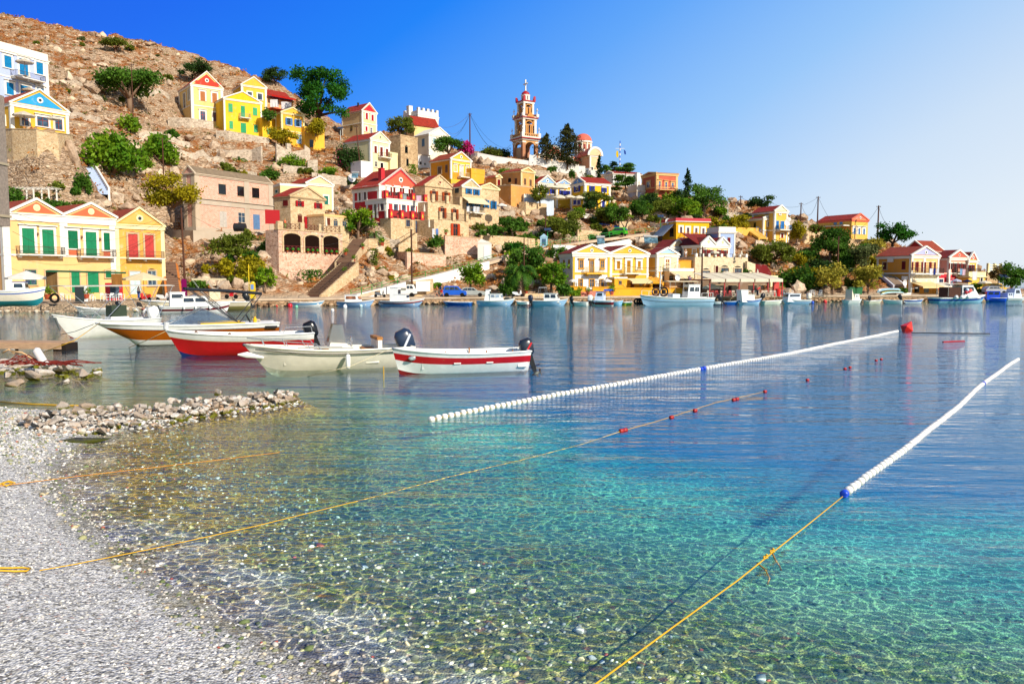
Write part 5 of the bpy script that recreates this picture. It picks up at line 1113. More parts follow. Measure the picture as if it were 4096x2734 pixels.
def hillmat():
 t=NT('hillside'); g=t.co('w'); n1=t.noise(g,.09,5,.62); n2=t.noise(g,.55,6,.7); n3=t.noise(g,2.6,4,.7)
 gs=t.co('w',(1,1,3.2)); crack=t.vor(gs,.55,'DISTANCE_TO_EDGE'); cr2=t.vor(gs,1.7,'DISTANCE_TO_EDGE'); cell=t.vor(gs,1.7,'F1','Color'); sp=t.n('ShaderNodeSeparateColor'); t.l(cell,sp.inputs[0])
 rock=t.mix(sp.outputs[0],hexc('#e6cfb2'),hexc('#a8845f')); rock=t.mix(t.ramp(n2,[(.4,0),(.65,.7)]),rock,hexc('#c4a68a')); rock=t.mix(t.ramp(cr2,[(0,.8),(.06,0)]),rock,hexc('#5a4234'))
 rock=t.mix(t.ramp(crack,[(0,.7),(.05,0)]),rock,hexc('#4a3428'))
 dry=t.mix(n3,hexc('#c0824a'),hexc('#845028')); dry=t.mix(t.ramp(n2,[(.5,0),(.62,.8)]),dry,hexc('#9c5a34')); dry=t.mix(t.ramp(n3,[(.55,0),(.7,.8)]),dry,hexc('#dcae74'))
 ge=t.n('ShaderNodeNewGeometry'); sx_=t.n('ShaderNodeSeparateXYZ'); t.l(ge.outputs['Normal'],sx_.inputs[0])
 f=t.math('ADD',t.math('MULTIPLY',sx_.outputs[2],1.0),t.math('MULTIPLY',n2,1.4)); f=t.math('ADD',f,t.math('MULTIPLY',n1,.9)); col=t.mix(t.ramp(f,[(.0,0),(1.0,0),(1.0,0)]) if False else t.math('MULTIPLY_ADD',f,4.0,-7.6,True),rock,dry)
 gr=t.math('MULTIPLY_ADD',t.noise(g,.16,4,.7),6.0,-3.9,True); col=t.mix(t.math('MULTIPLY',gr,t.math('MULTIPLY_ADD',n3,2.4,-.8,True)),col,hexc('#6f7a2c'))
 po=t.n('ShaderNodeSeparateXYZ'); t.l(g,po.inputs[0]); low=t.math('MULTIPLY_ADD',po.outputs[2],-1.2,2.4,True); col=t.mix(low,col,t.mix(n3,hexc('#d2bda2'),hexc('#b79c80')))
 h=t.math('ADD',t.math('MULTIPLY',t.ramp(cr2,[(0,0),(.2,1)]),.6),t.math('ADD',n3,t.math('MULTIPLY',t.ramp(crack,[(0,0),(.12,1)]),.8))); t.bump(h,.9,.25); return t.base(col,.95,.05)
HM=hillmat()
o=npmesh('hillside',V,Fq,HM,smooth=False); tag(o,'rocky dry hillside behind the harbour','hillside',kind='structure')
# --- quay: a stone edge with a paved top following the shore
qx=[600]+list(range(700,4300,60))
qq=[]
for x in qx:
 k=float(np.interp(x,[q[0] for q in QL],qk)); d=float(np.interp(x,[q[0] for q in QL],qd))+.05+.12*math.sin(x*.013); qq.append(Vector((k*d,d,0)))
m=MB()
for a,b in zip(qq,qq[1:]):
 e=Vector((0,6.5,0)); m.add([(a.x,a.y,-2),(b.x,b.y,-2),(b.x,b.y,.78),(a.x,a.y,.78)],[(0,1,2,3)],1)
 m.prism([a+Vector((0,-.15,.78)),b+Vector((0,-.15,.78)),b+Vector((b.x/b.y*6.5,6.5,.78)),a+Vector((a.x/a.y*6.5,6.5,.78))],(0,0,.26),0)
QST=stone('#c4a684','#8c6c50','#9a8468',1.6,dark=7,bump=1.0)
tag(m.build('quay',[PAVE,QST]),'paved stone quay along the far shore','quay',kind='structure')
# --- sea bed and beach
S0=np.array([-1.7,7.5]); TN=np.array([.756,.656]); TT=np.array([-.656,.756])
def sstep(x,a,b): t=np.clip((x-a)/(b-a),0,1); return t*t*(3-2*t)
def bedz(X,Y,detail=True):
 d=(X-S0[0])*TN[0]+(Y-S0[1])*TN[1]; s=(X-S0[0])*TT[0]+(Y-S0[1])*TT[1]
 d=d+.6*np.sin(np.pi*np.clip(s,0,12.3)/12.3)-1.5*sstep(s,11,15)+np.clip(s-19.2,0,9)*1.1+(fbm(s*.9,d*.3,3,5)-.45)*.35
 land=-d*.125+ .05*np.sin(d*3.1+np.sin(s*.5))*np.clip(-d-.6,0,1)+np.clip(-d-2.5,0,3)*.02
 q=sstep(X,-12,4); sea=-(.10*np.minimum(d,4)+.088*np.clip(d-4,0,60)*(.40+.60*q)+.05*(fbm(X*.35,Y*.35,3,71)-.5)*np.clip(d,0,4)); z=np.where(d<0,land,sea); z=np.maximum(z,-6)
 # upper-left rocky spit
 a=gnd(-250,1455);b=gnd(330,1490); ab=np.array([b.x-a.x,b.y-a.y]); t=np.clip(((X-a.x)*ab[0]+(Y-a.y)*ab[1])/(ab@ab),0,1); dd=np.hypot(X-a.x-t*ab[0],Y-a.y-t*ab[1]); z=np.maximum(z,.30-.35*t-dd*.28)
 # low groyne
 a=gnd(60,1740);b=gnd(1180,1602); ab=np.array([b.x-a.x,b.y-a.y]); t=np.clip(((X-a.x)*ab[0]+(Y-a.y)*ab[1])/(ab@ab),0,1); dd=np.hypot(X-a.x-t*ab[0],Y-a.y-t*ab[1]); z=np.maximum(z,.22-.12*t-np.clip(dd-.25*(1-t),0,9)*.55)
 if detail: z=z+(fbm(X*2.2,Y*2.2,3,33)-.45)*.05
 return z
kx=np.concatenate([np.linspace(-1.6,-.72,30),np.linspace(-.7,.7,360),np.linspace(.72,1.6,30)]); yy=np.concatenate([np.arange(1.5,8,.12),8*(150/8)**np.linspace(0,1,260)])
a_,b_=np.meshgrid(kx,yy); X=a_*b_; Z=bedz(X,b_); V=np.stack([X,b_,Z],-1).reshape(-1,3); nr,nc=a_.shape; idx=np.arange(nr*nc).reshape(nr,nc); Fq=np.stack([idx[:-1,:-1],idx[:-1,1:],idx[1:,1:],idx[1:,:-1]],-1).reshape(-1,4)
def bedmat():
 t=NT('gravel'); g=t.co('w'); sp=t.n('ShaderNodeSeparateXYZ'); t.l(g,sp.inputs[0])
 fine=t.vor(g,34,'F1','Color'); s1=t.n('ShaderNodeSeparateColor'); t.l(fine,s1.inputs[0]); fd=t.vor(g,34,'F1')
 big=t.vor(g,11,'F1','Color'); s2=t.n('ShaderNodeSeparateColor'); t.l(big,s2.inputs[0]); bd=t.vor(g,11,'F1')
 gv=t.ramp(s1.outputs[0],[(0,hexc('#6a6864')),(.22,hexc('#b4b2ac')),(.6,hexc('#dcdad4')),(.97,hexc('#f4f2ee')),(1,hexc('#d0a890'))])
 pb=t.ramp(s2.outputs[0],[(0,hexc('#3c4a22')),(.2,hexc('#7a8838')),(.4,hexc('#a09048')),(.55,hexc('#64745a')),(.75,hexc('#a89c64')),(.93,hexc('#76824c')),(1,hexc('#8a5a3c'))])
 gv=t.mix(t.ramp(fd,[(.5,0),(.85,.6)]),gv,hexc('#4a484a')); pb=t.mix(t.ramp(bd,[(.42,0),(.8,.6)]),pb,hexc('#34382c'))
 n=t.noise(g,.8,4,.6)
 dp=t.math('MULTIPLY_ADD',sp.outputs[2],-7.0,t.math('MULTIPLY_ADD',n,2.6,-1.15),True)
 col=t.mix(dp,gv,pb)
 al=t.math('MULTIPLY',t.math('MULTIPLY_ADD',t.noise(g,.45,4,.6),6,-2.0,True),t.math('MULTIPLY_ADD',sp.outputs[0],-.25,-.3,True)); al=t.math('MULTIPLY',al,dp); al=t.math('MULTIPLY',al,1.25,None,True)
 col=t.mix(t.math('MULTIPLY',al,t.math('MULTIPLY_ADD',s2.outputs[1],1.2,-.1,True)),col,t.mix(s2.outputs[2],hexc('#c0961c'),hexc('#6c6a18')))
 far=t.math('MULTIPLY_ADD',sp.outputs[2],-2.2,-.95,True); lf=t.math('MULTIPLY_ADD',sp.outputs[0],-.22,-.5,True); fc=t.mix(t.math('MULTIPLY_ADD',t.noise(g,.3,4),6,-2.6,True),hexc('#86a890'),hexc('#d0dcb0')); col=t.mix(t.math('MULTIPLY',far,.6),col,fc); ly=t.math('MULTIPLY_ADD',sp.outputs[1],.15,-1.6,True); col=t.mix(t.math('MULTIPLY',t.math('MULTIPLY',lf,ly),t.math('MULTIPLY_ADD',sp.outputs[2],-9,-.15,True)),col,t.mix(t.noise(g,.5,3),hexc('#c08c26'),hexc('#705014'))); dk=t.math('MULTIPLY_ADD',sp.outputs[2],-1.25,t.math('MULTIPLY_ADD',t.noise(g,.22,4,.6),.9,-1.45),True); col=t.mix(dk,col,t.mix(lf,hexc('#126aa2'),hexc('#3c2c14')))  # painted into bed colour: deep-water blue, and warm reflections mixed with the algae gold
 wt=t.math('MULTIPLY',t.math('MULTIPLY_ADD',sp.outputs[2],-22,1.5,True),t.math('MULTIPLY_ADD',sp.outputs[2],22,1.6,True)); col=t.mix(t.math('MULTIPLY',wt,.55),col,t.mix(.75,col,hexc('#3a3420'))); h=t.math('ADD',t.math('MULTIPLY',fd,-1),t.math('MULTIPLY',bd,-1.2)); t.bump(h,.8,.02); return t.base(col,.8,.25)
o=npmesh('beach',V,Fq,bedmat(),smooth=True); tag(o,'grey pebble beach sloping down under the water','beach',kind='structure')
# --- water: a closed body with an even tint, its rippled top skin lets light through or mirrors it
def watermat():
 m=bpy.data.materials.new('water'); m.use_nodes=True; t=NT.__new__(NT); t.m=m; t.t=m.node_tree; t.t.nodes.clear(); out=t.n('ShaderNodeOutputMaterial')
 g=t.n('ShaderNodeNewGeometry').outputs['Position']
 mp=t.n('ShaderNodeMapping'); mp.inputs['Scale'].default_value=(.42,1.5,1); mp.inputs['Rotation'].default_value=(0,0,.12); t.l(g,mp.inputs[0]); v=mp.outputs[0]
 a=t.noise(v,.5,2,.5); b=t.noise(v,2.1,3,.55); c=t.noise(v,7,2,.5); h=t.math('ADD',t.math('MULTIPLY',a,1.0),t.math('ADD',t.math('MULTIPLY',b,.46),t.math('MULTIPLY',c,.07)))
 bp=t.n('ShaderNodeBump'); bp.inputs['Strength'].default_value=1; bp.inputs['Distance'].default_value=.075; t.l(h,bp.inputs['Height'])
 fr=t.n('ShaderNodeFresnel'); bf=t.n('ShaderNodeNewGeometry').outputs['Backfacing']; t.l(t.math('MULTIPLY_ADD',bf,.7519-1.33,1.33),fr.inputs[0]); t.l(bp.outputs[0],fr.inputs['Normal'])
 gl=t.n('ShaderNodeBsdfGlossy'); gl.inputs['Roughness'].default_value=.02; t.l(bp.outputs[0],gl.inputs['Normal'])
 # bright caustic threads are painted into the tint of the surface's underside
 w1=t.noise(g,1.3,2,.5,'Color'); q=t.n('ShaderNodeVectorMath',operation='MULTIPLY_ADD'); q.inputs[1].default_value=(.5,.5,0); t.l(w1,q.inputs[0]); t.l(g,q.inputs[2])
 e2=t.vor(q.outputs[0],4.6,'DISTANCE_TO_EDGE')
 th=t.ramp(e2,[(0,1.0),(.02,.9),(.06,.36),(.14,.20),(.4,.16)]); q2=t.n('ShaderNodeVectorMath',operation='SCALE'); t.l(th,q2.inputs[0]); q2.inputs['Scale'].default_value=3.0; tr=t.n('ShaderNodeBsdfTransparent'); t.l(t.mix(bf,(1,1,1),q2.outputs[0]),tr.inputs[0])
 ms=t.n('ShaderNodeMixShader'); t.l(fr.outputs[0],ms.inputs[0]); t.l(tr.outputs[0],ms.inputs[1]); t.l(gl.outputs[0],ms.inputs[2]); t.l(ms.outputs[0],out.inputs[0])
 va=t.n('ShaderNodeVolumeAbsorption'); va.inputs[0].default_value=(.0,.85,.93,1); va.inputs[1].default_value=.33
 vsn=t.n('ShaderNodeVolumeScatter'); vsn.inputs[0].default_value=(.0,.36,.92,1); vsn.inputs[1].default_value=.055
 ad=t.n('ShaderNodeAddShader'); t.l(va.outputs[0],ad.inputs[0]); t.l(vsn.outputs[0],ad.inputs[1]); t.l(ad.outputs[0],out.inputs[1])
 return m
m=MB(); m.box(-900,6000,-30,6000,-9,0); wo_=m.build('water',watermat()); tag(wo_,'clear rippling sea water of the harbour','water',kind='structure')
m=MB(); m.box(-1500,6500,60,6500,-14,-9.2); tag(m.build('seabed',plain('#1c3c4c')),'deep sea floor','sea floor',kind='structure')
# ---------------- rocks ----------------
import bmesh
def rockmat(name,a,b,c,sc_=3.0,moss=None):
 t=NT(name); g=t.co('w'); oi=t.n('ShaderNodeObjectInfo'); n=t.noise(g,sc_,5,.65); n2=t.noise(g,sc_*4,3,.6); col=t.mix(oi.outputs['Random'],hexc(a),hexc(b)); col=t.mix(t.ramp(n,[(.45,0),(.65,.8)]),col,hexc(c)); col=t.mix(t.ramp(n2,[(.5,0),(.8,.5)]),col,mul(hexc(b),.45))
 if moss:
  sp=t.n('ShaderNodeSeparateXYZ'); t.l(g,sp.inputs[0]); f=t.math('MULTIPLY_ADD',sp.outputs[2],-14,t.math('MULTIPLY_ADD',n,3.0,.3),True); col=t.mix(f,col,t.mix(n2,hexc(moss),hexc('#3a3a10')))
 t.bump(t.math('ADD',n,t.math('MULTIPLY',n2,.4)),.7,.6/sc_*.3); return t.base(col,.85,.2)
HR=rockmat('hill_rock','#d8c4aa','#b09880','#8a705a',.8); SR=rockmat('shore_rock','#d8d4ce','#8e7e6e','#b49c84',5,'#7a7a18'); DR=rockmat('dark_rock','#3c3c3c','#2a2c30','#5a5650',5,'#4a5014')
def rockmesh(name,mat,seed,flat=.7,npt=16,smooth=0):
 r=np.random.default_rng(seed); bm=bmesh.new()
 for k in range(npt):
  v=r.normal(size=3); v/=np.linalg.norm(v); v*=r.uniform(.8,1.05); bm.verts.new((v[0],v[1]*.8,v[2]*flat))
 bmesh.ops.convex_hull(bm,input=bm.verts);
 if smooth:
  bmesh.ops.triangulate(bm,faces=bm.faces); bmesh.ops.subdivide_edges(bm,edges=bm.edges,cuts=1,use_grid_fill=True)
  for v in bm.verts: p=v.co; q=noise.noise(p*2.1+Vector((seed,0,0)))*.16+noise.noise(p*5+Vector((seed,0,0)))*.07; v.co=p*(1+q)
 me=bpy.data.meshes.new(name); bm.to_mesh(me); bm.free(); me.materials.append(mat); return me
HRM=[rockmesh('boulder',HR,k,.8,20,1) for k in range(6)]; SRM=[rockmesh('stone',SR,20+k,.62,13,1) for k in range(8)]; DRM=[rockmesh('stone',DR,50+k,.6,13,1) for k in range(3)]
def rock(ms,p,s,label,cat,group,name,rz=None,sq=(1,1,1)):
 o=bpy.data.objects.new(name,random.choice(ms)); link(o); o.location=p; o.scale=(s*sq[0],s*sq[1],s*sq[2]); o.rotation_euler=(random.uniform(-.35,.35),random.uniform(-.35,.35),random.uniform(0,6.28) if rz is None else rz); tag(o,label,cat,group); return o
# crag left of the white stairs
for (x,y,h_,wd) in [(205,780,130,60),(235,700,150,60),(262,760,170,52),(290,690,140,45),(215,820,70,45),(300,800,90,50),(275,640,90,60),(180,800,80,50),(240,640,100,55),(150,770,80,60),(110,760,60,55),(80,770,60,40),(60,760,50,40)]:
 d=131+random.uniform(-1.5,3); p=at(x,y-h_*.5,d); rock(HRM,p,1,'tall cracked grey crag beside the white stairs','rock','crags beside the white stairs','crag',rz=random.uniform(-.5,.5),sq=(wd/F*d*.62,wd/F*d*.5,h_/F*d*.62))
def bl(x,y):
 z=['below the pale blue house','by the two trunked tree','around the upper yellow houses','beside the crimson house','below the church wall','below the terracotta house','right of the tavern'][min(6,max(0,sum(x>q for q in (350,720,1310,1850,2430,2870))))]
 return ('pale boulder high up ' if y<600 else 'weathered boulder lower down ' if y>900 else 'rough boulder midway up ')+z
BO=[(420,830,60,50),(470,810,80,60),(520,850,90,55),(390,800,50,40),(560,700,50,40),(590,690,40,30),(640,720,55,60),(690,745,40,40),(600,790,70,50),(540,800,60,40),(300,360,60,35),(330,340,50,40),(370,370,70,60),(400,350,50,55),(350,420,60,40),(280,330,40,60),(430,400,50,25),(480,330,70,20),(450,300,60,16),(400,265,60,14),(300,270,60,30),(330,300,40,30),(350,240,50,20),(620,150,50,20),(600,180,60,16),(560,190,40,12),(360,170,40,14),(420,175,30,10),(860,600,45,55),(885,640,50,60),(720,570,50,30),(760,560,60,30),(740,640,40,30),(700,600,50,30),(830,560,40,25),(1000,700,50,20),(960,690,40,20),(1395,830,50,40),(1420,860,50,40),(1375,810,40,40),(1440,900,40,50),(1390,880,40,40),(1455,870,36,44),(1340,800,36,30),(1490,1060,60,60),(1530,1100,60,40),(1570,1110,70,35),(1610,1120,60,30),(1480,1110,50,50),(1450,1150,60,35),(1900,650,36,40),(1925,655,30,45),(1950,660,36,40),(1975,668,30,40),(2215,705,40,24),(2240,715,50,34),(2270,715,40,34),(2295,712,40,30),(2140,860,50,36),(2030,845,40,36),(2160,880,40,30),(2190,940,50,44),(2235,955,60,40),(2270,960,50,34),(2300,965,40,30),(2490,845,40,50),(2510,880,44,60),(2500,800,30,40),(2525,970,50,44),(2560,985,50,50),(2590,990,50,34),(2930,812,40,36),(2960,818,50,28),(2905,822,36,24),(2895,840,40,20),(3150,838,40,30),(3180,860,50,36),(3210,880,44,36),(3225,900,36,30),(3140,820,24,20),(3195,1170,60,70),(3150,1180,60,40),(3250,1180,60,30),(3300,1170,60,40),(3380,1170,50,34),(3420,1175,40,30),(2940,960,50,40),(2960,1000,40,30),(800,1140,60,50),(850,1150,60,50),(900,1160,60,60),(950,1150,60,60),(1000,1160,60,50),(860,1090,50,30),(980,1100,50,40),(1040,1130,40,50),(2080,1120,60,60),(2120,1150,60,50),(2030,1060,50,60),(1990,1010,40,50),(1960,1120,50,40),(1980,1160,60,24),(2020,1140,50,40)]
for (x,y,wd,h_) in BO:
 p=hit(x,y)
 if p is None: continue
 d=p.y; rock(HRM,(p.x,p.y,p.z+h_/F*d*.25),1,bl(x,y),'boulder','boulders on the hillside','boulder',sq=(wd/F*d*.55,wd/F*d*.5,h_/F*d*.6))
random.seed(9)
for (a,b,c_,d_,n_) in [(100,700,140,470,40),(350,760,480,880,34),(850,1300,560,760,22),(1340,1480,700,960,12),(1900,2400,700,980,26),(2430,3000,830,990,18),(2900,3400,830,1160,24),(800,1080,960,1170,14),(1450,1660,1000,1170,14)]:
 for _ in range(n_):
  x=random.uniform(a,b); y=random.uniform(c_,d_); p=hit(x,y)
  if p is None: continue
  s=random.uniform(.5,1.9); rock(HRM,(p.x,p.y,p.z+s*.1),s,bl(x,y),'boulder','boulders on the hillside','boulder',sq=(1,.8,random.uniform(.5,1.0)))
def ico():
 bm=bmesh.new(); bmesh.ops.create_icosphere(bm,subdivisions=1,radius=1); V=np.array([v.co[:] for v in bm.verts]); Ff=np.array([[v.index for v in f.verts] for f in bm.faces]); bm.free(); return V,Ff
IV,IF=ico()
def scatter(name,Pn,S,C,mat,flat=.55,seed=1,**kw):
 r=np.random.default_rng(seed); n=len(Pn); A1=r.uniform(0,6.28,n); c,s=np.cos(A1),np.sin(A1); J=1+r.normal(0,.16,(n,len(IV),1)); L=IV[None]*J; L=L*np.stack([S,S*r.uniform(.6,.95,n),S*flat*r.uniform(.6,1.2,n)],-1)[:,None,:]
 x=L[...,0]*c[:,None]-L[...,1]*s[:,None]; y=L[...,0]*s[:,None]+L[...,1]*c[:,None]; tl=r.uniform(-.3,.3,(n,1)); z=L[...,2]+x*tl; V=np.stack([x,y,z],-1)+Pn[:,None,:]
 Ff=(IF[None]+np.arange(n)[:,None,None]*len(IV)).reshape(-1,3); o=npmesh(name,V.reshape(-1,3),Ff,mat,col=np.repeat(C,len(IV),0)); tag(o,**kw); return o
def tintmat(name,rough=.8,sc_=20,spec=.3):
 t=NT(name); a=t.n('ShaderNodeAttribute'); a.attribute_name='tint'; n=t.noise(t.co('w'),sc_,3,.6); col=t.mix(t.ramp(n,[(.35,0),(.7,.5)]),a.outputs['Color'],t.mix(.55,a.outputs['Color'],(.08,.07,.06))); t.bump(n,.4,.3/sc_); return t.base(col,rough,spec)
PEB=tintmat('pebble',.7,60); SCR=tintmat('loose_rock',.9,4,.1)
PAL=np.array([hexc(c) for c in ('#e6e4de','#c8c5bd','#9a978e','#6a6862','#f2f0ea','#d2c4ae','#8a8e70','#6a7a4a','#a8a878','#b05a48','#4c5a48','#c8b890')])
def bz(x,y): return bedz(x,y)
r=np.random.default_rng(3)
def beachpos(n,s0,s1,d0,d1,bias=1):
 s=r.uniform(s0,s1,n); d=d0+(d1-d0)*r.random(n)**bias; x=S0[0]+TN[0]*d+TT[0]*s; y=S0[1]+TN[1]*d+TT[1]*s; return x,y
x,y=beachpos(15000,-6,22,-7,-.2); sz=r.uniform(.010,.024,len(x)); C=PAL[r.choice(5,len(x),p=[.3,.27,.2,.08,.15])]; i=r.random(len(x))<.004; C[i]=PAL[9]
scatter('gravel',np.stack([x,y,bz(x,y)+sz*.1],-1),sz,C,PEB,kind='stuff',label='fine grey gravel strewn over the beach',cat='gravel')
x,y=beachpos(5200,-4,20,-.9,3.6,1.2); sz=r.uniform(.015,.04,len(x))*(1+(r.random(len(x))<.05)*.9); C=PAL[r.choice(12,len(x),p=[.05,.10,.13,.08,.02,.1,.15,.15,.1,.01,.06,.05])]
scatter('pebbles',np.stack([x,y,bz(x,y)+sz*.15],-1),sz,C,PEB,kind='stuff',label='mossy and brown pebbles along the waterline',cat='pebbles')
x,y=beachpos(3000,12,22,-4,.5,1.0); sz=r.uniform(.015,.045,len(x)); C=PAL[r.choice(12,len(x),p=[.2,.16,.08,.05,.16,.09,.06,.06,.05,.03,.03,.03])]
scatter('pebbles',np.stack([x,y,bz(x,y)+sz*.15],-1),sz,C,PEB,kind='stuff',label='pale coarse pebbles at the foot of the groyne',cat='pebbles',seed=5)
x,y=beachpos(2200,-8,16,1,10,1.0); sz=r.uniform(.018,.05,len(x)); C=PAL[r.choice(12,len(x),p=[.0,.0,.1,.13,.0,.1,.2,.22,.12,.01,.09,.03])]*.6
scatter('pebbles',np.stack([x,y,bz(x,y)+sz*.1],-1),sz,C,PEB,kind='stuff',label='sunken stones on the sea floor',cat='pebbles',seed=9)
# the groyne: every stone its own thing
def lerp(a,b,t): return a+(b-a)*t
GA=gnd(90,1745); GB=gnd(1190,1603)
for k in range(270):
 t=random.random()**.85; wdt=lerp(1.15,.45,t); off=random.gauss(0,.42)*wdt; hh=max(0,1-abs(off)/wdt)
 d=(GB-GA).normalized(); n=Vector((-d.y,d.x,0)); p=GA.lerp(GB,t)+n*off; s=random.uniform(.07,.16)*(1.5 if random.random()<.15 else 1); z=float(bz(np.array([p.x]),np.array([p.y]))[0])
 p.z=max(z,-.03)+s*.30+hh*random.uniform(0,.30)
 dark=random.random()<.05; wt=t<.55 and random.random()<.75
 e_='beach end' if t<.33 else ('middle' if t<.66 else 'far tip'); rock(DRM if dark else SRM,p,s,('dark wet' if dark else ('angular pale' if p.z>.12 else 'low mossy'))+' stone at the '+e_+' of the low groyne','stone','stones of the low groyne','stone')
for (x,y,wd,h_) in [(250,1620,90,55),(320,1640,110,70),(350,1555+70,80,50),(560,1625,70,36),(870,1570,60,50),(1000,1580,90,40),(1120,1570,50,40),(1090,1600,44,40),(940,1590,60,40),(470,1570+50,70,34),(540,1690,70,30),(420,1720,90,50),(700,1660,60,40),(900,1640,60,44)]:
 p=gnd(x,y,.12); rock(SRM,p,1,'large block lying on top of the low groyne','stone','larger blocks of the groyne','stone',sq=(wd/F*p.y*.5,wd/F*p.y*.4,h_/F*p.y*.6))
r=np.random.default_rng(12); n=2600; t_=r.random(n)**.8; ab=np.array(GB-GA); nn_=np.array([-ab[1],ab[0],0])/np.linalg.norm(ab); wd_=1.3-.8*t_; of=r.normal(0,.45,n)*wd_; Pn=np.array(GA)[None]+ab[None]*t_[:,None]+nn_[None]*of[:,None]; Pn[:,2]=np.maximum(bz(Pn[:,0],Pn[:,1]),-.04)+np.clip(1-np.abs(of)/wd_,0,1)*r.uniform(0,.12,n); C=np.array([hexc(c) for c in ('#e6e4de','#c8c4bc','#b89a80','#8a8a88','#7a6a50','#8a8a30')])[np.minimum(5,(r.random(n)*(3.2+2.8*t_)).astype(int))]
scatter('small_stones',Pn,r.uniform(.03,.09,n),C,PEB,kind='stuff',label='small stones filling the low groyne',cat='stones',seed=31)
p=gnd(300,1765,.05); rock(DRM,p,1,'long black wet slab at the near foot of the groyne','rock',None,'rock',rz=.35,sq=(.85,.3,.17))
for k in range(95):
 t=random.random(); a=gnd(-160,1468);b=gnd(400,1500); p=a.lerp(b,t)+Vector((0,random.gauss(0,1.1)*(1.1-t*.7),0)); s=random.uniform(.16,.42)*(1.1-.4*t); z=float(bz(np.array([p.x]),np.array([p.y]))[0]); p.z=max(z,-.08)+s*.25
 rock(SRM,p,s,'brown and white rock of the spit by the jetty','rock','rocks of the spit by the jetty','rock')
for (x,y,wd,h_) in [(60,1530,90,60),(130,1500,110,80),(250,1470,110,90),(330,1490,90,60),(270,1525,70,50),(390,1490,50,50),(180,1490,90,60),(20,1500,70,60),(110,1455,80,60)]:
 p=gnd(x,y,.2); rock(SRM,p,1,'big angular rock on the spit by the jetty','rock','big rocks of the spit','rock',sq=(wd/F*p.y*.5,wd/F*p.y*.4,h_/F*p.y*.5))
n=900; tt=r.random(n); xs=-700+1300*tt; yb=1248-30*r.random(n)**1.3; Pn=np.array([list(gnd(a,b,0)) for a,b in zip(xs,yb)]); Pn[:,2]=np.clip((1250-yb)/30,0,1)*.9+.02; sz=r.uniform(.15,.42,n); C=PAL[r.choice(12,n,p=[.2,.14,.08,.05,.12,.2,.03,.03,.03,.05,.02,.05])]
scatter('rubble',Pn,sz,C,SCR,kind='stuff',label='heaped pale rubble along the left shore',cat='rubble')
for k,(xa,ya,xb,yb,hp) in enumerate([(560,560,760,590,22),(700,640,900,660,20),(850,720,1000,735,18),(330,380,480,400,16),(560,390,680,400,16),(180,330,330,345,14),(1250,720,1390,740,22),(1930,850,2060,870,22),(2430,800,2560,820,18),(2600,905,2760,925,18),(2890,860,3000,870,14),(3020,985,3140,1000,20),(3100,900,3230,915,18),(3380,1010,3470,1020,18),(1340,850,1420,860,22),(820,985,900,1000,20),(1480,960,1600,985,22),(280,470,400,490,18)]):
 p,q=hit(xa,ya),hit(xb,yb)
 if p is None or q is None: continue
 m=MB(); n=7; d=(q-p)/n
 for j in range(n):
  a,b=p+d*j,p+d*(j+1); za,zb=tz(a.x,a.y),tz(b.x,b.y); h1=hp/F*a.y*random.uniform(.8,1.2)
  m.prism([Vector((a.x-p.x,a.y-p.y-.5,za-1.2-p.z)),Vector((b.x-p.x,b.y-p.y-.5,zb-1.2-p.z)),Vector((b.x-p.x,b.y-p.y-.5,zb+h1-p.z)),Vector((a.x-p.x,a.y-p.y-.5,za+h1-p.z))],(0,.7,0))
 tag(m.build('stone_wall',STG,None,loc=p),'low dry stone terrace wall crossing the slope','wall','dry stone terrace walls on the slope')
# loose rock and dry scrub over the hill
n=3000; kk=r.uniform(-.7,.62,n); yy_=r.uniform(105,252,n); Pn=np.array([[k*d,d,tz(k*d,d)] for k,d in zip(kk,yy_)]); ok=Pn[:,2]>2.5; Pn=Pn[ok]; n=len(Pn); sz=r.uniform(.15,.6,n)*(1+(r.random(n)<.08)*1.4); C=np.array([hexc('#cdb496'),hexc('#b89c80'),hexc('#9a7c62'),hexc('#d8c2a4')])[r.choice(4,n)]
scatter('scree',Pn,sz,C,SCR,kind='stuff',label='loose pale rocks scattered over the hillside',cat='rocks',flat=.7,seed=11)
def leafquads(Pn,size,C,r,flatz=0):
 n=len(Pn); a=r.normal(size=(n,3)); a/=np.linalg.norm(a,axis=1)[:,None]; b=r.normal(size=(n,3)); b-=a*(a*b).sum(1)[:,None]; b/=np.linalg.norm(b,axis=1)[:,None]
 s=(size*r.uniform(.6,1.3,n))[:,None]; V=np.stack([Pn-a*s-b*s*.2,Pn+b*s*.55,Pn+a*s+b*s*.1,Pn-b*s*.55],1).reshape(-1,3); return V,np.arange(n*4).reshape(-1,4),np.repeat(C,4,0)
DRY=foliage('#7a4a20','#c98a4a',.2); SAG=foliage('#5a5a2a','#8a8448',.2)
for nm,lb,mt,cnt,sd in (('dry_scrub','dry rust brown scrub covering the hillside',DRY,3600,4),('low_shrubs','dusty green low shrubs dotted over the hillside',SAG,1000,5)):
 rr=np.random.default_rng(sd); kk=rr.uniform(-.7,.62,cnt); dd=rr.uniform(105,255,cnt); P0=np.array([[k*d,d,tz(k*d,d)] for k,d in zip(kk,dd)]); P0=P0[P0[:,2]>2.2]; m_=len(P0); q=16; rad=rr.uniform(.25,.9,m_)
 off=rr.normal(size=(m_,q,3))*rad[:,None,None]*np.array([.6,.6,.4]); off[...,2]=np.abs(off[...,2]); Pn=(P0[:,None,:]+off).reshape(-1,3); C=np.repeat(rr.random((m_,1)),q,0)*np.ones((1,3)); V,Fq,CC=leafquads(Pn,.26,C,rr); o=npmesh(nm,V,Fq,mt,col=CC); tag(o,lb,'scrub',kind='stuff')
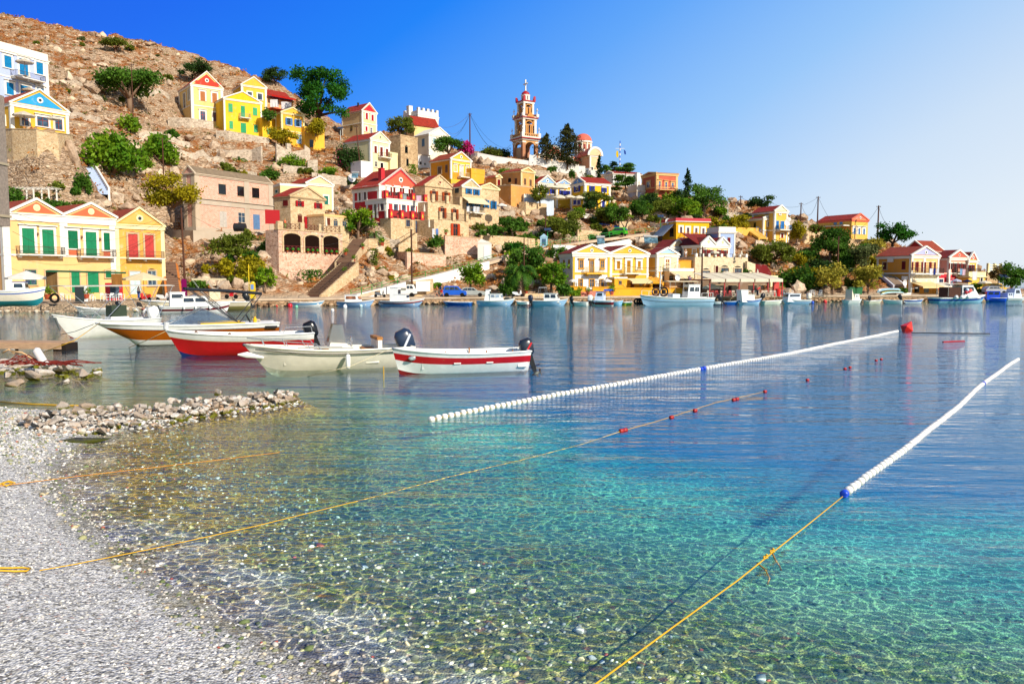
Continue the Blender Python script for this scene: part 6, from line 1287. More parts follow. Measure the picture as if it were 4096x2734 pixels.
# ---------------- trees and shrubs ----------------
BARK=wood('#5a4030','bark'); BARK2=wood('#8a705a','bark')
FC={'dark':foliage('#1a3410','#42602a'),'deep':foliage('#12400f','#3a7a1c'),'green':foliage('#244c12','#5c8428'),'bright':foliage('#2c6410','#86a422'),'olive':foliage('#3c4a12','#7d8a2c'),'yellow':foliage('#6a6a10','#b8a81c'),'gold':foliage('#7a7a1c','#c8b84a'),'grey':foliage('#34401c','#6f7a48'),'brown':foliage('#5a4a2c','#8a7848'),'pink':foliage('#a01458','#e03a94'),'cyp':foliage('#1c2a10','#4a4a20'),'cyd':foliage('#0c2410','#274a1c')}
def tree(label,px,yb,yt,wpx,kind='round',col='green',D=None,cat=None,name=None,leaf=None,n=None,trunk=None,group=None,col2=None):
 if D is None: p=hit(px,yb,None,215); D=p.y
 else:
  p=at(px,yb,D); q=hit(px,yb-3)
  if tz(p.x,p.y)>p.z+.4 and q is not None: p=q; D=p.y
 Hh=(yb-yt)/F*D; Wd=wpx/F*D*1.12; rr=np.random.default_rng(int(px*7+yb)); bush=kind in('bush','cactus'); cat=cat or ('shrub' if bush else 'tree'); name=name or ('shrub' if bush else {'cyp':'cypress_tree','pine':'pine_tree'}.get(kind,'tree'))
 root=thing(name,label,cat,p,0,group); lf=leaf or ((.34 if kind!='cactus' else .46)*(1.35 if wpx>200 else 1))
 lobes=[]
 if kind=='cyp':
  for k in range(30):
   t=(k+.5)/30; rad=Wd*.62*(min(1,(1-t)*1.9+.08))*(.6+.4*min(1,t*5)); a=rr.uniform(0,6.28); lobes.append((math.cos(a)*rad*.4,math.sin(a)*rad*.4,Hh*(.1+.88*t),rad*.75,rad*.75,Hh*.05))
 elif kind=='pine':
  for k in range(14):
   t=rr.uniform(.25,1); rad=Wd*.5*(1.15-t*.9); a=rr.uniform(0,6.28); lobes.append((math.cos(a)*rad*.75,math.sin(a)*rad*.75,Hh*t,Wd*.2,Wd*.2,Hh*.045))
 elif kind=='flat':
  for k in range(13): a=rr.uniform(0,6.28); q=rr.uniform(0,.95)**.6; lobes.append((math.cos(a)*Wd*.38*q,math.sin(a)*Wd*.38*q,Hh*rr.uniform(.55,.88),Wd*.2,Wd*.2,Hh*.15))
 elif bush:
  for k in range(9): a=rr.uniform(0,6.28); q=rr.uniform(0,1)**.5; lobes.append((math.cos(a)*Wd*.34*q,math.sin(a)*Wd*.3*q,Hh*rr.uniform(.22,.72)*(1.1-q*.45),Wd*.2,Wd*.18,Hh*.26))
 else:
  bg=wpx>200; nl=34 if bg else 17; ks=.62 if bg else 1
  for k in range(nl): a=rr.uniform(0,6.28); q=rr.uniform(0,1)**.45; zz=rr.uniform(.32,.88); kk=math.sin(math.pi*min(1,zz*1.02)); lobes.append((math.cos(a)*Wd*.42*q*(.55+.5*kk),math.sin(a)*Wd*.40*q*(.55+.5*kk),Hh*zz,Wd*rr.uniform(.14,.21)*ks,Wd*.2*ks,Hh*rr.uniform(.11,.18)*ks))
 lobes=np.array(lobes); nn=n or int(min(9000,max(700,Hh*Wd*72/(lf/.34)**2))); li=rr.integers(0,len(lobes),nn); v=rr.normal(size=(nn,3)); v/=np.linalg.norm(v,axis=1)[:,None]; v*=(rr.random(nn)**.35)[:,None]*(1+.25*rr.normal(size=nn))[:,None]
 Pn=lobes[li,:3]+v*lobes[li,3:6]; Pn[:,2]=np.maximum(Pn[:,2],.05); lt=rr.random(len(lobes))[li]; C=(lt*.7+.3*rr.random(nn))[:,None]*np.ones((1,3)); V,Fq,CC=leafquads(Pn,lf*.75,C,rr)
 mats=FC[col]; npmesh('crown' if not bush else 'foliage',V,Fq,mats,root,col=CC)
 if col2:
  k=rr.integers(0,len(lobes),int(nn*.22)); sel=lobes[k]; sel=sel[np.isin(k,rr.choice(len(lobes),3))]; v=rr.normal(size=(len(sel),3)); v/=np.linalg.norm(v,axis=1)[:,None]; V,Fq,CC=leafquads(sel[:,:3]+v*sel[:,3:6]*1.1,lf*.7,rr.random((len(sel),1))*np.ones((1,3)),rr); npmesh('blossom',V,Fq,FC[col2],root,col=CC)
 m=MB(); tr=max(.07,Wd*.035)
 if kind=='cyp': m.tube([(0,0,-.4),(0,0,Hh*.9)],tr,6,r1=.03)
 elif kind=='pine':
  m.tube([(0,0,-.4),(.1,0,Hh*.5),(0,0,Hh*.97)],[tr,tr*.7,.03],6)
  for l in lobes: m.tube([(0,0,l[2]-.4),tuple(l[:3])],.05,4,r1=.02)
 else:
  fk=Hh*(.05 if bush else .28); m.tube([(0,0,-.4),(rr.uniform(-.1,.1),0,fk)],[tr*1.2,tr],7)
  for l in lobes[:6]: m.tube([(0,0,fk*.9),(l[0]*.5,l[1]*.5,(fk+l[2])*.5),tuple(l[:3])],[tr*.7,tr*.45,.02],5)
 m.build('trunk' if not bush else 'stem',BARK if col in('dark','deep','olive') else BARK2,root,smooth=True); return root
T_=[('huge dark green tree filling the skyline right of the washing veranda',1275,530,275,255,'round','deep',214),('round crowned tree alone on the ridge line',1103,345,275,92,'round','dark',None),('broad tree behind the tall house with red gable',783,330,243,105,'round','dark',226),
('flat crowned tree high on the bare slope',462,216,158,95,'flat','olive',None),('tiny tree beside the flat crowned one on the bare slope',520,207,180,32,'round','olive',None),('wide two trunked tree behind the thin utility pole',520,442,272,235,'flat','green',None),
('yellow green tree hiding the corner of the brick shell',690,880,705,190,'round','yellow',136),('olive yellow tree below the bright yellow house',1130,592,515,115,'round','yellow',None),('olive tree in front of the lavender villa',1600,548,468,95,'round','olive',216),
('rounded green tree left of the magenta bougainvillea',1795,632,553,130,'round','green',202),('bright green tree left of the crimson house',1432,960,838,118,'round','bright',148),('bright feathery tree behind the parked cars',1883,1165,1045,110,'round','bright',127),
('broad dark cypress right of the bell tower',2187,645,538,62,'cyp','cyp',207),('tallest cypress in front of the church dome',2270,672,503,88,'cyp','cyp',209),('slim black cypress at the end of the church wall',2397,722,624,22,'cyp','cyd',208),('spreading pine in front of the white red-roofed house',2500,802,655,95,'pine','green',200),
('dark conifer behind the white red-roofed house',2455,700,645,42,'pine','cyd',218),('light green tree beside the flag mast',2425,705,662,50,'round','green',214),('slim cypress right of the terracotta house',2749,800,676,28,'cyp','cyd',203),('tiny conifer top behind the broad tree',2782,770,736,18,'cyp','cyd',207),
('broad ragged tree right of the slim cypress',2815,868,745,155,'round','green',200),('bright green tree below the terracotta house',2738,888,795,100,'round','bright',188),('dark tree left of the bright green one',2655,875,798,95,'round','olive',190),('round tree below the pale blue block',2572,885,803,95,'round','green',186),
('flat crowned tree in front of the deep blue shutters',2390,838,765,112,'flat','olive',183),('leafy tree on the rock right of the yellow corner house',2465,908,815,78,'round','green',178),('yellowish tree below the yellow corner house',2415,905,838,66,'round','olive',177),('dark slender tree at the corner of the yellow house',2360,855,785,52,'round','dark',182),
('dark yellow tree beside the ochre ruin',2160,818,740,68,'round','olive',186),('dark tree on the ridge above the blue shuttered hillside house',3050,842,783,96,'round','dark',190),('yellow green tree left of the blue shuttered hillside house',2945,938,858,95,'round','yellow',None),('dark olive tree below the blue shuttered hillside house',3085,1068,955,148,'round','olive',None),
('yellow leaved tree right of the blue shuttered hillside house',3190,980,885,66,'round','yellow',None),('tall green tree below the stone outbuilding',3320,1045,912,138,'round','green',None),('grey green tree left of the ochre waterfront house',3455,1085,978,118,'round','grey',None),('yellow bush tree under the coral pediment house',3495,1002,953,88,'round','gold',None),
('dark green double crowned tree on the point',3570,1000,890,128,'round','deep',178),('golden tamarisk behind the empty tables',3330,1178,1048,122,'round','gold',136),('golden tamarisk beside the green bins',3472,1180,1058,102,'round','gold',137),('spreading tree on the quay at the far right',4045,1178,1050,112,'round','green',140),
('bare brownish tree behind the spreading quay tree',3992,1140,1062,56,'round','brown',152),('lush tree above the big palm',2110,1092,985,132,'round','green',131),('dense leafy tree between palm and white house',2205,1172,1042,128,'round','bright',126.5),('tree with hanging branches above the footpath',2050,945,880,92,'round','green',161),
('brownish green tree above the prickly pears',930,1055,935,150,'round','olive',125),('small fig tree with big leaves below the arched house',1062,1165,1068,76,'round','bright',115),('round clipped dark tree above the palm',2056,1018,972,38,'round','deep',146)]
for t in T_: tree(t[0],t[1],t[2],t[3],t[4],t[5],t[6],t[7])
B_=[('sprawling bright prickly pear thicket below the tall pole',450,705,490,225,'cactus','bright',None),('prickly pear clump at the top of the thicket',515,530,445,100,'cactus','bright',None),('prickly pear thicket beside the second pole',640,652,530,150,'cactus','bright',None),('climbing dark bush beside the white stairs',333,778,662,62,'bush','green',131),
('garden shrubs behind the two orange gables',200,845,785,135,'bush','green',119),('rose bush behind the left gable',60,835,715,66,'bush','green',118),('shrub above the single ochre gable',315,850,788,75,'bush','olive',121),('olive bush beside the small palm',925,705,652,62,'bush','olive',None),('bright shrub inside the ruin walls',1170,668,613,112,'bush','bright',None),
('green bush between the ruin walls',1080,720,660,72,'bush','green',None),('creeping green cover by the rubble wall',1310,702,655,80,'bush','bright',None),('leafy mass right of the yellow terrace block',1262,540,470,95,'bush','yellow',208),('dark bush with magenta blossoms beside the pole',1390,695,562,122,'bush','dark',196),
('magenta bougainvillea on the skyline',1865,618,553,58,'bush','pink',204),('hedge behind the church wall',1945,628,580,115,'bush','olive',214),('hedge right behind the church wall',2005,632,582,75,'bush','dark',218),('spiky green yucca on the stone terrace',1745,990,930,68,'bush','green',144),('shrub on the ivy wall',1970,940,882,62,'bush','green',153),
('prickly pear below the tree by the brick shell',898,1102,1022,100,'cactus','yellow',121),('dense bush behind the red motorbike',790,1158,1098,74,'bush','green',116),('leafy bush below the concrete wall',1068,1012,958,62,'bush','green',133),('yellowing bushes above the yellow phone pole',1000,1110,995,115,'bush','yellow',122),
('dark olive shrub mass below the parasols',2240,940,845,168,'bush','olive',168),('bright shrub under the parasol terrace',2305,870,822,72,'bush','bright',178),('clipped conifer beside the green railing',2422,962,914,28,'cyp','cyd',163),('bush beside the clipped conifer',2455,955,912,48,'bush','olive',165),('bush on the stone garden wall',2370,970,928,52,'bush','green',160),
('golden shrub in front of the pale blue block',2600,810,776,62,'bush','gold',194),('low hedge on the yellow house slope',2830,895,857,80,'bush','yellow',None),('bush with pink flowers beside the stone outbuilding',3265,930,886,84,'bush','olive',177),('dark shrub behind the golden tamarisk',3380,1065,990,64,'bush','green',None),
('tumbling fig thicket right of the restaurant',3175,1160,1040,165,'cactus','green',139),('upper fig thicket on the slope',3215,1052,985,112,'cactus','green',None),('dark shrub above the tamarisk',3280,1088,1018,92,'bush','dark',None),('low dark shrub between the two tamarisks',3402,1165,1103,54,'bush','olive',141),
('low garden shrub at the foot of the palm',2035,1180,1118,84,'bush','green',122.6),('shrub with flowers beside the yellow wall',2258,1182,1128,70,'bush','green',123.6),('potted greenery before the yellow wall',2310,1185,1152,48,'bush','bright',124.2),('young shrub at the tavern terrace',2880,1118,1072,36,'bush','bright',135),('climbing bush at the tavern corner',2988,1112,1066,44,'bush','green',138),
('bush behind the walkers',1752,1150,1128,46,'bush','bright',127),('vine on the small yellow annex',1075,480,425,50,'bush','green',207),('bush below the church wall with red buds',2028,702,666,66,'bush','bright',None),('small bush on the church wall slope',2212,694,655,40,'bush','green',205),('small tree on the slope under the church',2288,712,676,22,'bush','green',204),('hedge at the end of the church wall',2360,722,698,66,'bush','olive',208),
('green plants beside the yellow van',3905,1152,1125,42,'bush','bright',148),('potted shrub on the far quay',3610,1168,1150,36,'bush','green',135),('dark plant by the big cabin boat',3905,1172,1148,28,'bush','dark',140)]
for t in B_: tree(t[0],t[1],t[2],t[3],t[4],t[5],t[6],t[7],col2='pink' if 'magenta blossoms' in t[0] or 'pink flowers' in t[0] else None)
random.seed(5)
ZP=['between palm and white house', 'below the terracotta house', 'between the tavern and the ochre waterfront house', 'below the brick shell', 'by the ivy hung wall', 'below the yellow corner house', 'beside the flat yellow house', 'behind the green shuttered houses', 'above the cream house roof', 'left of the crimson house', 'near the thin utility poles', 'high on the bare slope', 'under the church wall', 'beside the dark stone steps']
CW_=dict(green='leafy green',bright='yellow green',deep='dark green',olive='olive green',dark='dark',yellow='yellowish',grey='grey green')
for zi,(a,b,c_,d_,n_,(s0,s1),cols,kd) in enumerate([(2040,2290,1010,1165,16,(55,95),('green','bright','deep'),'bush'),(2440,2900,800,890,20,(50,85),('green','olive','bright','dark'),'bush'),(3050,3520,960,1160,26,(55,95),('green','olive','yellow','dark'),'bush'),(820,1070,960,1150,12,(40,75),('green','yellow','olive'),'bush'),(1880,2170,885,990,12,(40,64),('green','olive'),'bush'),(2160,2470,850,965,14,(44,80),('green','dark','olive'),'bush'),(2830,3000,850,930,8,(40,64),('yellow','green'),'bush'),(60,350,745,860,10,(36,60),('green','olive'),'bush'),(860,1290,610,740,12,(28,54),('olive','yellow','green'),'bush'),(1350,1490,690,950,8,(30,56),('green','dark'),'bush'),(360,700,480,720,9,(50,90),('bright','green'),'cactus'),(90,700,130,430,16,(18,36),('olive','grey'),'bush'),(2080,2420,700,800,8,(26,44),('green','olive'),'bush'),(1480,1660,1010,1120,5,(26,44),('olive','yellow'),'bush')]):
 for _ in range(n_):
  w_=random.uniform(s0,s1); x=random.uniform(a,b); y=random.uniform(c_,d_); p=hit(x,y)
  if p is None: continue
  cc_=random.choice(cols); tree(f"{'large' if w_>(s0+s1)/2 else 'small'} {CW_[cc_]} {'prickly pear' if kd=='cactus' else 'shrub'} {ZP[zi]}",x,y,y-w_*random.uniform(.6,.85),w_,kd,cc_,group='wild shrubs on the slope')
def ivy(label,reg,x,y0,y1,w_,D,c='green'):
 p=A(reg,x,y0,D); hh=(y1-y0)/REG[reg][2]/F*D; ww=w_/REG[reg][2]/F*D; rr=np.random.default_rng(int(x+y0)); n=int(70*hh*ww+60); P_=np.stack([rr.normal(0,ww*.28,n),rr.uniform(-.35,-.02,n),-hh*rr.random(n)**1.2],-1); V,Fq,CC=leafquads(P_,.2,rr.random((n,1))*np.ones((1,3)),rr); o=npmesh('hanging_ivy',V,Fq,FC[c],col=CC); o.location=p; tag(o,label,'ivy')
ivy('ivy trail hanging at the left of the stone wall','R8',25,600,740,40,159.6,'olive'); ivy('brown ivy trail in the middle of the stone wall','R8',88,600,800,60,160,'brown'); ivy('broad green ivy over the footpath wall','R8',250,600,730,100,161.3); ivy('light ivy at the right of the footpath wall','R8',440,620,740,60,162.8,'bright')
ivy('vine creeping over the pink wall of the arched house','R4',1560,1120,1240,240,130,'green'); ivy('ivy on the rock beside the dark steps','R6',385,900,1070,80,130,'olive'); ivy('green creeper by the golden yellow house','R5',1010,1020,1160,90,196,'bright')
def palm(label,px,yb,ycr,ytop,w_,D,col='green',n=34,tr=.45):
 p=at(px,yb,D); Hc=(yb-ycr)/F*D; Rf=w_/2/F*D; up=(ycr-ytop)/F*D; root=thing('palm_tree',label,'palm',p); m=MB(); m.tube([(0,0,-.5),(.1,0,Hc*.5),(0,0,Hc)],[tr,tr*.85,tr*1.1],8); m.build('trunk',BARK2,root); rr=np.random.default_rng(int(px)); V=[];Fq=[];C=[]
 for k in range(n):
  a=rr.uniform(0,6.28); e=rr.uniform(-.25,1.0); L=Rf*rr.uniform(.85,1.1); d=np.array([math.cos(a),math.sin(a),0]); N=9; pt=np.array([0,0,Hc]); ang=1.1*e+.25; prev=None; sd=np.array([-d[1],d[0],0]); c=rr.random()
  for i in range(N):
   t=i/N; dirv=d*math.cos(ang)+np.array([0,0,math.sin(ang)]); nx=pt+dirv*L/N*1.15; lw=L*.17*math.sin(math.pi*min(1,t*.9+.12))
   for sg in (-1,1):
    b=len(V); mid=(pt+nx)/2; V+= [pt,nx,mid+sd*sg*lw+dirv*lw*.7-np.array([0,0,lw*.45])]; Fq.append((b,b+1,b+2)); C+=[[c]*3]*3
   pt=nx; ang-=.30
 npmesh('fronds',np.array(V),np.array(Fq),FC[col],root,col=np.array(C)); return root
palm('large date palm on the waterfront with a thick trunk',2078,1172,1095,1035,175,122.5,'green',44,.55); palm('small palm in the dry garden below the yellow houses',955,668,650,600,105,180,'green',30,.35); palm('feathery palm beside the dark garden of the crimson house',1500,960,940,905,80,146,'green',26,.25); palm('yellowish palm right of the yellow terrace block',1275,525,490,432,88,209,'yellow',28,.3); palm('little palm in the garden of the flat yellow house',2890,935,905,870,50,175,'green',20,.2)
# ---------------- boats ----------------
def P_(c,r=.35,s=.5): return plain(c,r,s,0,.06)
BW=P_('#eef0ee'); BCR=P_('#f4efde'); BLK=P_('#14161a',.3); CHR=metal('#d0d4d8',.2)
def hullmesh(root,L,B,fb,fs,draft,bands,rake=.12,transom=.8,deckm=BW,floor=None,foredeck=.25,rim=BW,fm=None,rise=.0,double=False,plank=0):
 """bow at x=0, stern at x=L; waterline z=0. bands: list of (upper fraction, material)"""
 N=16; lv=[0]; mats=[]
 for f,mm in bands:
  lo=lv[-1]; k=max(1,int(round((f-lo)*6)))
  for j in range(k): lv.append(lo+(f-lo)*(j+1)/k); mats.append(mm)
 um=[];
 for mm in mats:
  if mm not in um: um.append(mm)
 def half(t):
  a=1-(1-min(t/.48,1))**2.1
  if t>.55:
   q=(t-.55)/.45; a*= (1-(1-transom)*q**2) if not double else max(.02,1-q**2.2)
  return B/2*max(a,.012)
 def sheer(t): m_=min(fb,fs)*.96; return m_+(fb-m_)*max(0,1-t/.6)**1.8+(fs-m_)*max(0,(t-.5)/.5)**2
 V=[];ring=[]
 for i in range(N+1):
  t=i/N; sh=sheer(t); kz=-draft*(1-max(0,1-t/.22)**2*.9); b=half(t); row=[]
  for sgn in (-1,1):
   for s in lv:
    g=(s**.55 if t>.25 else s**(.55+ (.25-t)/.25*.55))
    if double and t>.8: g=s**(.55+(t-.8)/.2*.5)
    x=L*t+rake*L*(1-s)*max(0,1-t/.3)**1.5 - (rake*.5*L*(1-s)*max(0,(t-.75)/.25)**1.5 if double else -.0)
    if plank and 0<s<1: g*=1+.012*((lv.index(s)%2)*2-1)
    row.append(len(V)); V.append((x,sgn*b*g,kz+(sh-kz)*s))
  ring.append(row)
 n=len(lv); m=MB(); m.v=V
 for i in range(N):
  for k in range(n-1):
   a,b_,c,d=ring[i][k],ring[i+1][k],ring[i+1][k+1],ring[i][k+1]; m.f.append((a,b_,c,d)); m.m.append(um.index(mats[k]))
   a,b_,c,d=[ring[q][w_+n] for q,w_ in ((i,k),(i,k+1),(i+1,k+1),(i+1,k))]; m.f.append((a,b_,c,d)); m.m.append(um.index(mats[k]))
 for k in range(n-1):
  a,b_,c,d=ring[N][k],ring[N][k+n],ring[N][k+1+n],ring[N][k+1]; m.f.append((a,b_,c,d)); m.m.append(um.index(mats[k]))
 m.build('hull',um,root,smooth=True)
 # rim
 r=MB();
 for sgn in (-1,1):
  pts=[(V[ring[i][n-1]][0],sgn*half(i/N),sheer(i/N)+.01) for i in range(N+1)]; r.tube(pts,max(.025,B*.018),6)
 r.tube([(L,-half(1),sheer(1)),(L,half(1),sheer(1))],max(.025,B*.018),6); r.build('gunwale',rim,root,smooth=True)
 # inside floor and foredeck
 fl=.12 if floor is None else floor; m=MB();
 for i in range(N):
  t0,t1=i/N,(i+1)/N; z0=sheer(t0)-.03 if t0<foredeck else fl; z1=sheer(t1)-.03 if t1<=foredeck else fl
  if t0<foredeck<t1: t1=foredeck; z1=z0
  b0,b1=half(t0)*.97,half(t1)*.97
  if t0<foredeck: m.add([(L*t0,-b0,z0),(L*t1,-b1,z1),(L*t1,b1,z1),(L*t0,b0,z0)],[(0,1,2,3)]); m.add([(L*t0,0,z0+.05),(L*t1,-b1*.9,z1+.005),(L*t1,b1*.9,z1+.005)],[(0,1,2)])
 if foredeck>0:
  b=half(foredeck)*.97; m.add([(L*foredeck,-b,sheer(foredeck)-.03),(L*foredeck,b,sheer(foredeck)-.03),(L*foredeck,b*.55,fl),(L*foredeck,-b*.55,fl)],[(0,1,2,3)]); m.build('foredeck',deckm,root)
 fw=lambda t: max(.05,((fl+draft*(1-max(0,1-t/.22)**2*.9))/(sheer(t)+draft*(1-max(0,1-t/.22)**2*.9)))**(.55 if not(double and t>.8) else .8)*.93)
 m=MB()
 st=[foredeck+(1-foredeck)*i/10 for i in range(11)]
 for t0,t1 in zip(st,st[1:]):
  b0,b1=half(t0),half(t1); s0,s1=sheer(t0),sheer(t1); f0,f1=b0*fw(t0),b1*fw(t1)
  m.add([(L*t0,-f0,fl),(L*t1,-f1,fl),(L*t1,f1,fl),(L*t0,f0,fl)],[(0,1,2,3)])
  for sg in (-1,1):
   m.add([(L*t0,sg*f0,fl),(L*t1,sg*f1,fl),(L*t1,sg*(b1-.07),s1),(L*t0,sg*(b0-.07),s0)],[(0,1,2,3)]); m.add([(L*t0,sg*(b0-.09),s0+.015),(L*t1,sg*(b1-.09),s1+.015),(L*t1,sg*b1,s1+.015),(L*t0,sg*b0,s0+.015)],[(0,1,2,3)])
 b=half(1); m.add([(L-.06,-b*fw(1),fl),(L-.06,b*fw(1),fl),(L-.06,b-.07,sheer(1)),(L-.06,-b+.07,sheer(1))],[(0,1,2,3)]); m.build('inner_liner',fm or deckm,root)
 return half,sheer
def boat(label,bow,stern,B,fb,fs,bands,cat='boat',name='boat',**k):
 d=stern-bow; L=d.length; r=thing(name,label,cat,bow,math.atan2(d.y,d.x)); h,s=hullmesh(r,L,B,fb,fs,k.pop('draft',.35),bands,**k); return r,L,h,s
def superell(rx,ry,n=14,e=3.0):
 return [(rx*math.copysign(abs(math.cos(a))**(2/e),math.cos(a)),ry*math.copysign(abs(math.sin(a))**(2/e),math.sin(a))) for a in [2*math.pi*k/n for k in range(n)]]
def outboard(root,x,y,z,s=1.0,tilt=0.0,mat=None,stripe=None):
 s*=.72 if root.location.y>80 else 1.02; z*=.8
 mat=mat or P_('#1c2430',.25); e=empty('outboard_motor',(x,y,z),0,root); e.rotation_euler=(0,-tilt,0)
 m=MB(); secs=[(0.0,.17,.13,.0),(.06,.23,.165,.0),(.30,.26,.18,.02),(.50,.24,.165,.03),(.60,.15,.11,.02)]; n=14; V=[]
 for (z_,rx,ry,dx) in secs:
  for (a,b) in superell(rx,ry,n): V.append(((dx+.16+a)*s,b*s,(z_+.05)*s))
 fs=[(i*n+k,i*n+(k+1)%n,(i+1)*n+(k+1)%n,(i+1)*n+k) for i in range(len(secs)-1) for k in range(n)]+[tuple(range(n-1,-1,-1)),tuple((len(secs)-1)*n+k for k in range(n))]
 m.add(V,fs); m.build('cowling',mat,e,smooth=True)
 if stripe: m=MB(); m.bar((.0*s,-.186*s,.16*s),(.36*s,-.186*s,.46*s),.012*s,.06*s); m.build('stripe',stripe,e)
 m=MB(); m.prism([(.08*s,-.05*s,.05*s),(.28*s,-.05*s,.05*s),(.24*s,-.05*s,-.62*s),(.12*s,-.05*s,-.62*s)],(0,.1*s,0)); m.box(.05*s,.42*s,-.09*s,.09*s,-.42*s,-.40*s); m.tube([(.02*s,0,-.68*s),(.14*s,0,-.68*s),(.34*s,0,-.68*s)],[.02*s,.06*s,.04*s],8); m.prism([(.14*s,-.01,-.7*s),(.26*s,-.01,-.7*s),(.24*s,-.01,-.86*s)],(0,.02,0)); m.box(-.02*s,.08*s,-.1*s,.1*s,-.25*s,.12*s); m.build('leg',BLK,e)
 m=MB()
 for k in range(3):
  a=2*math.pi*k/3; m.obox((.36*s,math.cos(a)*.07*s,-.68*s+math.sin(a)*.07*s),(.02*s,.12*s,.07*s),Matrix.Rotation(a,3,'X')@Matrix.Rotation(.5,3,'Y'))
 m.build('propeller',BLK,e); return e
def cabin(root,x0,x1,w_,z0,z1,mat=BW,front=.3,back=0,wins=2,wm=None,wz=(.45,.85),taper=.9,roof=None,roofov=.08,name='cabin'):
 m=MB(); h=z1-z0; b=w_/2; t=b*taper; fx=front*h; bx=back*h
 zB=z0-.45; V=[(x0,-b,zB),(x1,-b,zB),(x1,b,zB),(x0,b,zB),(x0+fx,-t,z1),(x1-bx,-t,z1),(x1-bx,t,z1),(x0+fx,t,z1)]
 m.add(V,[(0,3,2,1),(4,5,6,7),(0,1,5,4),(1,2,6,5),(2,3,7,6),(3,0,4,7)]); c=m.build(name,mat,root)
 m=MB(); m.box(x0+fx-roofov,x1-bx+roofov,-t-roofov,t+roofov,z1,z1+.05); m.build('cabin_roof',roof or mat,c)
 for sg in (-1,1):
  xa=x0+fx*.75+.12; xb=x1-bx-.1; n=max(1,wins); g=.12
  for k in range(wins):
   a=xa+(xb-xa)*k/n+g/2; e=xa+(xb-xa)*(k+1)/n-g/2
   def pt(x,f): return (x,sg*(b+(t-b)*f+.012),z0+h*f)
   mm=MB(); q=[pt(a+.05,wz[0]),pt(e-.02,wz[0]),pt(e,wz[0]+.08),pt(e-.02,wz[1]),pt(a+.1,wz[1]),pt(a,wz[0]+.08)]; mm.prism(q,(0,sg*.015,0)); mm.build('window',wm or glass(),c)
 mm=MB(); f0,f1=wz; q=[(x0+fx*f-.015,y*(b+(t-b)*f)*.8,z0+h*f) for f,y in ((f0,-1),(f0,1),(f1,1),(f1,-1))]; mm.prism(q,(-.012,0,0)); mm.build('windscreen',wm or glass(),c)
 return c
def fender(root,x,y,z,m=None,L=.45,r=.09):
 q=MB(); q.lathe([(.02,0),(r*.8,.04),(r,.12),(r,L-.12),(r*.8,L-.04),(.02,L)],(x,y,z-L),8); q.tube([(x,y,z),(x,y*.97,z+.25)],.008,4); q.build('fender',m or BW,root,smooth=True)
def bimini(root,x0,x1,w_,z,mat,base=(0,0),posts=None,th=.03,crown=.1):
 m=MB(); n=6
 for i in range(n):
  y0=-w_/2+w_*i/n; y1=-w_/2+w_*(i+1)/n; f=lambda y: z+crown*(1-(2*y/w_)**2); m.prism([(x0,y0,f(y0)),(x1,y0,f(y0)),(x1,y1,f(y1)),(x0,y1,f(y1))],(0,0,th))
 c=m.build('canopy',mat,root); m=MB()
 for (xa,xb,zb) in posts or []:
  for sg in (-1,1): m.bar((xa,sg*w_/2*.98,zb),(xb,sg*w_/2*.98,z),.03)
 if m.v: m.build('canopy_pole',CHR,c)
 return c
REDB=P_('#c01420',.3); DRED=P_('#6e0f1c',.35); ORB=P_('#a8560c',.25); BLB=P_('#1456b8',.35); SKY_=P_('#7fb8e0',.4); NAV=P_('#0e1c3c',.3); YLB=P_('#e8b414',.4); TEA=P_('#1a7a88',.4); GRB=P_('#1f9a4a',.4); TAN=P_('#d8c8a0',.5)
# 1 the small white and red boat in front
r,L,h,s=boat('small white open boat with a broad red band and tilted dark outboard',gnd(1570,1496),gnd(2102,1478),2.0,1.02,.84,[(.20,P_('#7a1018')),(.26,BW),(.58,BW),(.84,REDB),(1.0,BW)],rake=.05,foredeck=.2,floor=.18,draft=.22,plank=1)
outboard(r,L-.02,0,.62,1.15,.35,P_('#232c38',.25),REDB)
for x in (L*.42,L*.66): m=MB(); m.box(x,x+.28,-.8,.8,.42,.46); m.build('thwart',BW,r)
for x,y in ((L*.36,-.75),(L*.60,.8),(L*.66,-.8),(L*.86,-.72)): m=MB(); m.box(x-.1,x+.1,y-.05,y+.05,.58,.63); m.tube([(x,y,.6),(x,y,.92)],.028,6); m.build('rowlock_post',wood('#a8703c'),r)
m=MB(); m.lathe([(.13,-.02),(.15,0),(.1,.03)],(0,0,0),12); o=m.build('bow_eye',CHR,r); o.location=(L*.13,-h(.13)*.93,.66); o.rotation_euler=(math.pi/2,0,0); o.scale=(1,.6,1)
m=MB(); m.tube([(L*.2,-.1,.55),(L*.26,.2,.58),(L*.30,-.15,.56),(L*.33,.1,.6)],.06,6); m.lathe([(.02,0),(.16,.08),(.12,.24),(.02,.3)],(L*.3,-.3,.45),8); m.build('coiled_bag',BW,r); m=MB(); m.tube([(L*.22,.1,.6),(L*.26,-.1,.62),(L*.29,.15,.6)],.03,5); m.build('rope',P_('#e0b010'),r)
m=MB(); m.box(L-.5,L-.1,-.6,.6,.2,.55); m.build('stern_seat',BW,r)
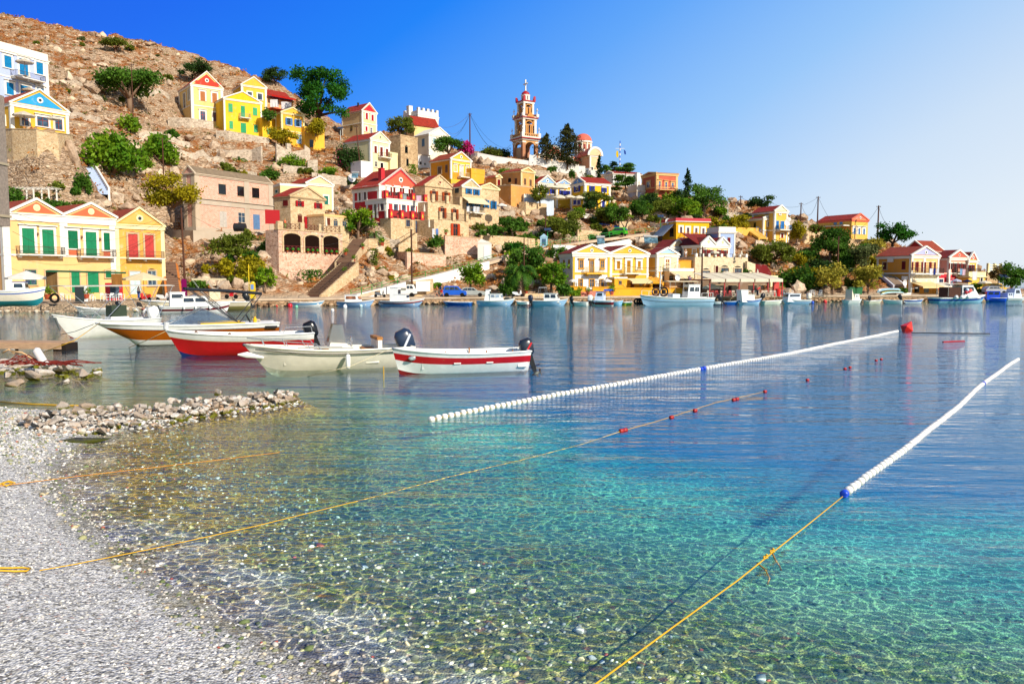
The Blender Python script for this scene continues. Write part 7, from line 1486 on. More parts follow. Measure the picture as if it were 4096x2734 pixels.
# 2 cream centre console boat
r,L,h,s=boat('cream centre console boat with tan seats and big dark blue outboard',gnd(978,1486),gnd(1640,1460),2.3,1.1,.86,[(.26,P_('#c8ccb8')),(.5,BCR),(1.0,BCR)],rake=.13,foredeck=.22,floor=.25,draft=.3,rim=BCR,deckm=BCR)
for t,zz in ((.62,-.0),):
 m=MB();
 for sg in (-1,1): m.tube([(L*t_,sg*h(t_)*(1.005),s(t_)-.13) for t_ in [i/16 for i in range(1,17)]],.022,5)
 m.build('rub_strip',P_('#4a4a48'),r)
m=MB()
for sg in (-1,1):
 m.tube([(L*.02,sg*.1,s(0)+.28),(L*.12,sg*h(.12)*.85,s(.12)+.3),(L*.28,sg*h(.28)*.92,s(.28)+.3),(L*.40,sg*h(.4)*.95,s(.4)+.28),(L*.43,sg*h(.43)*.95,s(.43)+.02)],.02,6)
 for t in (.12,.25,.37): m.tube([(L*t,sg*h(t)*.9,s(t)),(L*(t-.02),sg*h(t)*.89,s(t)+.29)],.015,5)
m.tube([(L*.02,-.1,s(0)+.28),(L*.02,.1,s(0)+.28)],.02,6); m.build('bow_rail',CHR,r)
m=MB(); V=[(L*.46,-.36,.25),(L*.62,-.36,.25),(L*.62,.36,.25),(L*.46,.36,.25),(L*.50,-.32,1.15),(L*.60,-.32,1.05),(L*.60,.32,1.05),(L*.50,.32,1.15)]; m.add(V,[(0,3,2,1),(4,5,6,7),(0,1,5,4),(1,2,6,5),(2,3,7,6),(3,0,4,7)]); cs=m.build('console',BCR,r)
m=MB(); m.prism([(L*.485,-.34,1.12),(L*.59,-.34,1.1),(L*.575,-.28,1.85),(L*.515,-.28,1.88)],(0,.03,0)); m.prism([(L*.485,.31,1.12),(L*.59,.31,1.1),(L*.575,.26,1.85),(L*.515,.26,1.88)],(0,.03,0)); m.prism([(L*.485,-.34,1.12),(L*.485,.34,1.12),(L*.515,.28,1.88),(L*.515,-.28,1.88)],(.03,0,0)); m.build('windscreen',clearglass((.72,.66,.62),.22),cs)
m=MB(); m.tube([(L*.63+.0*k,.23*math.cos(k*math.pi/8),1.12+.23*math.sin(k*math.pi/8)) for k in range(17)],.018,6); m.bar((L*.63,-.22,1.12),(L*.63,.22,1.12),.02); m.bar((L*.63,0,.9),(L*.63,0,1.34),.02); m.bar((L*.60,0,1.05),(L*.63,0,1.12),.03); m.build('steering_wheel',CHR,cs)
SEAT=P_('#a8702c',.6)
m=MB(); m.box(L*.435,L*.48,-.3,.3,.25,.72); m.box(L*.43,L*.487,-.3,.3,.72,.92,1); m.build('front_seat',[BCR,SEAT],r)
for y in (-.42,.42): m=MB(); m.box(L*.70,L*.78,y-.36,y+.36,.25,.75); m.box(L*.775,L*.80,y-.36,y+.36,.75,1.2); m.box(L*.77,L*.805,y-.365,y+.365,1.2,1.33,1); m.box(L*.70,L*.77,y-.355,y+.355,.75,.83,1); m.build('helm_seat',[BCR,SEAT],r)
outboard(r,L*.965,0,.62,1.55,.45,P_('#27364e',.25),P_('#c8d0dc'))
fender(r,L*.58,-h(.58)-.10,.70,BW,.62,.10); m=MB(); m.tube([(-.25,-.12,.72),(.1,-.13,.70),(.75,-.35,.58)],[.03,.13,.05],8); m.build('anchor_roller',BW,r); m=MB(); m.lathe([(.02,0),(.08,.06),(.06,.13),(.01,.16)],(.02,.05,1.02),8); m.build('navigation_light',DRED,r)
m=MB(); m.bar((L*.3,-.5,s(.3)+.04),(L*.62,-h(.6)*.9,s(.6)+.10),.05); m.bar((L*.35,-.3,s(.3)+.06),(L*.56,-.7,s(.5)+.12),.08,.05); m.build('boat_hook',P_('#b8b8b0'),r)
# 3 the red boat
r,L,h,s=boat('red hulled wooden boat with a white rubbing band and black outboard',gnd(666,1424),gnd(1250,1406),2.3,1.25,1.02,[(.22,P_('#142a66')),(.76,REDB),(.79,P_('#e8dcc0')),(1.0,BW)],rake=.10,foredeck=.34,floor=.25,draft=.3,plank=1)
for t in (.2,.42): m=MB(); m.lathe([(.10,0),(.08,.06),(.03,.12)],(L*t,-h(t)*.8,s(t)+.02),8); m.build('deck_cleat',plain('#7a6a60'),r)
m=MB(); m.tube([(.12,0,s(0)-.05),(.02,0,s(0)+.1),(.05,0,s(0)+.42)],[.09,.12,.13],10); m.build('stem_post',P_('#c8ccd0'),r)
outboard(r,L*.985,.1,.75,1.4,.42,P_('#14161c',.2)); m=MB();
for sg in (-1,1): m.tube([(L*.78,sg*h(.8)*.9,s(.8)),(L*.80,sg*h(.8)*.9,s(.8)+.35),(L*.98,sg*h(.98)*.9,s(1)+.35),(L*.99,sg*h(.98)*.9,s(1))],.018,6)
m.build('stern_rail',CHR,r); m=MB(); m.box(L*.5,L*.62,-.6,.6,.25,.62); m.build('thwart',BW,r)
# 4 orange and white speedboat
r,L,h,s=boat('orange and white speedboat with raked windscreen and folded dark bimini frame',gnd(384,1386),gnd(1108,1362),2.5,1.30,1.15,[(.22,BLK),(.42,BW),(.80,ORB),(.83,NAV),(1.0,BW)],rake=.235,foredeck=.48,floor=.35,draft=.3)
xs,xe=L*.36,L*.78; zt=s(.5)+.95; zb=s(.4)+.02
m=MB(); fr=[];
for sg in (-1,1):
 q=[(xs,sg*.75,zb),(L*.565,sg*.62,zt),(xe,sg*h(.78)*.86,zb)]; m.prism([(q[0][0]+.1,q[0][1],zb+.04),(q[1][0],q[1][1],zt-.05),(q[2][0]-.1,q[2][1],zb+.04)],(0,.02,0)); fr.append(q)
m.prism([(xs-.25,0,zb),(xs,-.75,zb),(L*.565,-.62,zt),(L*.56,0,zt+.02)],(.02,0,0)); m.prism([(xs-.25,0,zb),(xs,.75,zb),(L*.565,.62,zt),(L*.56,0,zt+.02)],(.02,0,0)); wsn=m.build('windscreen',clearglass((.8,.86,.9),.12),r)
m=MB()
for q in fr: m.tube([q[0],q[1],q[2],q[0]],.035,6)
m.tube([fr[0][1],(L*.56,0,zt+.02),fr[1][1]],.035,6); m.tube([fr[0][0],(xs-.25,0,zb),fr[1][0]],.035,6); m.tube([(xs-.25,0,zb),(L*.56,0,zt+.02)],.025,6); m.build('windscreen_frame',CHR,wsn)
m=MB(); zt2=s(.5)+2.05; bx=L*.765
for sg in (-1,1):
 m.bar((bx,sg*1.05,zb+.05),(L*.50,sg*1.0,zt2),.05); m.bar((bx,sg*1.05,zb+.05),(L*.56,sg*1.0,zt2-.05),.04); m.bar((bx,sg*1.05,zb+.05),(L*.90,sg*1.0,zt2-.30),.05)
m.build('bimini_frame',P_('#20242c'),r)
m=MB(); m.tube([(L*.48,-1.0,zt2+.04),(L*.56,-1.0,zt2-.02),(L*.72,-1.0,zt2-.10),(L*.90,-1.0,zt2-.26)],.085,8); m.tube([(L*.48,1.0,zt2+.04),(L*.56,1.0,zt2-.02),(L*.72,1.0,zt2-.10),(L*.90,1.0,zt2-.26)],.085,8); m.tube([(L*.48,-1.0,zt2+.04),(L*.48,1.0,zt2+.04)],.09,8); m.build('folded_bimini',fabric('#2c3038',.05),r)
m=MB(); m.box(L*.80,L*.985,-h(.9)*.85,h(.9)*.85,s(.9)-.15,s(.9)+.05); m.build('engine_hatch',BW,r); m=MB(); m.box(L*.55,L*.80,-h(.7)*.88,-h(.7)*.78,s(.7)-.02,s(.7)+.12); m.box(L*.55,L*.80,h(.7)*.78,h(.7)*.88,s(.7)-.02,s(.7)+.12); m.build('side_cushion',YLB,r)
m=MB(); m.tube([(L*.84,-.3,s(.85)+.05),(L*.815,-.3,s(.85)+.5)],.05,6); m.build('exhaust_pipe',BLK,r); m=MB(); m.lathe([(.10,0),(.12,.2),(.05,.3),(.05,.36)],(L*.865,-.4,s(.86)+.04),8); m.build('yellow_float',YLB,r)
m=MB(); m.box(L*.915,L*.985,-h(.95)-.03,-h(.95)+.02,s(.95)-.3,s(.95)-.16); m.build('vent_grille',BLK,r); m=MB(); m.tube([(L*.88+.22*math.cos(a*.7),.1+.3*math.sin(a*.7),s(.9)+.08+.01*a) for a in range(14)],.03,5); m.build('coiled_rope',P_('#d8c8a8'),r)
# 5 white boat with console and a long awning
r,L,h,s=boat('white lapstrake boat with flared bow, red bottom and long cream awning',gnd(212,1354),gnd(620,1330),2.2,1.5,1.05,[(.15,P_('#7a1a22')),(.7,BW),(1.0,BW)],rake=.16,foredeck=.3,floor=.35,draft=.3,plank=1)
bimini(r,L*.05,L*1.15,1.9,s(.5)+2.25,fabric('#e6e0d2'),posts=[(L*.42,L*.05,s(.4)),(L*.42,L*.75,s(.4)),(L*.95,L*.78,s(.9)),(L*.95,L*1.13,s(.9))],crown=.05)
m=MB(); m.box(L*.52,L*.70,-.4,.4,.35,1.25); c=m.build('console',BW,r); m=MB(); m.box(L*.53,L*.68,-.38,.38,1.25,2.0); m.build('console_cover',P_('#2c3c2c',.8),c)
outboard(r,L*.98,0,1.0,1.5,.35,BW); m=MB(); m.tube([(-.15,0,s(0)-.15),(.2,0,s(0)-.2),(.45,0,.5)],[.05,.09,.05],6); m.build('anchor',metal(),r)
# --- further boats: one parametric kind, each placed where the photo has it
def fb(label,bx,sx_,D,B,fbw,fst,bands,y=None,**k):
 if isinstance(D,tuple): Db,Ds=D
 else: Db=Ds=D
 b=at(bx,1300,Db); b.z=0; e=at(sx_,1300,Ds); e.z=0; return boat(label,b,e,B,fbw*.72,fst*.72,bands,**k)
WB=[(.2,P_('#183a8a')),(.8,P_('#9fc6ec')),(.88,P_('#3a7ac8')),(1,BW)]; BB=[(.2,P_('#142a66')),(.85,BLB),(1,P_('#3a8ae0'))]  # pale blue on the white hulls here and below is shade put into colour
r,L,h,s=fb('small white tender with two dark blue lines by the rubble shore',303,478,(89,90),1.6,.95,.6,[(.2,BW),(.5,BW),(.56,NAV),(.74,BW),(.8,NAV),(1,BW)],foredeck=.15,rake=.1); outboard(r,L*.98,0,.6,1.6,.4,BLK)
r,L,h,s=fb('white cabin boat with crimson band and four oval windows',925,640,(92,88.5),2.5,1.5,.95,[(.12,P_('#8a1420')),(.52,BW),(.74,DRED),(1,BW)],foredeck=.18,rake=.06,floor=.4)
cabin(r,L*.28,L*.70,1.9,.9,1.75,front=.8,wins=2,wz=(.35,.85)); cabin(r,L*.64,L*.86,1.8,.9,2.25,front=.1,wins=1,wz=(.55,.85),name='wheelhouse')
for t in (.32,.52,.68): fender(r,L*t,h(t)+.08,.85,BW,.5,.1); fender(r,L*t,-h(t)-.08,.85,BW,.5,.1)
outboard(r,-.2,.0,.4,.1,0,BLK) if False else None
r,L,h,s=fb('tan motor cruiser with cream bimini and black outboard behind the crimson banded boat',565,1000,(93,98),3.0,1.75,1.35,[(.2,P_('#4a4a24')),(.6,P_('#8a844c')),(.66,TAN),(1,P_('#e8dfc2'))],rake=.16,foredeck=.42,floor=.6)
bimini(r,L*.46,L*.78,2.2,3.6,fabric('#e8d8b0'),posts=[(L*.6,L*.47,1.4),(L*.6,L*.77,1.4),(L*.72,L*.6,1.4)],crown=.18); outboard(r,L*.97,0,1.3,2.1,.55,BLK); m=MB(); m.prism([(L*.40,-.9,1.5),(L*.50,-1.0,1.4),(L*.50,-.9,2.1)],(0,1.9,0)); m.build('windscreen',clearglass((.7,.6,.5),.3),r)
m=MB(); m.box(L*.62,L*.72,-.9,.9,1.3,2.4); m.build('radar_arch',P_('#ead9ae'),r)
def text(parent,body,size,loc,rot,mat,name='lettering'):
 c=bpy.data.curves.new(name,'FONT'); c.body=body; c.size=size; c.extrude=.004; c.materials.append(mat); t_=bpy.data.objects.new(name,c); link(t_); me=bpy.data.meshes.new_from_object(t_.evaluated_get(bpy.context.evaluated_depsgraph_get())); bpy.data.objects.remove(t_); o=bpy.data.objects.new(name,me); link(o,parent); o.location=loc; o.rotation_euler=rot; return o
text(r,'Dream',.55,(L*.14,-h(.17)*.82,.95),(math.pi/2-.25,0,.12),BLK)
r,L,h,s=fb('bright blue open rowing boat tucked behind the crimson banded boat',630,770,(93.5,93),1.6,1.0,.75,[(.3,SKY_),(1,P_('#2a8ad8'))],foredeck=.2)
# boat pulled up on the left shore
b=A('L1',785,330,86); e=A('L1',-260,330,84); b.z=1.25; e.z=1.05; d=e-b; r=thing('boat','blue trimmed white caique hauled out on the left shore','boat',b+Vector((0,0,.15)),math.atan2(d.y,d.x)); h,s=hullmesh(r,d.length,2.6,1.5,1.1,.55,[(.35,TEA),(.78,P_('#efe6d8')),(.85,BLB),(1,BW)],rake=.06,foredeck=.25,floor=.5,double=True)
cabin(r,d.length*.3,d.length*.52,1.8,1.0,2.0,front=.1,wins=1,roof=BLB);
r,L,h,s=fb('pale blue and white rowing boat with a red bottom moored by the quay',1300,1158,(110,110),1.7,1.05,.75,[(.2,P_('#a8242c')),(.6,BW),(.8,P_('#3aa0d8')),(1,BW)],foredeck=.15,double=True)
r,L,h,s=fb('blue trimmed boat with a small slanted cabin, left of the big white wheelhouse boat',1500,1348,(109.5,110),2.2,1.25,.85,WB,foredeck=.2,double=True); cabin(r,L*.34,L*.74,1.6,.7,1.55,front=.6,wins=1,wm=glass('#7a4a2c'),wz=(.35,.8))
r,L,h,s=fb('long white boat with tall plain wheelhouse and a red line',1700,1516,(111,112),2.4,1.45,.9,[(.2,P_('#183a8a')),(.62,P_('#9fc6ec')),(.7,BLK),(.78,REDB),(1,BW)],foredeck=.2,double=True); cabin(r,L*.36,L*.62,1.7,.8,1.6,front=.1,wins=0); cabin(r,L*.55,L*.72,1.7,.8,2.5,front=.0,wins=0,name='wheelhouse')
r,L,h,s=fb('flat bright blue open boat below the blue car',1772,1886,(115,114),1.7,.7,.6,BB,foredeck=.1,fm=P_('#7ab8e8'))
r,L,h,s=fb('pale blue boat with two window cabin and a peaked wheelhouse',2060,1906,(113,114),2.3,1.3,.9,[(.2,P_('#183a8a')),(.85,P_('#9fc6ec')),(1,BW)],foredeck=.2,double=True); cabin(r,L*.3,L*.62,1.7,.8,1.6,front=.4,wins=2,wm=glass('#7a8a9a')); cabin(r,L*.60,L*.78,1.6,.8,2.2,front=.2,back=.2,wins=0,name='wheelhouse',taper=.7)
r,L,h,s=fb('white and maroon open boat with a big dark outboard',2064,2118,(114,113),1.8,.8,.7,[(.55,DRED),(1,BW)],foredeck=.2); outboard(r,L,0,.7,1.9,.2,P_('#1e2a44'))
r,L,h,s=fb('white cruiser with two dark windows and an open wheel frame',2272,2130,(113,114),2.3,1.25,.9,[(.15,P_('#1c5aa0')),(.85,P_('#9fc6ec')),(.9,P_('#5a9ad0')),(1,BW)],foredeck=.2); cabin(r,L*.22,L*.66,1.7,.85,1.65,front=.6,wins=2,wz=(.3,.85)); bimini(r,L*.62,L*.80,1.6,2.5,BW,posts=[(L*.60,L*.64,1.6),(L*.84,L*.79,.9)],crown=.02)
r,L,h,s=fb('grey white dinghy with two white outboards',2275,2352,(114,113),1.8,.75,.65,[(.4,P_('#9aa4a8')),(1,BW)],foredeck=.3); outboard(r,L,.3,.7,1.9,.1,BW); outboard(r,L*.2,-.9,.6,1.6,.3,BLK)
r,L,h,s=fb('white and maroon boat with a blue cabin and blue canvas hood',2360,2452,(114,113),2.3,1.05,.95,[(.15,NAV),(.4,BW),(.8,P_('#7a1424')),(1,P_('#d8e4f4'))],foredeck=.2); cabin(r,L*.22,L*.62,1.8,.9,1.9,mat=P_('#cfe0f8'),front=.3,wins=1,roof=P_('#2a5ac8')); bimini(r,L*.62,L*.96,1.9,2.05,fabric('#2f5fd0',.1),posts=[(L*.94,L*.94,.9)],crown=.2)
r,L,h,s=fb('pale blue half boat moored beside the blue canvas boat',2492,2436,(114.5,115),1.7,.95,.7,[(.3,P_('#5a9ad0')),(1,P_('#8cc4ec'))],foredeck=.2)
r,L,h,s=fb('small bright green rowing boat',2526,2490,(116,115),1.5,.7,.5,[(.5,GRB),(.7,P_('#e8d020')),(1,GRB)],foredeck=.1)
# big fishing boat
r,L,h,s=fb('large pale blue fishing caique with mast, awning and white wheelhouse',2558,2842,(113,115.5),3.6,2.0,1.45,[(.16,NAV),(.62,P_('#a9cbe8')),(.66,BLK),(.86,P_('#a9cbe8')),(1,BW)],foredeck=.22,draft=.6,double=False,rake=.06,floor=.6,transom=.7)
cabin(r,L*.62,L*.80,2.0,1.2,2.9,front=.15,wins=2,wz=(.45,.8)); bimini(r,L*.34,L*.76,2.8,3.3,fabric('#ecd9b4'),posts=[(L*.36,L*.36,1.2),(L*.55,L*.55,1.2),(L*.74,L*.74,1.2)],crown=.15)
m=MB(); m.tube([(L*.27,0,1.0),(L*.29,0,6.2)],[.11,.05],8); mm=m.build('mast',P_('#c8ccd0'),r); m=MB(); m.bar((L*.28,0,5.4),(L*.0,0,1.9),.03); m.bar((L*.28,0,5.4),(L*.78,0,3.0),.03); m.bar((L*.275,-.4,4.6),(L*.275,.4,4.6),.04); m.build('rigging',BLK,mm)
for x,rr_ in ((L*.22,.55),(L*.33,.6)): m=MB(); m.tube([(x+rr_*math.cos(a*.45),0,1.9+rr_*math.sin(a*.45)) for a in range(15)],.12,6); m.lathe([(.3,-.3),(.3,.3)],(x,0,1.9),8); m.build('net_drum',plain('#3a2018' if x<L*.3 else '#141214'),r)
m=MB()
for t in (.02,.1,.8,.9,.97): m.box(L*t-.02,L*t+.02,-h(t)*.9-.02,-h(t)*.9+.02,s(t),s(t)+.7)
m.tube([(L*t,-h(t)*.9,s(t)+.7) for t in (.02,.06,.1,.15)],.02,5); m.tube([(L*t,-h(t)*.9,s(t)+.7) for t in (.8,.9,.97)],.02,5); m.build('deck_rail',BW,r); m=MB(); m.box(L*.42,L*.52,-.9,.9,.6,1.6); m.build('engine_box',P_('#cfe0ee'),r)
r,L,h,s=fb('dark low skiff behind the fishing boat stern',2840,2878,(116,116),1.5,.7,.6,[(.6,P_('#1c3a5c')),(1,P_('#cfd8dc'))],foredeck=.1); outboard(r,L,0,.7,1.9,.6,BLK)
r,L,h,s=fb('slim blue and white open boat below the restaurant',2956,2886,(118,117),1.6,.8,.6,BB,foredeck=.1,fm=P_('#dfe8f0'),double=True)
r,L,h,s=fb('white wheelhouse boat with a blue deck line in front of the restaurant',3044,2952,(118,117),2.0,1.2,.85,[(.15,P_('#1c4a8a')),(.8,P_('#9fc6ec')),(.9,BLB),(1,P_('#2a7ad8'))],foredeck=.2,double=True); cabin(r,L*.42,L*.75,1.5,.8,1.4,front=.05,wins=0); cabin(r,L*.70,L*.95,1.5,.8,2.1,front=.0,back=-.15,wins=0,name='wheelhouse')
r,L,h,s=fb('cream low boat with a dark tilted outboard on its left',3127,3046,(120,119),1.7,.85,.65,[(.3,P_('#9ac0c8')),(1,P_('#eef0e0'))],foredeck=.1); outboard(r,L,0,.9,1.8,.7,BLK)
r,L,h,s=fb('white boat with flat grey cabin and two covered outboards',3128,3232,(120,121),2.1,1.05,.8,[(.2,P_('#7a9ab8')),(.75,P_('#9fc6ec')),(.8,P_('#5a6a9a')),(1,BW)],foredeck=.2,rake=.08); cabin(r,L*.08,L*.58,1.6,.75,1.5,mat=P_('#dfe6f0'),front=.3,wins=1); outboard(r,L,.3,.8,1.9,.2,P_('#e4dcc8')); outboard(r,L*.9,-.5,.8,1.9,.1,P_('#e4dcc8'))
r,L,h,s=fb('little white cuddy cabin boat by the sea wall',3443,3378,(122,121),1.9,.9,.7,[(.3,P_('#9fc6ec')),(1,BW)],foredeck=.2); cabin(r,L*.3,L*.62,1.5,.7,1.4,front=.3,wins=2); cabin(r,L*.58,L*.8,1.5,.7,2.1,front=.5,wins=0,name='canvas_hood',mat=P_('#e8dcc4'))
r,L,h,s=fb('cream fishing dinghy with a small dark outboard',3524,3462,(123,122),1.6,.75,.55,[(.3,P_('#c8b898')),(1,P_('#ece4cc'))],foredeck=.2); outboard(r,L*.7,-.2,.7,1.3,.1,BLK)
r,L,h,s=fb('low white boat with a grey waterline and a dark outboard',3524,3604,(124,123),1.7,.8,.6,[(.3,P_('#5a6a90')),(1,P_('#e8ecf0'))],foredeck=.2); outboard(r,L*.9,0,.7,1.6,.5,BLK)
r,L,h,s=fb('blue and white rowing boat left of the big cabin boat',3690,3612,(125,124),1.6,.85,.6,[(.4,P_('#3a7ac0')),(.7,P_('#dfe8f0')),(1,BLB)],foredeck=.2,double=True)
r,L,h,s=fb('large white excursion boat with royal blue band and roofed deck',3936,3728,(128,126),3.2,1.6,1.05,[(.15,NAV),(.62,P_('#8fc0dc')),(.86,P_('#1f3fa8')),(1,BW)],foredeck=.2,rake=.07,floor=.5,draft=.5); cabin(r,L*.2,L*.55,2.4,1.1,2.7,front=.9,wins=1,wz=(.45,.85)); bimini(r,L*.40,L*.84,2.6,2.95,P_('#f0ead8'),posts=[(L*.83,L*.83,1.0)],crown=.03)
m=MB(); m.box(L*.58,L*.8,-1.1,1.1,.9,2.4); m.build('wicker_screen',plain('#4a2c20',.9),r)
for (t,zz,c) in ((.45,1.75,'#d82a3a'),(.48,2.0,'#c8dcf0'),(.42,1.9,'#e86a5a'),(.50,1.6,'#b82a34')): m=MB(); m.lathe([(.28*math.sin(a*math.pi/6),-.28*math.cos(a*math.pi/6)) for a in range(7)],(L*t,1.35,zz),10); m.build('fender_ball',P_(c),r,smooth=True)
for t in (.5,.62,.72): m=MB(); m.lathe([(.3*math.sin(a*math.pi/6),-.3*math.cos(a*math.pi/6)) for a in range(7)],(L*t,h(t)+.2,.9),10); m.build('fender_ball',BW,r,smooth=True)
r,L,h,s=fb('bright blue cabin boat between two white cabin boats',3930,4016,(131,130),2.2,.95,.9,[(.35,P_('#8fb8c8')),(.6,P_('#1c4ad0')),(1,P_('#1f5ae8'))],foredeck=.15); cabin(r,L*.08,L*.7,1.8,.8,1.7,mat=P_('#1f50e0'),front=.1,wins=2);
r,L,h,s=fb('white cabin boat with dark blue line, farthest right by the tree',4092,4008,(132,131),2.3,1.0,.85,[(.55,P_('#c8dcec')),(.65,NAV),(1,BW)],foredeck=.1); cabin(r,L*.3,L*.75,1.8,.8,2.1,mat=P_('#c8d4ea'),front=.4,back=.3,wins=1); cabin(r,L*.72,L*.98,1.7,.8,1.4,mat=P_('#c8d4ea'),front=.1,wins=2,name='rear_cabin')
# upturned / parked hulls ashore
for (lb,x,y,c1,c2) in (('white kayak leaning on the far quay rocks','276','293','#f0f2f4','#7fc8dc'),('yellow and pale blue skiff lying upturned on the far quay','312','325','#e8e060','#8fd0e8')):
 p=A('L6',float(x),float(y),134); r=thing('skiff',lb,'boat',p,.1); o=hullmesh(r,4.4,1.3,.5,.4,.3,[(.5,P_(c1)),(1,P_(c2))],foredeck=.1); r.rotation_euler=(math.pi*.8,0,.25)
# ---------------- buoys, float lines, ropes ----------------
def ball(label,p,rad,c,cat='buoy',name='buoy',sq=1.0,group=None):
 m=MB(); m.lathe([(max(.001,rad*math.sin(a*math.pi/8)),-rad*sq*math.cos(a*math.pi/8)) for a in range(9)],(0,0,0),12); tag(m.build(name,P_(c),None,True,loc=p),label,cat,group)
def vdisc(r,w_):
 return [(r*.55,-w_/2),(r*.92,-w_*.42),(r,-w_*.15),(r,w_*.15),(r*.92,w_*.42),(r*.55,w_/2)]
FW=P_('#f4f2ec',.35); FBL=P_('#1c48d0',.35); YR=P_('#d8a818',.6)
def lane(label,p0,p1,n,rad,wd,blues=(),wv=.2,seed=0):
 r=thing('lane_line',label,'float line',p0); d=p1-p0; rr=random.Random(seed); me=bpy.data.meshes.new('float'); m=MB(); m.lathe(vdisc(rad,wd),(0,0,0),14); t=m.build('float',FW,r,True); meshw=t.data; mb=meshw.copy(); mb.materials.clear(); mb.materials.append(FBL)
 ang=Vector((d.x,d.y,0)).to_track_quat('Z','Y'); side=Vector((-d.y,d.x,0)).normalized(); big=MB(); sc.collection.objects.unlink(t)
 for k in range(n):
  f=k/(n-1); p=d*f+side*(math.sin(f*7+seed)*wv+math.sin(f*19+seed)*wv*.3)*min(1,f*6); p.z=.02+rr.uniform(-.008,.012)
  if k<99:
   o=bpy.data.objects.new('float',mb if k in blues else meshw); link(o,r); o.location=p; q=ang.copy(); o.rotation_mode='QUATERNION'; e=Matrix.Rotation(rr.uniform(-.10,.10),3,'Z')@q.to_matrix(); o.rotation_quaternion=e.to_quaternion()
  else:
   M=Matrix.Rotation(rr.uniform(-.08,.08),3,'Z')@q.to_matrix(); n_=12; pr=vdisc(rad,wd); V=[p+M@Vector((a*math.cos(2*math.pi*j/n_),a*math.sin(2*math.pi*j/n_),z)) for a,z in pr for j in range(n_)]; N=len(pr)
   big.add(V,[(i*n_+j,i*n_+(j+1)%n_,(i+1)*n_+(j+1)%n_,(i+1)*n_+j) for i in range(N-1) for j in range(n_)])
 if big.v: o=big.build('floats',FW,r,True); o['kind']='stuff'
 m=MB(); m.tube([d*(k/40)+side*(math.sin(k/40*7+seed)*wv+math.sin(k/40*19+seed)*wv*.3)*min(1,k/40*6)+Vector((0,0,.02)) for k in range(41)],.014,5); m.build('rope',YR,r)
lane('farther line of white disc floats crossing the bay to the red buoy',gnd(1726,1679),gnd(3605,1326),185,.085,.15,(62,63),seed=1)
lane('nearer line of white disc floats starting at a blue float',gnd(3378,1977),gnd(4068,1438),112,.075,.15,(0,70),wv=.07,seed=3)
m=MB(); m.lathe([(.001,-.5),(.45,-.05),(.48,.0),(.45,.05),(.001,.75)],(0,0,.15),5); o=m.build('buoy',P_('#e8301c'),None,loc=gnd(3622,1322)); o.rotation_euler=(0,.7,.4); tag(o,'red cone shaped buoy at the far end of the float line','buoy')
def rope(label,pts,rad=.012,c=YR,name='rope',cat='rope',sagn=0):
 o0=Vector(pts[0]); m=MB(); P3=[Vector(p)-o0 for p in pts];
 if sagn:
  a,b=P3[0],P3[-1]; P3=[a.lerp(b,i/14)-Vector((0,0,sagn*4*(i/14)*(1-i/14))) for i in range(15)]
 m.tube(P3,rad,6); tag(m.build(name,c,None,True,loc=o0),label,cat)
def g2(x,y,z=.02):
 p=gnd(x,y,z); b=float(bedz(np.array([p.x]),np.array([p.y]))[0])
 if b>z-.02:
  for _ in range(4): p=gnd(x,y,b+.03); b=float(bedz(np.array([p.x]),np.array([p.y]))[0])
 return p
rope('taut yellow rope running from the beach across the water, the longer one',[g2(x,y) for x,y in ((158,2280),(300,2255),(600,2195),(1000,2108),(1400,2010))]+[gnd(x,y,-.07) for x,y in ((1500,1985),(1800,1905),(2100,1835),(2330,1775),(2420,1745))]+[gnd(x,y,.01) for x,y in ((2480,1725),(2640,1680),(2860,1610),(3060,1565))],.007)
rope('thin orange yellow rope lying in the shallows near the groyne',[g2(x,y) for x,y in ((0,1942),(60,1935),(300,1905),(600,1870),(900,1835),(1120,1808))],.007,P_('#d89018',.6))
rope('yellow rope from the blue float down to the lower edge, with knots',[g2(3370,1985,.03),g2(3240,2090,.03),gnd(3085,2212,.06),gnd(2950,2320,.08),gnd(2700,2500,.10),gnd(2380,2735,.14),gnd(2250,2830,.16)],.010)
for lb,pp in (('frayed rope end hanging from the upper knot',((3090,2212),(3100,2235),(3118,2262),(3125,2280))),('loose rope end hanging from the lower knot',((3028,2250),(3060,2275),(3078,2310),(3070,2335)))):
 rope(lb,[gnd(x,y,z) for (x,y),z in zip(pp,(.06,-.02,-.10,-.16))],.012,P_('#8a6a2a',.7))
for x,y in ((3088,2208),(3062,2232)): m=MB(); m.tube([(math.cos(a)*.03,math.sin(a*1.3)*.025,.02*math.sin(a)+.005*a) for a in [k*.7 for k in range(12)]],.012,6); tag(m.build('knot',YR,None,True,loc=gnd(x,y,.07)),'bulky knot tied in the yellow rope','knot','knots in the yellow rope')
rope('doubled yellow rope end lying on the gravel at the left edge',[g2(x,y) for x,y in ((-40,2268),(40,2270),(90,2268),(122,2272),(105,2282),(60,2283),(0,2280),(-40,2284))],.013)
rope('coiled knot of yellow rope at the left edge of the beach',[g2(x,y) for x,y in ((-10,1938),(30,1925),(50,1930),(25,1942),(5,1932),(35,1922),(60,1930))],.014)
rope('yellow rope slack on the shallow water at the left edge',[g2(x,y,.02) for x,y in ((0,1606),(130,1615),(260,1620),(380,1622))],.02)
rope('yellow mooring line from the speedboat bow to the spit',[gnd(412,1292,.0)*0+at(400,1290,43.0),at(300,1360,38),g2(165,1412,.05)],.018)
rope('pale mooring line from the red boat down to the water',[at(668,1322,39.6),at(600,1355,41.5),gnd(515,1390,0)],.018,P_('#d8c890',.6))
rope('dark mooring line from the white lapstrake boat',[at(374,1296,44),at(300,1325,47),at(240,1338,48)],.018,BLK)
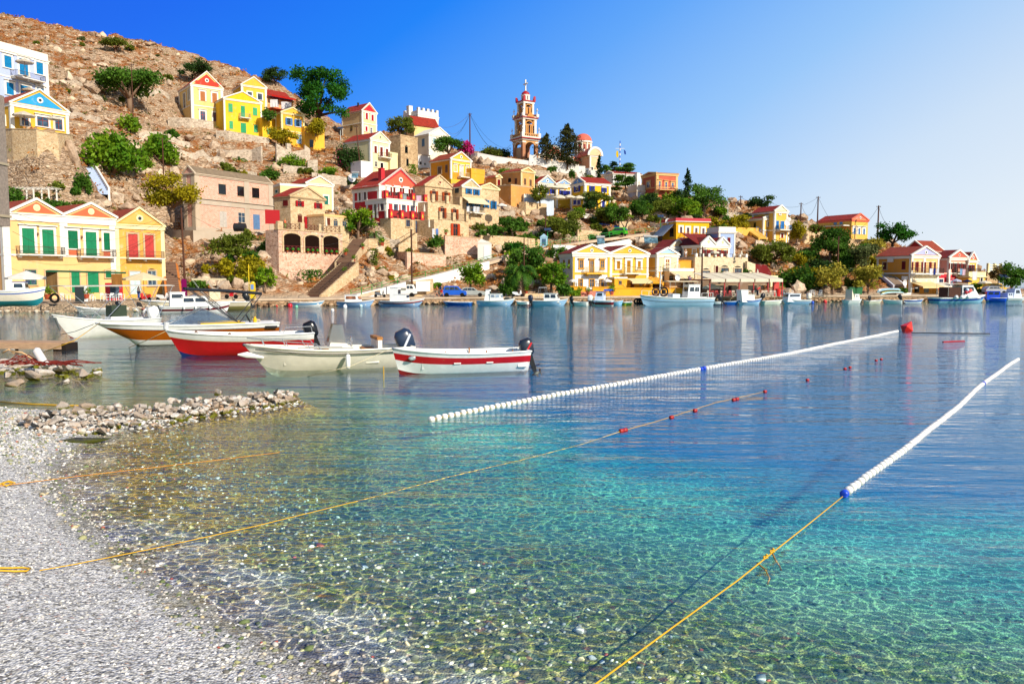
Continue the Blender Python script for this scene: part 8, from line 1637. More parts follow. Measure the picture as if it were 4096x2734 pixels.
rope('mooring line from the cream boat across to the small boat',[gnd(1570,1388,.0)*0+at(1572,1390,32.5),at(1400,1465,30.5),gnd(1230,1505,0)],.012,P_('#d8cca8',.6))
for x,y in ((2486,1722),(2500,1719),(2686,1668),(2780,1641),(2935,1598),(2948,1595),(3060,1565),(3380,1474),(3400,1469),(3505,1441),(3525,1436),(3230,1519)):
 m=MB(); m.lathe([(.02,-.07),(.055,-.05),(.055,.05),(.02,.07)],(0,0,0),8); o=m.build('float',P_('#a8201c'),None,True,loc=gnd(x,y,.02)); o.rotation_euler=(math.pi/2,0,-.9); tag(o,'small dark red cork float on the thin line','float','red cork floats on the thin line')
m=MB(); m.tube([(0,0,0),(.8,.35,.02),(1.7,.75,.0)],[.06,.05,.05],6); tag(m.build('branch',P_('#a83030'),None,loc=gnd(3772,1368)),'red pole drifting beyond the float line','pole')
m=MB(); m.tube([(0,0,0),(2.5,-.5,.0),(5.0,-.9,.0)],.035,5); tag(m.build('rope',BLK,None,loc=gnd(3645,1330)),'dark rope trailing right from the red buoy','rope')
for lb,x,y,rd,c in (('round red float in front of the arched house',1160,1222,.35,'#c81428'),('pale green float beside the red float',1186,1226,.22,'#7ac8a8'),('small red float on the brown water',1107,1223,.14,'#d82a20'),('white can float below the blue trimmed boat',1380,1226,.28,'#f0f4f4'),('light blue white float below the slanted cabin boat',1444,1223,.22,'#bfe4f0'),('white float standing in the middle water',1330,1240,.2,'#f4f4f4'),
 ('orange float at the bow of the crimson banded boat',668,1247,.3,'#e02818'),('blue and red float by the covered outboards',3250,1209,.25,'#2a5ad0'),('long red float right of the covered outboards',3300,1206,.3,'#d82a28'),('red mooring buoy beside the far right cabin boat',4035,1202,.32,'#e02a1c'),('red buoy between excursion boat and blue boat',3932,1197,.25,'#e02a2a'),('yellow float under the fishing boat bow',2582,1210,.25,'#e8d020'),('white float under the fishing boat bow',2602,1211,.2,'#f0e8e0'),('red float behind the cream low boat',3043,1210,.2,'#e03a20'),('small white cup float near the tan cruiser',590,1234,.35,'#dfe8ea')): ball(lb,gnd(x,y,.1),rd,c)
m=MB(); m.tube([(0,0,-.5),(0,0,0),(.0,0,.35)],.02,5); tag(m.build('stake',YR,None,loc=gnd(1535,1500)),'yellow rope hanging from the cream boat into the water','rope')
# jetty and net
JW=wood('#c8a484','jetty_wood'); a=gnd(-60,1372,.35); b=gnd(245,1375,.35); r=thing('jetty','short weathered timber jetty at the left edge','jetty',a); m=MB(); d=b-a; n=Vector((0,1,0))
for k in range(4): m.prism([Vector((0,k*.34,0)),d+Vector((0,k*.34,0)),d+Vector((0,k*.34+.3,0)),Vector((0,k*.34+.3,0))],(0,0,.07))
m.prism([Vector((0,-.06,.0)),d+Vector((0,-.06,.0)),d+Vector((0,-.06,-.28)),Vector((0,-.06,-.28))],(0,.06,0)); m.build('deck',JW,r); m=MB()
for t in (.35,.6,.82): m.box(d.x*t-.06,d.x*t+.06,.2,.32,-1.2,0)
m.box(d.x*.86,d.x*.99,0,1.2,-1.0,-.02); m.build('piles',plain('#20140e',.9),r)
m=MB(); rr=random.Random(4)
for k in range(26):
 p0=Vector((rr.uniform(-.6,2.6),rr.uniform(-.6,.6),.1)); m.tube([p0,p0+Vector((rr.uniform(.3,.9),rr.uniform(-.3,.3),rr.uniform(.1,.35)*(1-p0.x/4))),p0+Vector((rr.uniform(1.0,1.6),rr.uniform(-.4,.4),.0))],.025,4)
tag(m.build('fishing_net',plain('#7a2014',.9),None,loc=gnd(-30,1465,.35)),'heap of dark red fishing net on the spit','net')
m=MB(); m.tube([(0,0,0),(.3,0,.15),(.55,0,-.05),(.35,0,.1),(.9,0,.0),(1.3,0,-.25),(1.6,0,-.35)],.04,6); tag(m.build('rope',P_('#d8b080',.8),None,True,loc=gnd(10,1410,.45)),'thick pale rope looped over the fishing net','rope')
p=gnd(165,1440,.6); m=MB(); m.tube([(-.22,0,.42),(-.18,0,.40),(.18,0,-.25),(.2,0,-.3)],[.1,.16,.17,.12],10); tag(m.build('mooring_post',plaster('#e4e2e4',.8),None,True,loc=p),'leaning white mooring stone on the spit','mooring stone')
m=MB(); m.tube([(-.6,0,-.1),(-.4,0,.12),(0,0,.28),(.4,0,.2),(.62,0,-.05)],.02,6); tag(m.build('branch',plain('#8a8070'),None,loc=gnd(270,1548)),'bent bare branch arching out of the shallows','branch')
# ---------------- poles, wires, lamps ----------------
PW=wood('#5c3a2a','pole_wood')
def pole(label,px,yb,yt,D,arm=1,r=.13,mat=None,lean=0,name='utility_pole'):
 p=at(px,yb,D); hh=(yb-yt)/F*D; o=thing(name,label,'pole',p); m=MB(); m.tube([(0,0,-1),(lean,0,hh)],[r,r*.7],7); m.build('shaft',mat or PW,o)
 if arm: m=MB(); m.box(lean-.5,lean+.5,-.05,.05,hh-.35,hh-.25); m.box(lean-.45,lean-.38,-.03,.03,hh-.25,hh-.1); m.box(lean+.38,lean+.45,-.03,.03,hh-.25,hh-.1); m.build('crossarm',IRON,o)
 return Vector((p.x+lean,p.y,p.z+hh-.2))
def wire(label,a,b,sag,r=.028,group=None):
 a=Vector(a);b=Vector(b); m=MB(); m.tube([(b-a)*(i/12)-Vector((0,0,sag*4*(i/12)*(1-i/12))) for i in range(13)],r,4); tag(m.build('overhead_wire',BLK,None,loc=a),label,'wire',group)
t1=pole('tall thin pole before the two trunked tree',532,448,262,150,1,.1); t2=pole('pole standing in the prickly pear thicket',655,716,555,143,1,.12)
t3=pole('wooden pole beside the yellow green tree on the left quay',742,1165,835,117,1,.17,lean=-.25); t4=pole('leaning pole in front of the pale yellow house',1445,702,508,188,1,.14,lean=-1.0); t5=pole('tall wired pole beside the magenta bougainvillea',1880,618,458,205,1,.2)
t6=pole('pole on the quay in front of the stone block wall',1648,1188,922,121,0,.16); t7=pole('pole standing among the shrubs by the palm',2096,1172,952,122,0,.11); t8=pole('thin pole at the corner of the footpath',2182,962,865,158,0,.12); t9=pole('dark leaning pole in front of the stone tavern',2806,1184,988,124,1,.16)
t10=pole('pole rising left of the rocky outcrop on the ridge',3202,898,812,192,1,.17); t11=pole('tallest pole on the ridge left of the coral pediment house',3270,885,787,190,1,.18); t12=pole('dark pole right of the coral pediment house',3510,960,824,182,1,.2); t13=pole('wooden pole among the green trees on the slope',3351,1055,946,148,0,.15); t14=pole('short pole behind the rocks on the ridge',2962,815,783,196,1,.14)
G_='overhead wires above the harbour'
for lb,a,b,s_ in (('wire from the wired pole down towards the lavender villa',t5,at(1755,505,238),1.5),('wire from the wired pole left to the cream house',t5,at(1790,525,222),2.4),('wire from the wired pole to the roof below',t5,at(1812,550,215),1.2),('upper wire from the wired pole to the bell tower',t5,at(2042,580,212),4.5),('lower wire from the wired pole to the bell tower',t5,at(2045,592,210),2.5),
 ('steep wire from the wired pole to the church wall',t5,at(1985,600,210),2.0),('wire between the two left ridge poles',t10,t11,3.5),('long sagging wire along the right ridge',t11,t12,7),('wire from the ridge tree to the tallest ridge pole',at(3095,815,190),t11,1.5),('wire from the last pole down to the double crowned tree',t12,at(3555,895,178),1),('wire from the short ridge pole to the dark tree',t14,at(3010,800,192),.5),
 ('long wire from the tavern pole to the yellow houses',t9,at(2440,1035,128),2.2),('wire from the footpath pole over the garden wall',t8,at(2330,970,160),2.5),('wire from the quay pole along the big masonry wall',t6,at(1320,940,128),2),('wire from the left quay pole to the arched house',t3,at(1390,960,128),3),('upper wire across the green shuttered house',at(50,848,96),t3,2.5),('middle wire across the green shuttered house',at(50,872,96),at(660,872,116),3),('lower wire across the green shuttered house',at(50,925,96),at(660,895,116),3.5)): wire(lb,a,b,s_,.022 if a is t3 or 'green' in lb else .03,G_)
def lamp(label,px,yb,yt,D,solar=True,mat=None):
 p=at(px,yb,D); hh=(yb-yt)/F*D; o=thing('street_lamp',label,'street lamp',p); m=MB(); m.tube([(0,0,-.5),(0,0,hh)],.07,6); m.build('post',mat or plain('#c8d0cc'),o)
 m=MB();
 if solar: m.obox((0,-.1,hh+.2),(1.3,.9,.06),Matrix.Rotation(.6,3,'X')); m.build('solar_panel',glass('#28344a'),o)
 m=MB(); m.bar((0,0,hh-.3),(.8,-.2,hh-.1),.05); m.box(.6,1.0,-.3,-.1,hh-.16,hh-.08); m.build('lamp_head',WHITE,o)
lamp('solar street lamp beside the little blue shrine',2190,990,922,157,mat=GRN); lamp('solar street lamp at the wall behind the flat yellow house',2642,905,868,170,mat=GRN); lamp('solar lamp on the path left of the magenta bush',1362,552,516,200); lamp('grey solar lamp by the big tree at the far right',4010,1178,1108,139); lamp('thin lamp post on the orange ridge slope',2911,862,802,189,False); lamp('lamp beside the corner of the ochre waterfront house',3643,1176,1149,136,False)
p=at(2479,700,214); o=thing('flag_mast','striped flag mast behind the pines','mast',p); hh=(700-568)/F*214; m=MB(); [m.tube([(0,0,hh*k/14),(0,0,hh*(k+1)/14)],.13,6,mi=k%2) for k in range(14)]; m.bar((-1.2,0,hh*.78),(1.2,0,hh*.78),.09); m.build('pole',[WHITE,P_('#2a5ad0')],o)
m=MB(); m.prism([(-.9,0,hh*.72),(-.5,0,hh*.70),(-.35,0,hh*.55),(-.8,0,hh*.50),(-1.05,0,hh*.6)],(0,.05,0)); m.build('yellow_flag',fabric('#f0d020'),o); m=MB(); m.prism([(1.0,0,hh*.75),(1.5,0,hh*.7),(1.6,0,hh*.6),(1.15,0,hh*.62)],(0,.05,0)); m.build('blue_flag',fabric('#2848a8'),o)
# ---------------- furniture of terraces ----------------
def parasol(label,reg,x,yt,yb,w_,D,c='#f4ecd8',group=None,foot=None,closed=False):
 p=A(reg,x,yb,D); s=D/F/REG[reg][2]; hh=(yb-yt)*s; W=w_*s; o=thing('parasol',label,'parasol',p,0,group); m=MB(); m.tube([(0,0,-.3),(0,0,hh)],.035,6); m.lathe([(.3,-.02),(.3,.06),(.05,.1)],(0,0,0),8); m.build('pole',wood('#a88a60'),o); m=MB(); R_=W/2
 if closed: m.lathe([(.05,hh*.35),(.2,hh*.4),(.16,hh*.7),(.07,hh),(.01,hh+.1)],(0,0,0),8)
 else:
  n=8; pk=min(.8,R_*.38); V=[(0,0,hh)];
  for k in range(n): a=2*math.pi*(k+.5)/n; V.append((R_*math.cos(a),R_*math.sin(a),hh-pk))
  for k in range(n): a=2*math.pi*(k+.5)/n; V.append((R_*math.cos(a),R_*math.sin(a),hh-pk-.22))
  m.add(V,[(0,1+k,1+(k+1)%n) for k in range(n)]+[(1+k,n+1+k,n+1+(k+1)%n,1+(k+1)%n) for k in range(n)])
 m.build('canopy',fabric(c),o); return o
PR=[('large white parasol with a raised cap before the green doors','R2',262,1165,1330,372,93,'#f4f0e6'),('large cream parasol before the single gabled house','R2',1390,1180,1385,412,101,'#f0e0b8'),('grey parasol on the upper balcony of the pale blue house','R1',278,515,698,180,146,'#cfc6b4'),('grey parasol on the lower balcony of the pale blue house','R1',325,828,960,150,144,'#b8a890'),('left parasol on the round terrace','R1',270,1090,1260,225,134,'#d8d0c0'),('right parasol on the round terrace','R1',600,1142,1300,140,134.5,'#dcd6c8'),
('white parasol on the left part of the white house terrace','R8',918,1145,1240,122,127.5,'#f4f4f4'),('white parasol on the right part of the white house terrace','R8',1342,1142,1240,126,128,'#f4f4f4'),('white parasol left of the sky blue gabled terrace','R7',850,1243,1340,185,187,'#f4ecd4'),('white parasol right on the upper blue terrace','R7',962,1248,1345,205,188,'#f4ecd4'),('broad white parasol lowest on the left terrace','R7',965,1365,1480,200,184,'#f4ecd4'),('broad white parasol in the middle of the lower terrace','R7',1075,1365,1480,150,183.5,'#f4ecd4'),('white parasol nearest the yellow corner house','R7',1185,1375,1480,160,183,'#f4ecd4'),
('cream parasol on the tavern upper terrace','S1',1198,918,985,95,139.5,'#f0e6d0'),('cream parasol on the lower tavern terrace','S1',1325,1133,1205,105,132,'#f0e4cc'),('big white parasol left of the restaurant','S1',1165,1262,1378,215,126,'#f0e6d4'),('blue and white parasol before the red ground floor','S3',1110,822,900,95,143,'#c8d0ec'),('dark blue parasol before the red ground floor','S3',1225,828,900,90,143.5,'#28325c'),('cream parasol behind the excursion boat','S3',1405,838,895,130,146,'#f4f0e0'),('white parasol on the terrace left of the ochre ruin','R6',1715,425,505,120,166,'#f0f0ec')]
for t in PR: parasol(*t)
for t in (('closed white parasol on the upper red terrace','R6',505,235,375,40,154.5),('closed white parasol on the lower red terrace','R6',908,440,560,40,149),('closed striped parasol on the stone terrace','R6',958,592,730,40,147.5),('closed parasol on the arched house terrace','R4',1712,575,720,60,135),('closed cream parasol at the tavern end','S1',1478,925,990,30,140),('closed cream parasol on the restaurant roof terrace','S1',1645,1120,1190,35,133),('closed parasol on the pale blue block','S1',410,190,240,30,201)): parasol(*t,closed=True)
def chair_proto(mat,name='chair'):
 o=empty(name,(0,0,0)); m=MB(); m.box(-.22,.22,-.22,.22,.42,.46); m.build('seat',mat,o)
 m=MB(); m.box(-.22,.22,.18,.22,.62,.70); m.box(-.22,.22,.18,.22,.80,.90); m.box(-.22,-.18,.18,.22,.46,.9); m.box(.18,.22,.18,.22,.46,.9); m.build('backrest',mat,o)
 for x in (-.2,.2):
  for y in (-.2,.2): m=MB(); m.box(x-.02,x+.02,y-.02,y+.02,0,.42); m.build('leg',mat,o)
 return o
def table_proto(mat,cl=None):
 o=empty('table',(0,0,0)); m=MB(); m.box(-.4,.4,-.4,.4,.71,.75); m.build('tabletop',cl or mat,o)
 for x in (-.34,.34):
  for y in (-.34,.34): m=MB(); m.box(x-.025,x+.025,y-.025,y+.025,0,.71); m.build('leg',mat,o)
 return o
def put(proto,used,p,rz,label,cat,group):
 o=proto if not used.get(proto.name) else dup(proto); used[proto.name]=1; o.location=p; o.rotation_euler=(0,0,rz); tag(o,label,cat,group); return o
U={}; CW=chair_proto(P_('#e8dcc8',.6)); CR_=chair_proto(P_('#c84a4a',.6)); CWH=chair_proto(P_('#f0f0ee',.5)); CD=chair_proto(P_('#3a2a24',.6)); TR=table_proto(P_('#8a6a4a'),P_('#d85a5a')); TD=table_proto(P_('#3a2a22')); TW=table_proto(P_('#f0f0ee'))
zq=1.05
for k in range(17):
 x=2835+k*16.5; d=123.0-.25*abs(k-8)/8; c=CW if k>9 or k%3==0 else CR_
 p=at(x,1180,d); p.z=zq; put(c,U,p,random.uniform(-.3,.3)+(math.pi if k%2 else 0),'chair with a '+('cream' if c is CW else 'red')+' frame in the row under the restaurant awning','chair','chairs under the restaurant awning')
for k in range(7): p=at(2850+k*38,1180,124.2); p.z=zq; put(TR,U,p,0,'square table with a red cloth under the restaurant awning','table','tables under the restaurant awning')
for x in (3132,3150,3165,3238,3252,3280): p=at(x,1178,129); p.z=zq; put(CWH,U,p,random.uniform(0,6),'white slatted chair on the quay right of the restaurant','chair','white chairs right of the restaurant')
for x in (3200,3222,3262,3300,3316): p=at(x,1178,130); p.z=zq; put(TD,U,p,0,'dark empty table on the quay below the tamarisk','table','dark tables below the tamarisk')
for k,(x,y) in enumerate(((1080,1240),(1790,1290),(1850,1295),(1935,1295),(1400,1230),(1450,1235),(1500,1240),(1610,1240),(2060,1250))):
 p=A('L1',x,y,93); p.z=1.2; put(CWH,U,p,k*1.3,'white chair on the left waterfront terrace','chair','white chairs of the left waterfront terrace')
for k,(x,y) in enumerate(((1430,1240),(1550,1240),(1880,1290),(2080,1250),(1160,1240))):
 p=A('L1',x,y,94); p.z=1.2; put(TW,U,p,0,'white table on the left waterfront terrace','table','white tables of the left waterfront terrace')
for (x,y,d) in ((590,552,152),(635,556,152),(820,562,153),(860,565,153),(620,368,157),(700,372,158),(840,378,160)): p=A('R6',x,y,d); put(CD,U,p,random.uniform(0,6),'dark chair on a terrace of the crimson house','chair','chairs on the crimson house terraces')
for (x,y,d) in ((930,1238,127.5),(960,1240,127.5),(1215,1240,128),(1260,1240,128),(1300,1240,128),(1390,1240,128.3)): p=A('R8',x,y,d); put(CD,U,p,random.uniform(0,6),'dark chair on the white house terrace','chair','dark chairs on the white house terrace')
# restaurant front
p0=at(2838,1180,122); p1=at(3128,1180,124.5); p0.z=p1.z=zq; o=thing('restaurant_awning','long cream awning on red posts over the quay tables','awning',p0,math.atan2((p1-p0).y,(p1-p0).x)); L_=(p1-p0).length; n=5
m=MB()
for k in range(n+1): x=L_*k/n; m.box(x-.07,x+.07,-.07,.07,0,2.5); m.box(x-.06,x+.06,0,6.5,2.5,2.62)
m.build('post',P_('#a81c24'),o)
for k in range(n): a,b=L_*k/n+.1,L_*(k+1)/n-.1; m=MB(); m.prism([(a,-.3,2.62),(b,-.3,2.62),(b,6.5,3.6),(a,6.5,3.6)],(0,0,.05)); m.box(a,b,-.34,-.3,2.2,2.66); m.build('canvas_panel',fabric('#f2e8d0'),o)
p=at(2775,1180,133); p.z=zq; q=at(3115,1180,135.5); hh=House('restaurant','low sand stone restaurant front with dark doors behind the awning','restaurant','0',2775,3120,1180,1116,132,135,L=3.5,ctrl=False); hh.walls(plaster('#8c7460',.5),'flat',pil=False,cornice=0,par=0);
for x in (2880,2930,3010,3060): hh.op('F',x,1140,1178,34,'dark',sur=None,door=False)
a=hh; m=MB(); m.box(0,a.W,-.25,.0,a.H-.05,a.H+.12); m.box(.1,.5,-.2,.2,a.H+.12,a.H+1.3); m.box(a.W*.33,a.W*.33+.4,-.2,.2,a.H+.12,a.H+1.3); m.box(a.W*.63,a.W*.63+.4,-.2,.2,a.H+.12,a.H+1.3); a.build(m,'terrace_edge',STB)
m=MB();
for (u,v) in ((.5,a.W*.33),(a.W*.33+.4,a.W*.63)):
 m.box(u,v,-.05,.0,a.H+1.0,a.H+1.08); k=u+.15
 while k<v: m.box(k-.02,k+.02,-.04,-.01,a.H+.12,a.H+1.0); k+=.22
a.build(m,'railing',plain('#5a1c1c'))
m=MB(); m.lathe([(.35,0),(.42,1.1),(.45,1.15)],(0,0,0),12); tag(m.build('bin',P_('#d82a24'),None,loc=Vector((at(3112,1180,123.5).x,123.5,zq))),'bright red bin at the end of the restaurant','bin')
m=MB(); m.box(-.4,.4,-.4,.4,0,2.2); m.box(-.35,.35,-.42,-.4,.2,2.0,1); tag(m.build('drinks_cooler',[P_('#c8202a'),P_('#d85048')],None,loc=Vector((at(3102,1180,126).x,126,zq))),'red drinks cooler under the awning','cooler')
for lb,x in (('left green waste bin by the tamarisk',3408),('right green waste bin by the tamarisk',3430)): p=at(x,1180,133); p.z=zq; o=thing('waste_bin',lb,'waste bin',p); m=MB(); m.prism([(-.55,-.4,.1),(.55,-.4,.1),(.65,-.5,1.2),(-.65,-.5,1.2)],(0,.95,0)); m.build('body',P_('#1f6a3a',.6),o); m=MB(); m.box(-.68,.68,-.55,.5,1.2,1.32); m.build('lid',P_('#184f2c',.6),o)
# ---------------- vehicles ----------------
TYR=P_('#141414',.8,.2); HUB=metal('#b8bcc0')
def wheel(root,x,y,r=.31,w_=.2):
 e=empty('wheel',(x,y,r),0,root); e.rotation_euler=(math.pi/2,0,0); m=MB(); m.lathe([(r*.6,-w_/2),(r*.95,-w_/2),(r,-w_*.3),(r,w_*.3),(r*.95,w_/2),(r*.6,w_/2)],(0,0,0),14); m.build('tyre',TYR,e); m=MB(); m.lathe([(.03,-w_*.42),(r*.6,-w_*.42),(r*.6,w_*.42),(.03,w_*.42)],(0,0,0),10); m.build('rim',HUB,e)
def car(label,px,D,prof,glassp,W,mat,rz=0,wx=(.7,3.0),z=zq,yb=1190,name='parked_car',r=.31):
 p=at(px,yb,D);
 if z is not None: p.z=z
 o=thing(name,label,'car',p,rz); m=MB(); n=len(prof); ts=[(-W/2,.93),(-W/2+.07,1),(W/2-.07,1),(W/2,.93)]; cx=sum(a for a,_ in prof)/n; V=[]
 for y,sc_ in ts:
  for a,b in prof: V.append((cx+(a-cx)*(.985 if sc_<1 else 1),y,.45+(b-.45)*sc_ if b>.45 else b))
 m.add(V,[(i*n+k,i*n+(k+1)%n,(i+1)*n+(k+1)%n,(i+1)*n+k) for i in range(3) for k in range(n)]+[tuple(range(n-1,-1,-1)),tuple(3*n+k for k in range(n))]); m.build('body',mat,o)
 for gp in glassp:
  for sg in (-1,1): m=MB(); m.prism([(a,sg*(W/2+.002),b) for a,b in gp],(0,sg*.012,0)); m.build('window',glass('#28323c'),o)
 xs=[a for a,b in prof]; zs=[b for a,b in prof]
 for x in wx:
  for y in (-W/2+.0,W/2-.0): wheel(o,x,y,r)
 for sg in (-1,1): m=MB(); m.box(max(xs)-.12,max(xs)+.01,sg*(W/2-.35)-.12,sg*(W/2-.35)+.12,.62,.76); m.build('headlight',P_('#e8ecf0'),o); m=MB(); m.box(min(xs)-.01,min(xs)+.06,sg*(W/2-.2)-.08,sg*(W/2-.2)+.08,.7,.95); m.build('tail_light',P_('#b01820'),o)
 m=MB(); m.box(min(xs)-.02,max(xs)+.02,-W/2+.1,W/2-.1,.25,.4); m.build('bumper',P_('#2a2a2c'),o)
 return o
MPV=[(0,.3),(0,.95),(.12,1.0),(.3,1.55),(.5,1.62),(2.1,1.62),(2.35,1.55),(2.85,1.0),(3.5,.88),(3.62,.7),(3.62,.3)]
car('blue compact minivan parked on the quay beside the walkers',1770,120,MPV,[[(.35,1.05),(.5,1.45),(1.05,1.48),(1.05,1.03)],[(1.12,1.03),(1.12,1.48),(1.8,1.48),(1.8,1.03)],[(1.87,1.03),(1.87,1.48),(2.2,1.45),(2.6,1.03)]],1.6,P_('#1c5cc8',.25),.05,(.65,2.95))
HAT=[(0,.3),(-.02,.8),(.15,.98),(.55,1.32),(1.0,1.40),(1.9,1.40),(2.15,1.34),(2.75,.95),(3.75,.80),(3.9,.6),(3.9,.3)]
car('silver hatchback parked right of the blue minivan',1838,120.5,HAT,[[(.45,.98),(.7,1.25),(1.2,1.3),(1.2,.97)],[(1.27,.97),(1.27,1.3),(1.85,1.3),(1.85,.96)],[(1.92,.96),(1.92,1.3),(2.1,1.28),(2.5,.95)]],1.6,P_('#a8aaa4',.25),.03,(.7,3.1))
car('silver hatchback parked at the far right before the yellow wall',3932,139,HAT,[[(.45,.98),(.7,1.25),(1.2,1.3),(1.2,.97)],[(1.27,.97),(1.27,1.3),(1.85,1.3),(1.85,.96)],[(1.92,.96),(1.92,1.3),(2.1,1.28),(2.5,.95)]],1.7,P_('#a8acb8',.25),.0,(.7,3.1),yb=1178)
car('yellow van half hidden behind the far silver hatchback',3936,144.5,[(a*1.15,b*1.15) for a,b in MPV],[[(.4,1.25),(.6,1.7),(1.4,1.7),(1.4,1.25)],[(1.5,1.25),(1.5,1.7),(2.4,1.7),(2.9,1.25)]],1.8,P_('#e8b81c',.4),0,(.7,3.3),yb=1178)
p=RP[9].lerp(RP[10],.05); o=car('green small car parked on the upper road by the leafless tree',2506,p.y-.4,MPV,[[(.35,1.05),(.5,1.45),(1.05,1.48),(1.05,1.03)],[(1.12,1.03),(1.12,1.48),(2.1,1.48),(2.6,1.03)]],1.6,P_('#3fb81c',.3),2.6,(.65,2.95),z=None,yb=942);
m=MB(); m.prism([(-.02,-.6,1.08),(.2,-.55,1.45),(.2,.55,1.45),(-.02,.6,1.08)],(-.02,0,0)); m.build('rear_window',glass(),o)
o=car('white small pickup truck with open bed on the quay',1577,121.5,[(0,.45),(0,.95),(1.85,.95),(1.9,1.75),(2.05,1.82),(2.9,1.82),(3.15,1.15),(3.35,1.05),(3.4,.45)],[[(2.0,1.2),(2.0,1.65),(2.4,1.65),(2.4,1.2)],[(2.47,1.2),(2.47,1.65),(2.8,1.65),(3.02,1.2)]],1.55,P_('#eeeae2',.4),0,(.6,2.75),name='pickup_truck'); m=MB(); m.box(.0,1.8,-.76,-.72,.95,1.3); m.box(0,1.8,.72,.76,.95,1.3); m.box(-.02,.02,-.76,.76,.95,1.3); m.build('bed_side',P_('#8a8a80'),o)
def bike(label,px,yb,D,mat,rz,kind='scooter',z=zq):
 p=at(px,yb,D); p.z=z; o=thing('motorbike' if kind=='bike' else 'scooter',label,'motorbike' if kind=='bike' else 'scooter',p,rz); r=.3 if kind=='bike' else .23
 wheel(o,-.62,0,r,.1); wheel(o,.62,0,r,.1); m=MB()
 if kind=='bike': m.tube([(-.1,0,.75),(.1,0,.86),(.4,0,.8)],[.12,.17,.1],8); m.prism([(-.75,-.1,.85),(-.1,-.1,.72),(-.1,-.1,.85),(-.7,-.1,.95)],(0,.2,0)); m.tube([(.38,0,.98),(.55,0,.62),(.62,0,.3)],[.05,.05,.04],6); m.prism([(.5,-.06,.66),(.95,-.06,.62),(.6,-.06,.72)],(0,.12,0)); m.box(-.2,.25,-.13,.13,.35,.68)
 else: m.prism([(-.8,-.14,.55),(-.3,-.14,.3),(.25,-.14,.25),(.25,-.14,.35),(-.05,-.14,.72),(-.75,-.14,.78)],(0,.28,0)); m.prism([(.25,-.18,.25),(.4,-.18,.3),(.55,-.16,.95),(.42,-.16,.98)],(0,.34,0)); m.tube([(.48,0,.95),(.62,0,.3)],.05,6)
 m.build('body',mat,o); m=MB(); m.box(-.7,.0,-.13,.13,.78,.87); m.build('seat',BLK,o); m=MB(); m.bar((.42,-.33,1.05),(.42,.33,1.05),.035); m.build('handlebar',BLK,o); m=MB(); m.bar((0,.05,.3),(.08,.3,0),.03); m.build('side_stand',BLK,o)
bike('red off road motorbike parked by the left quay',925,1182,106,P_('#d0142a',.3),-.1,'bike',1.1); bike('dark silver scooter parked before the white ramp wall',1520,1188,117,P_('#5a6068',.3),.1); bike('white scooter parked under the palm',2070,1184,119.5,P_('#e8e8ea',.3),.1); bike('white scooter parked by the ochre waterfront house',652,1185,99,P_('#e4e0dc',.3),.1); bike('red and white scooter behind the white table',580,1186,97,P_('#c82a2a',.3),2.9)
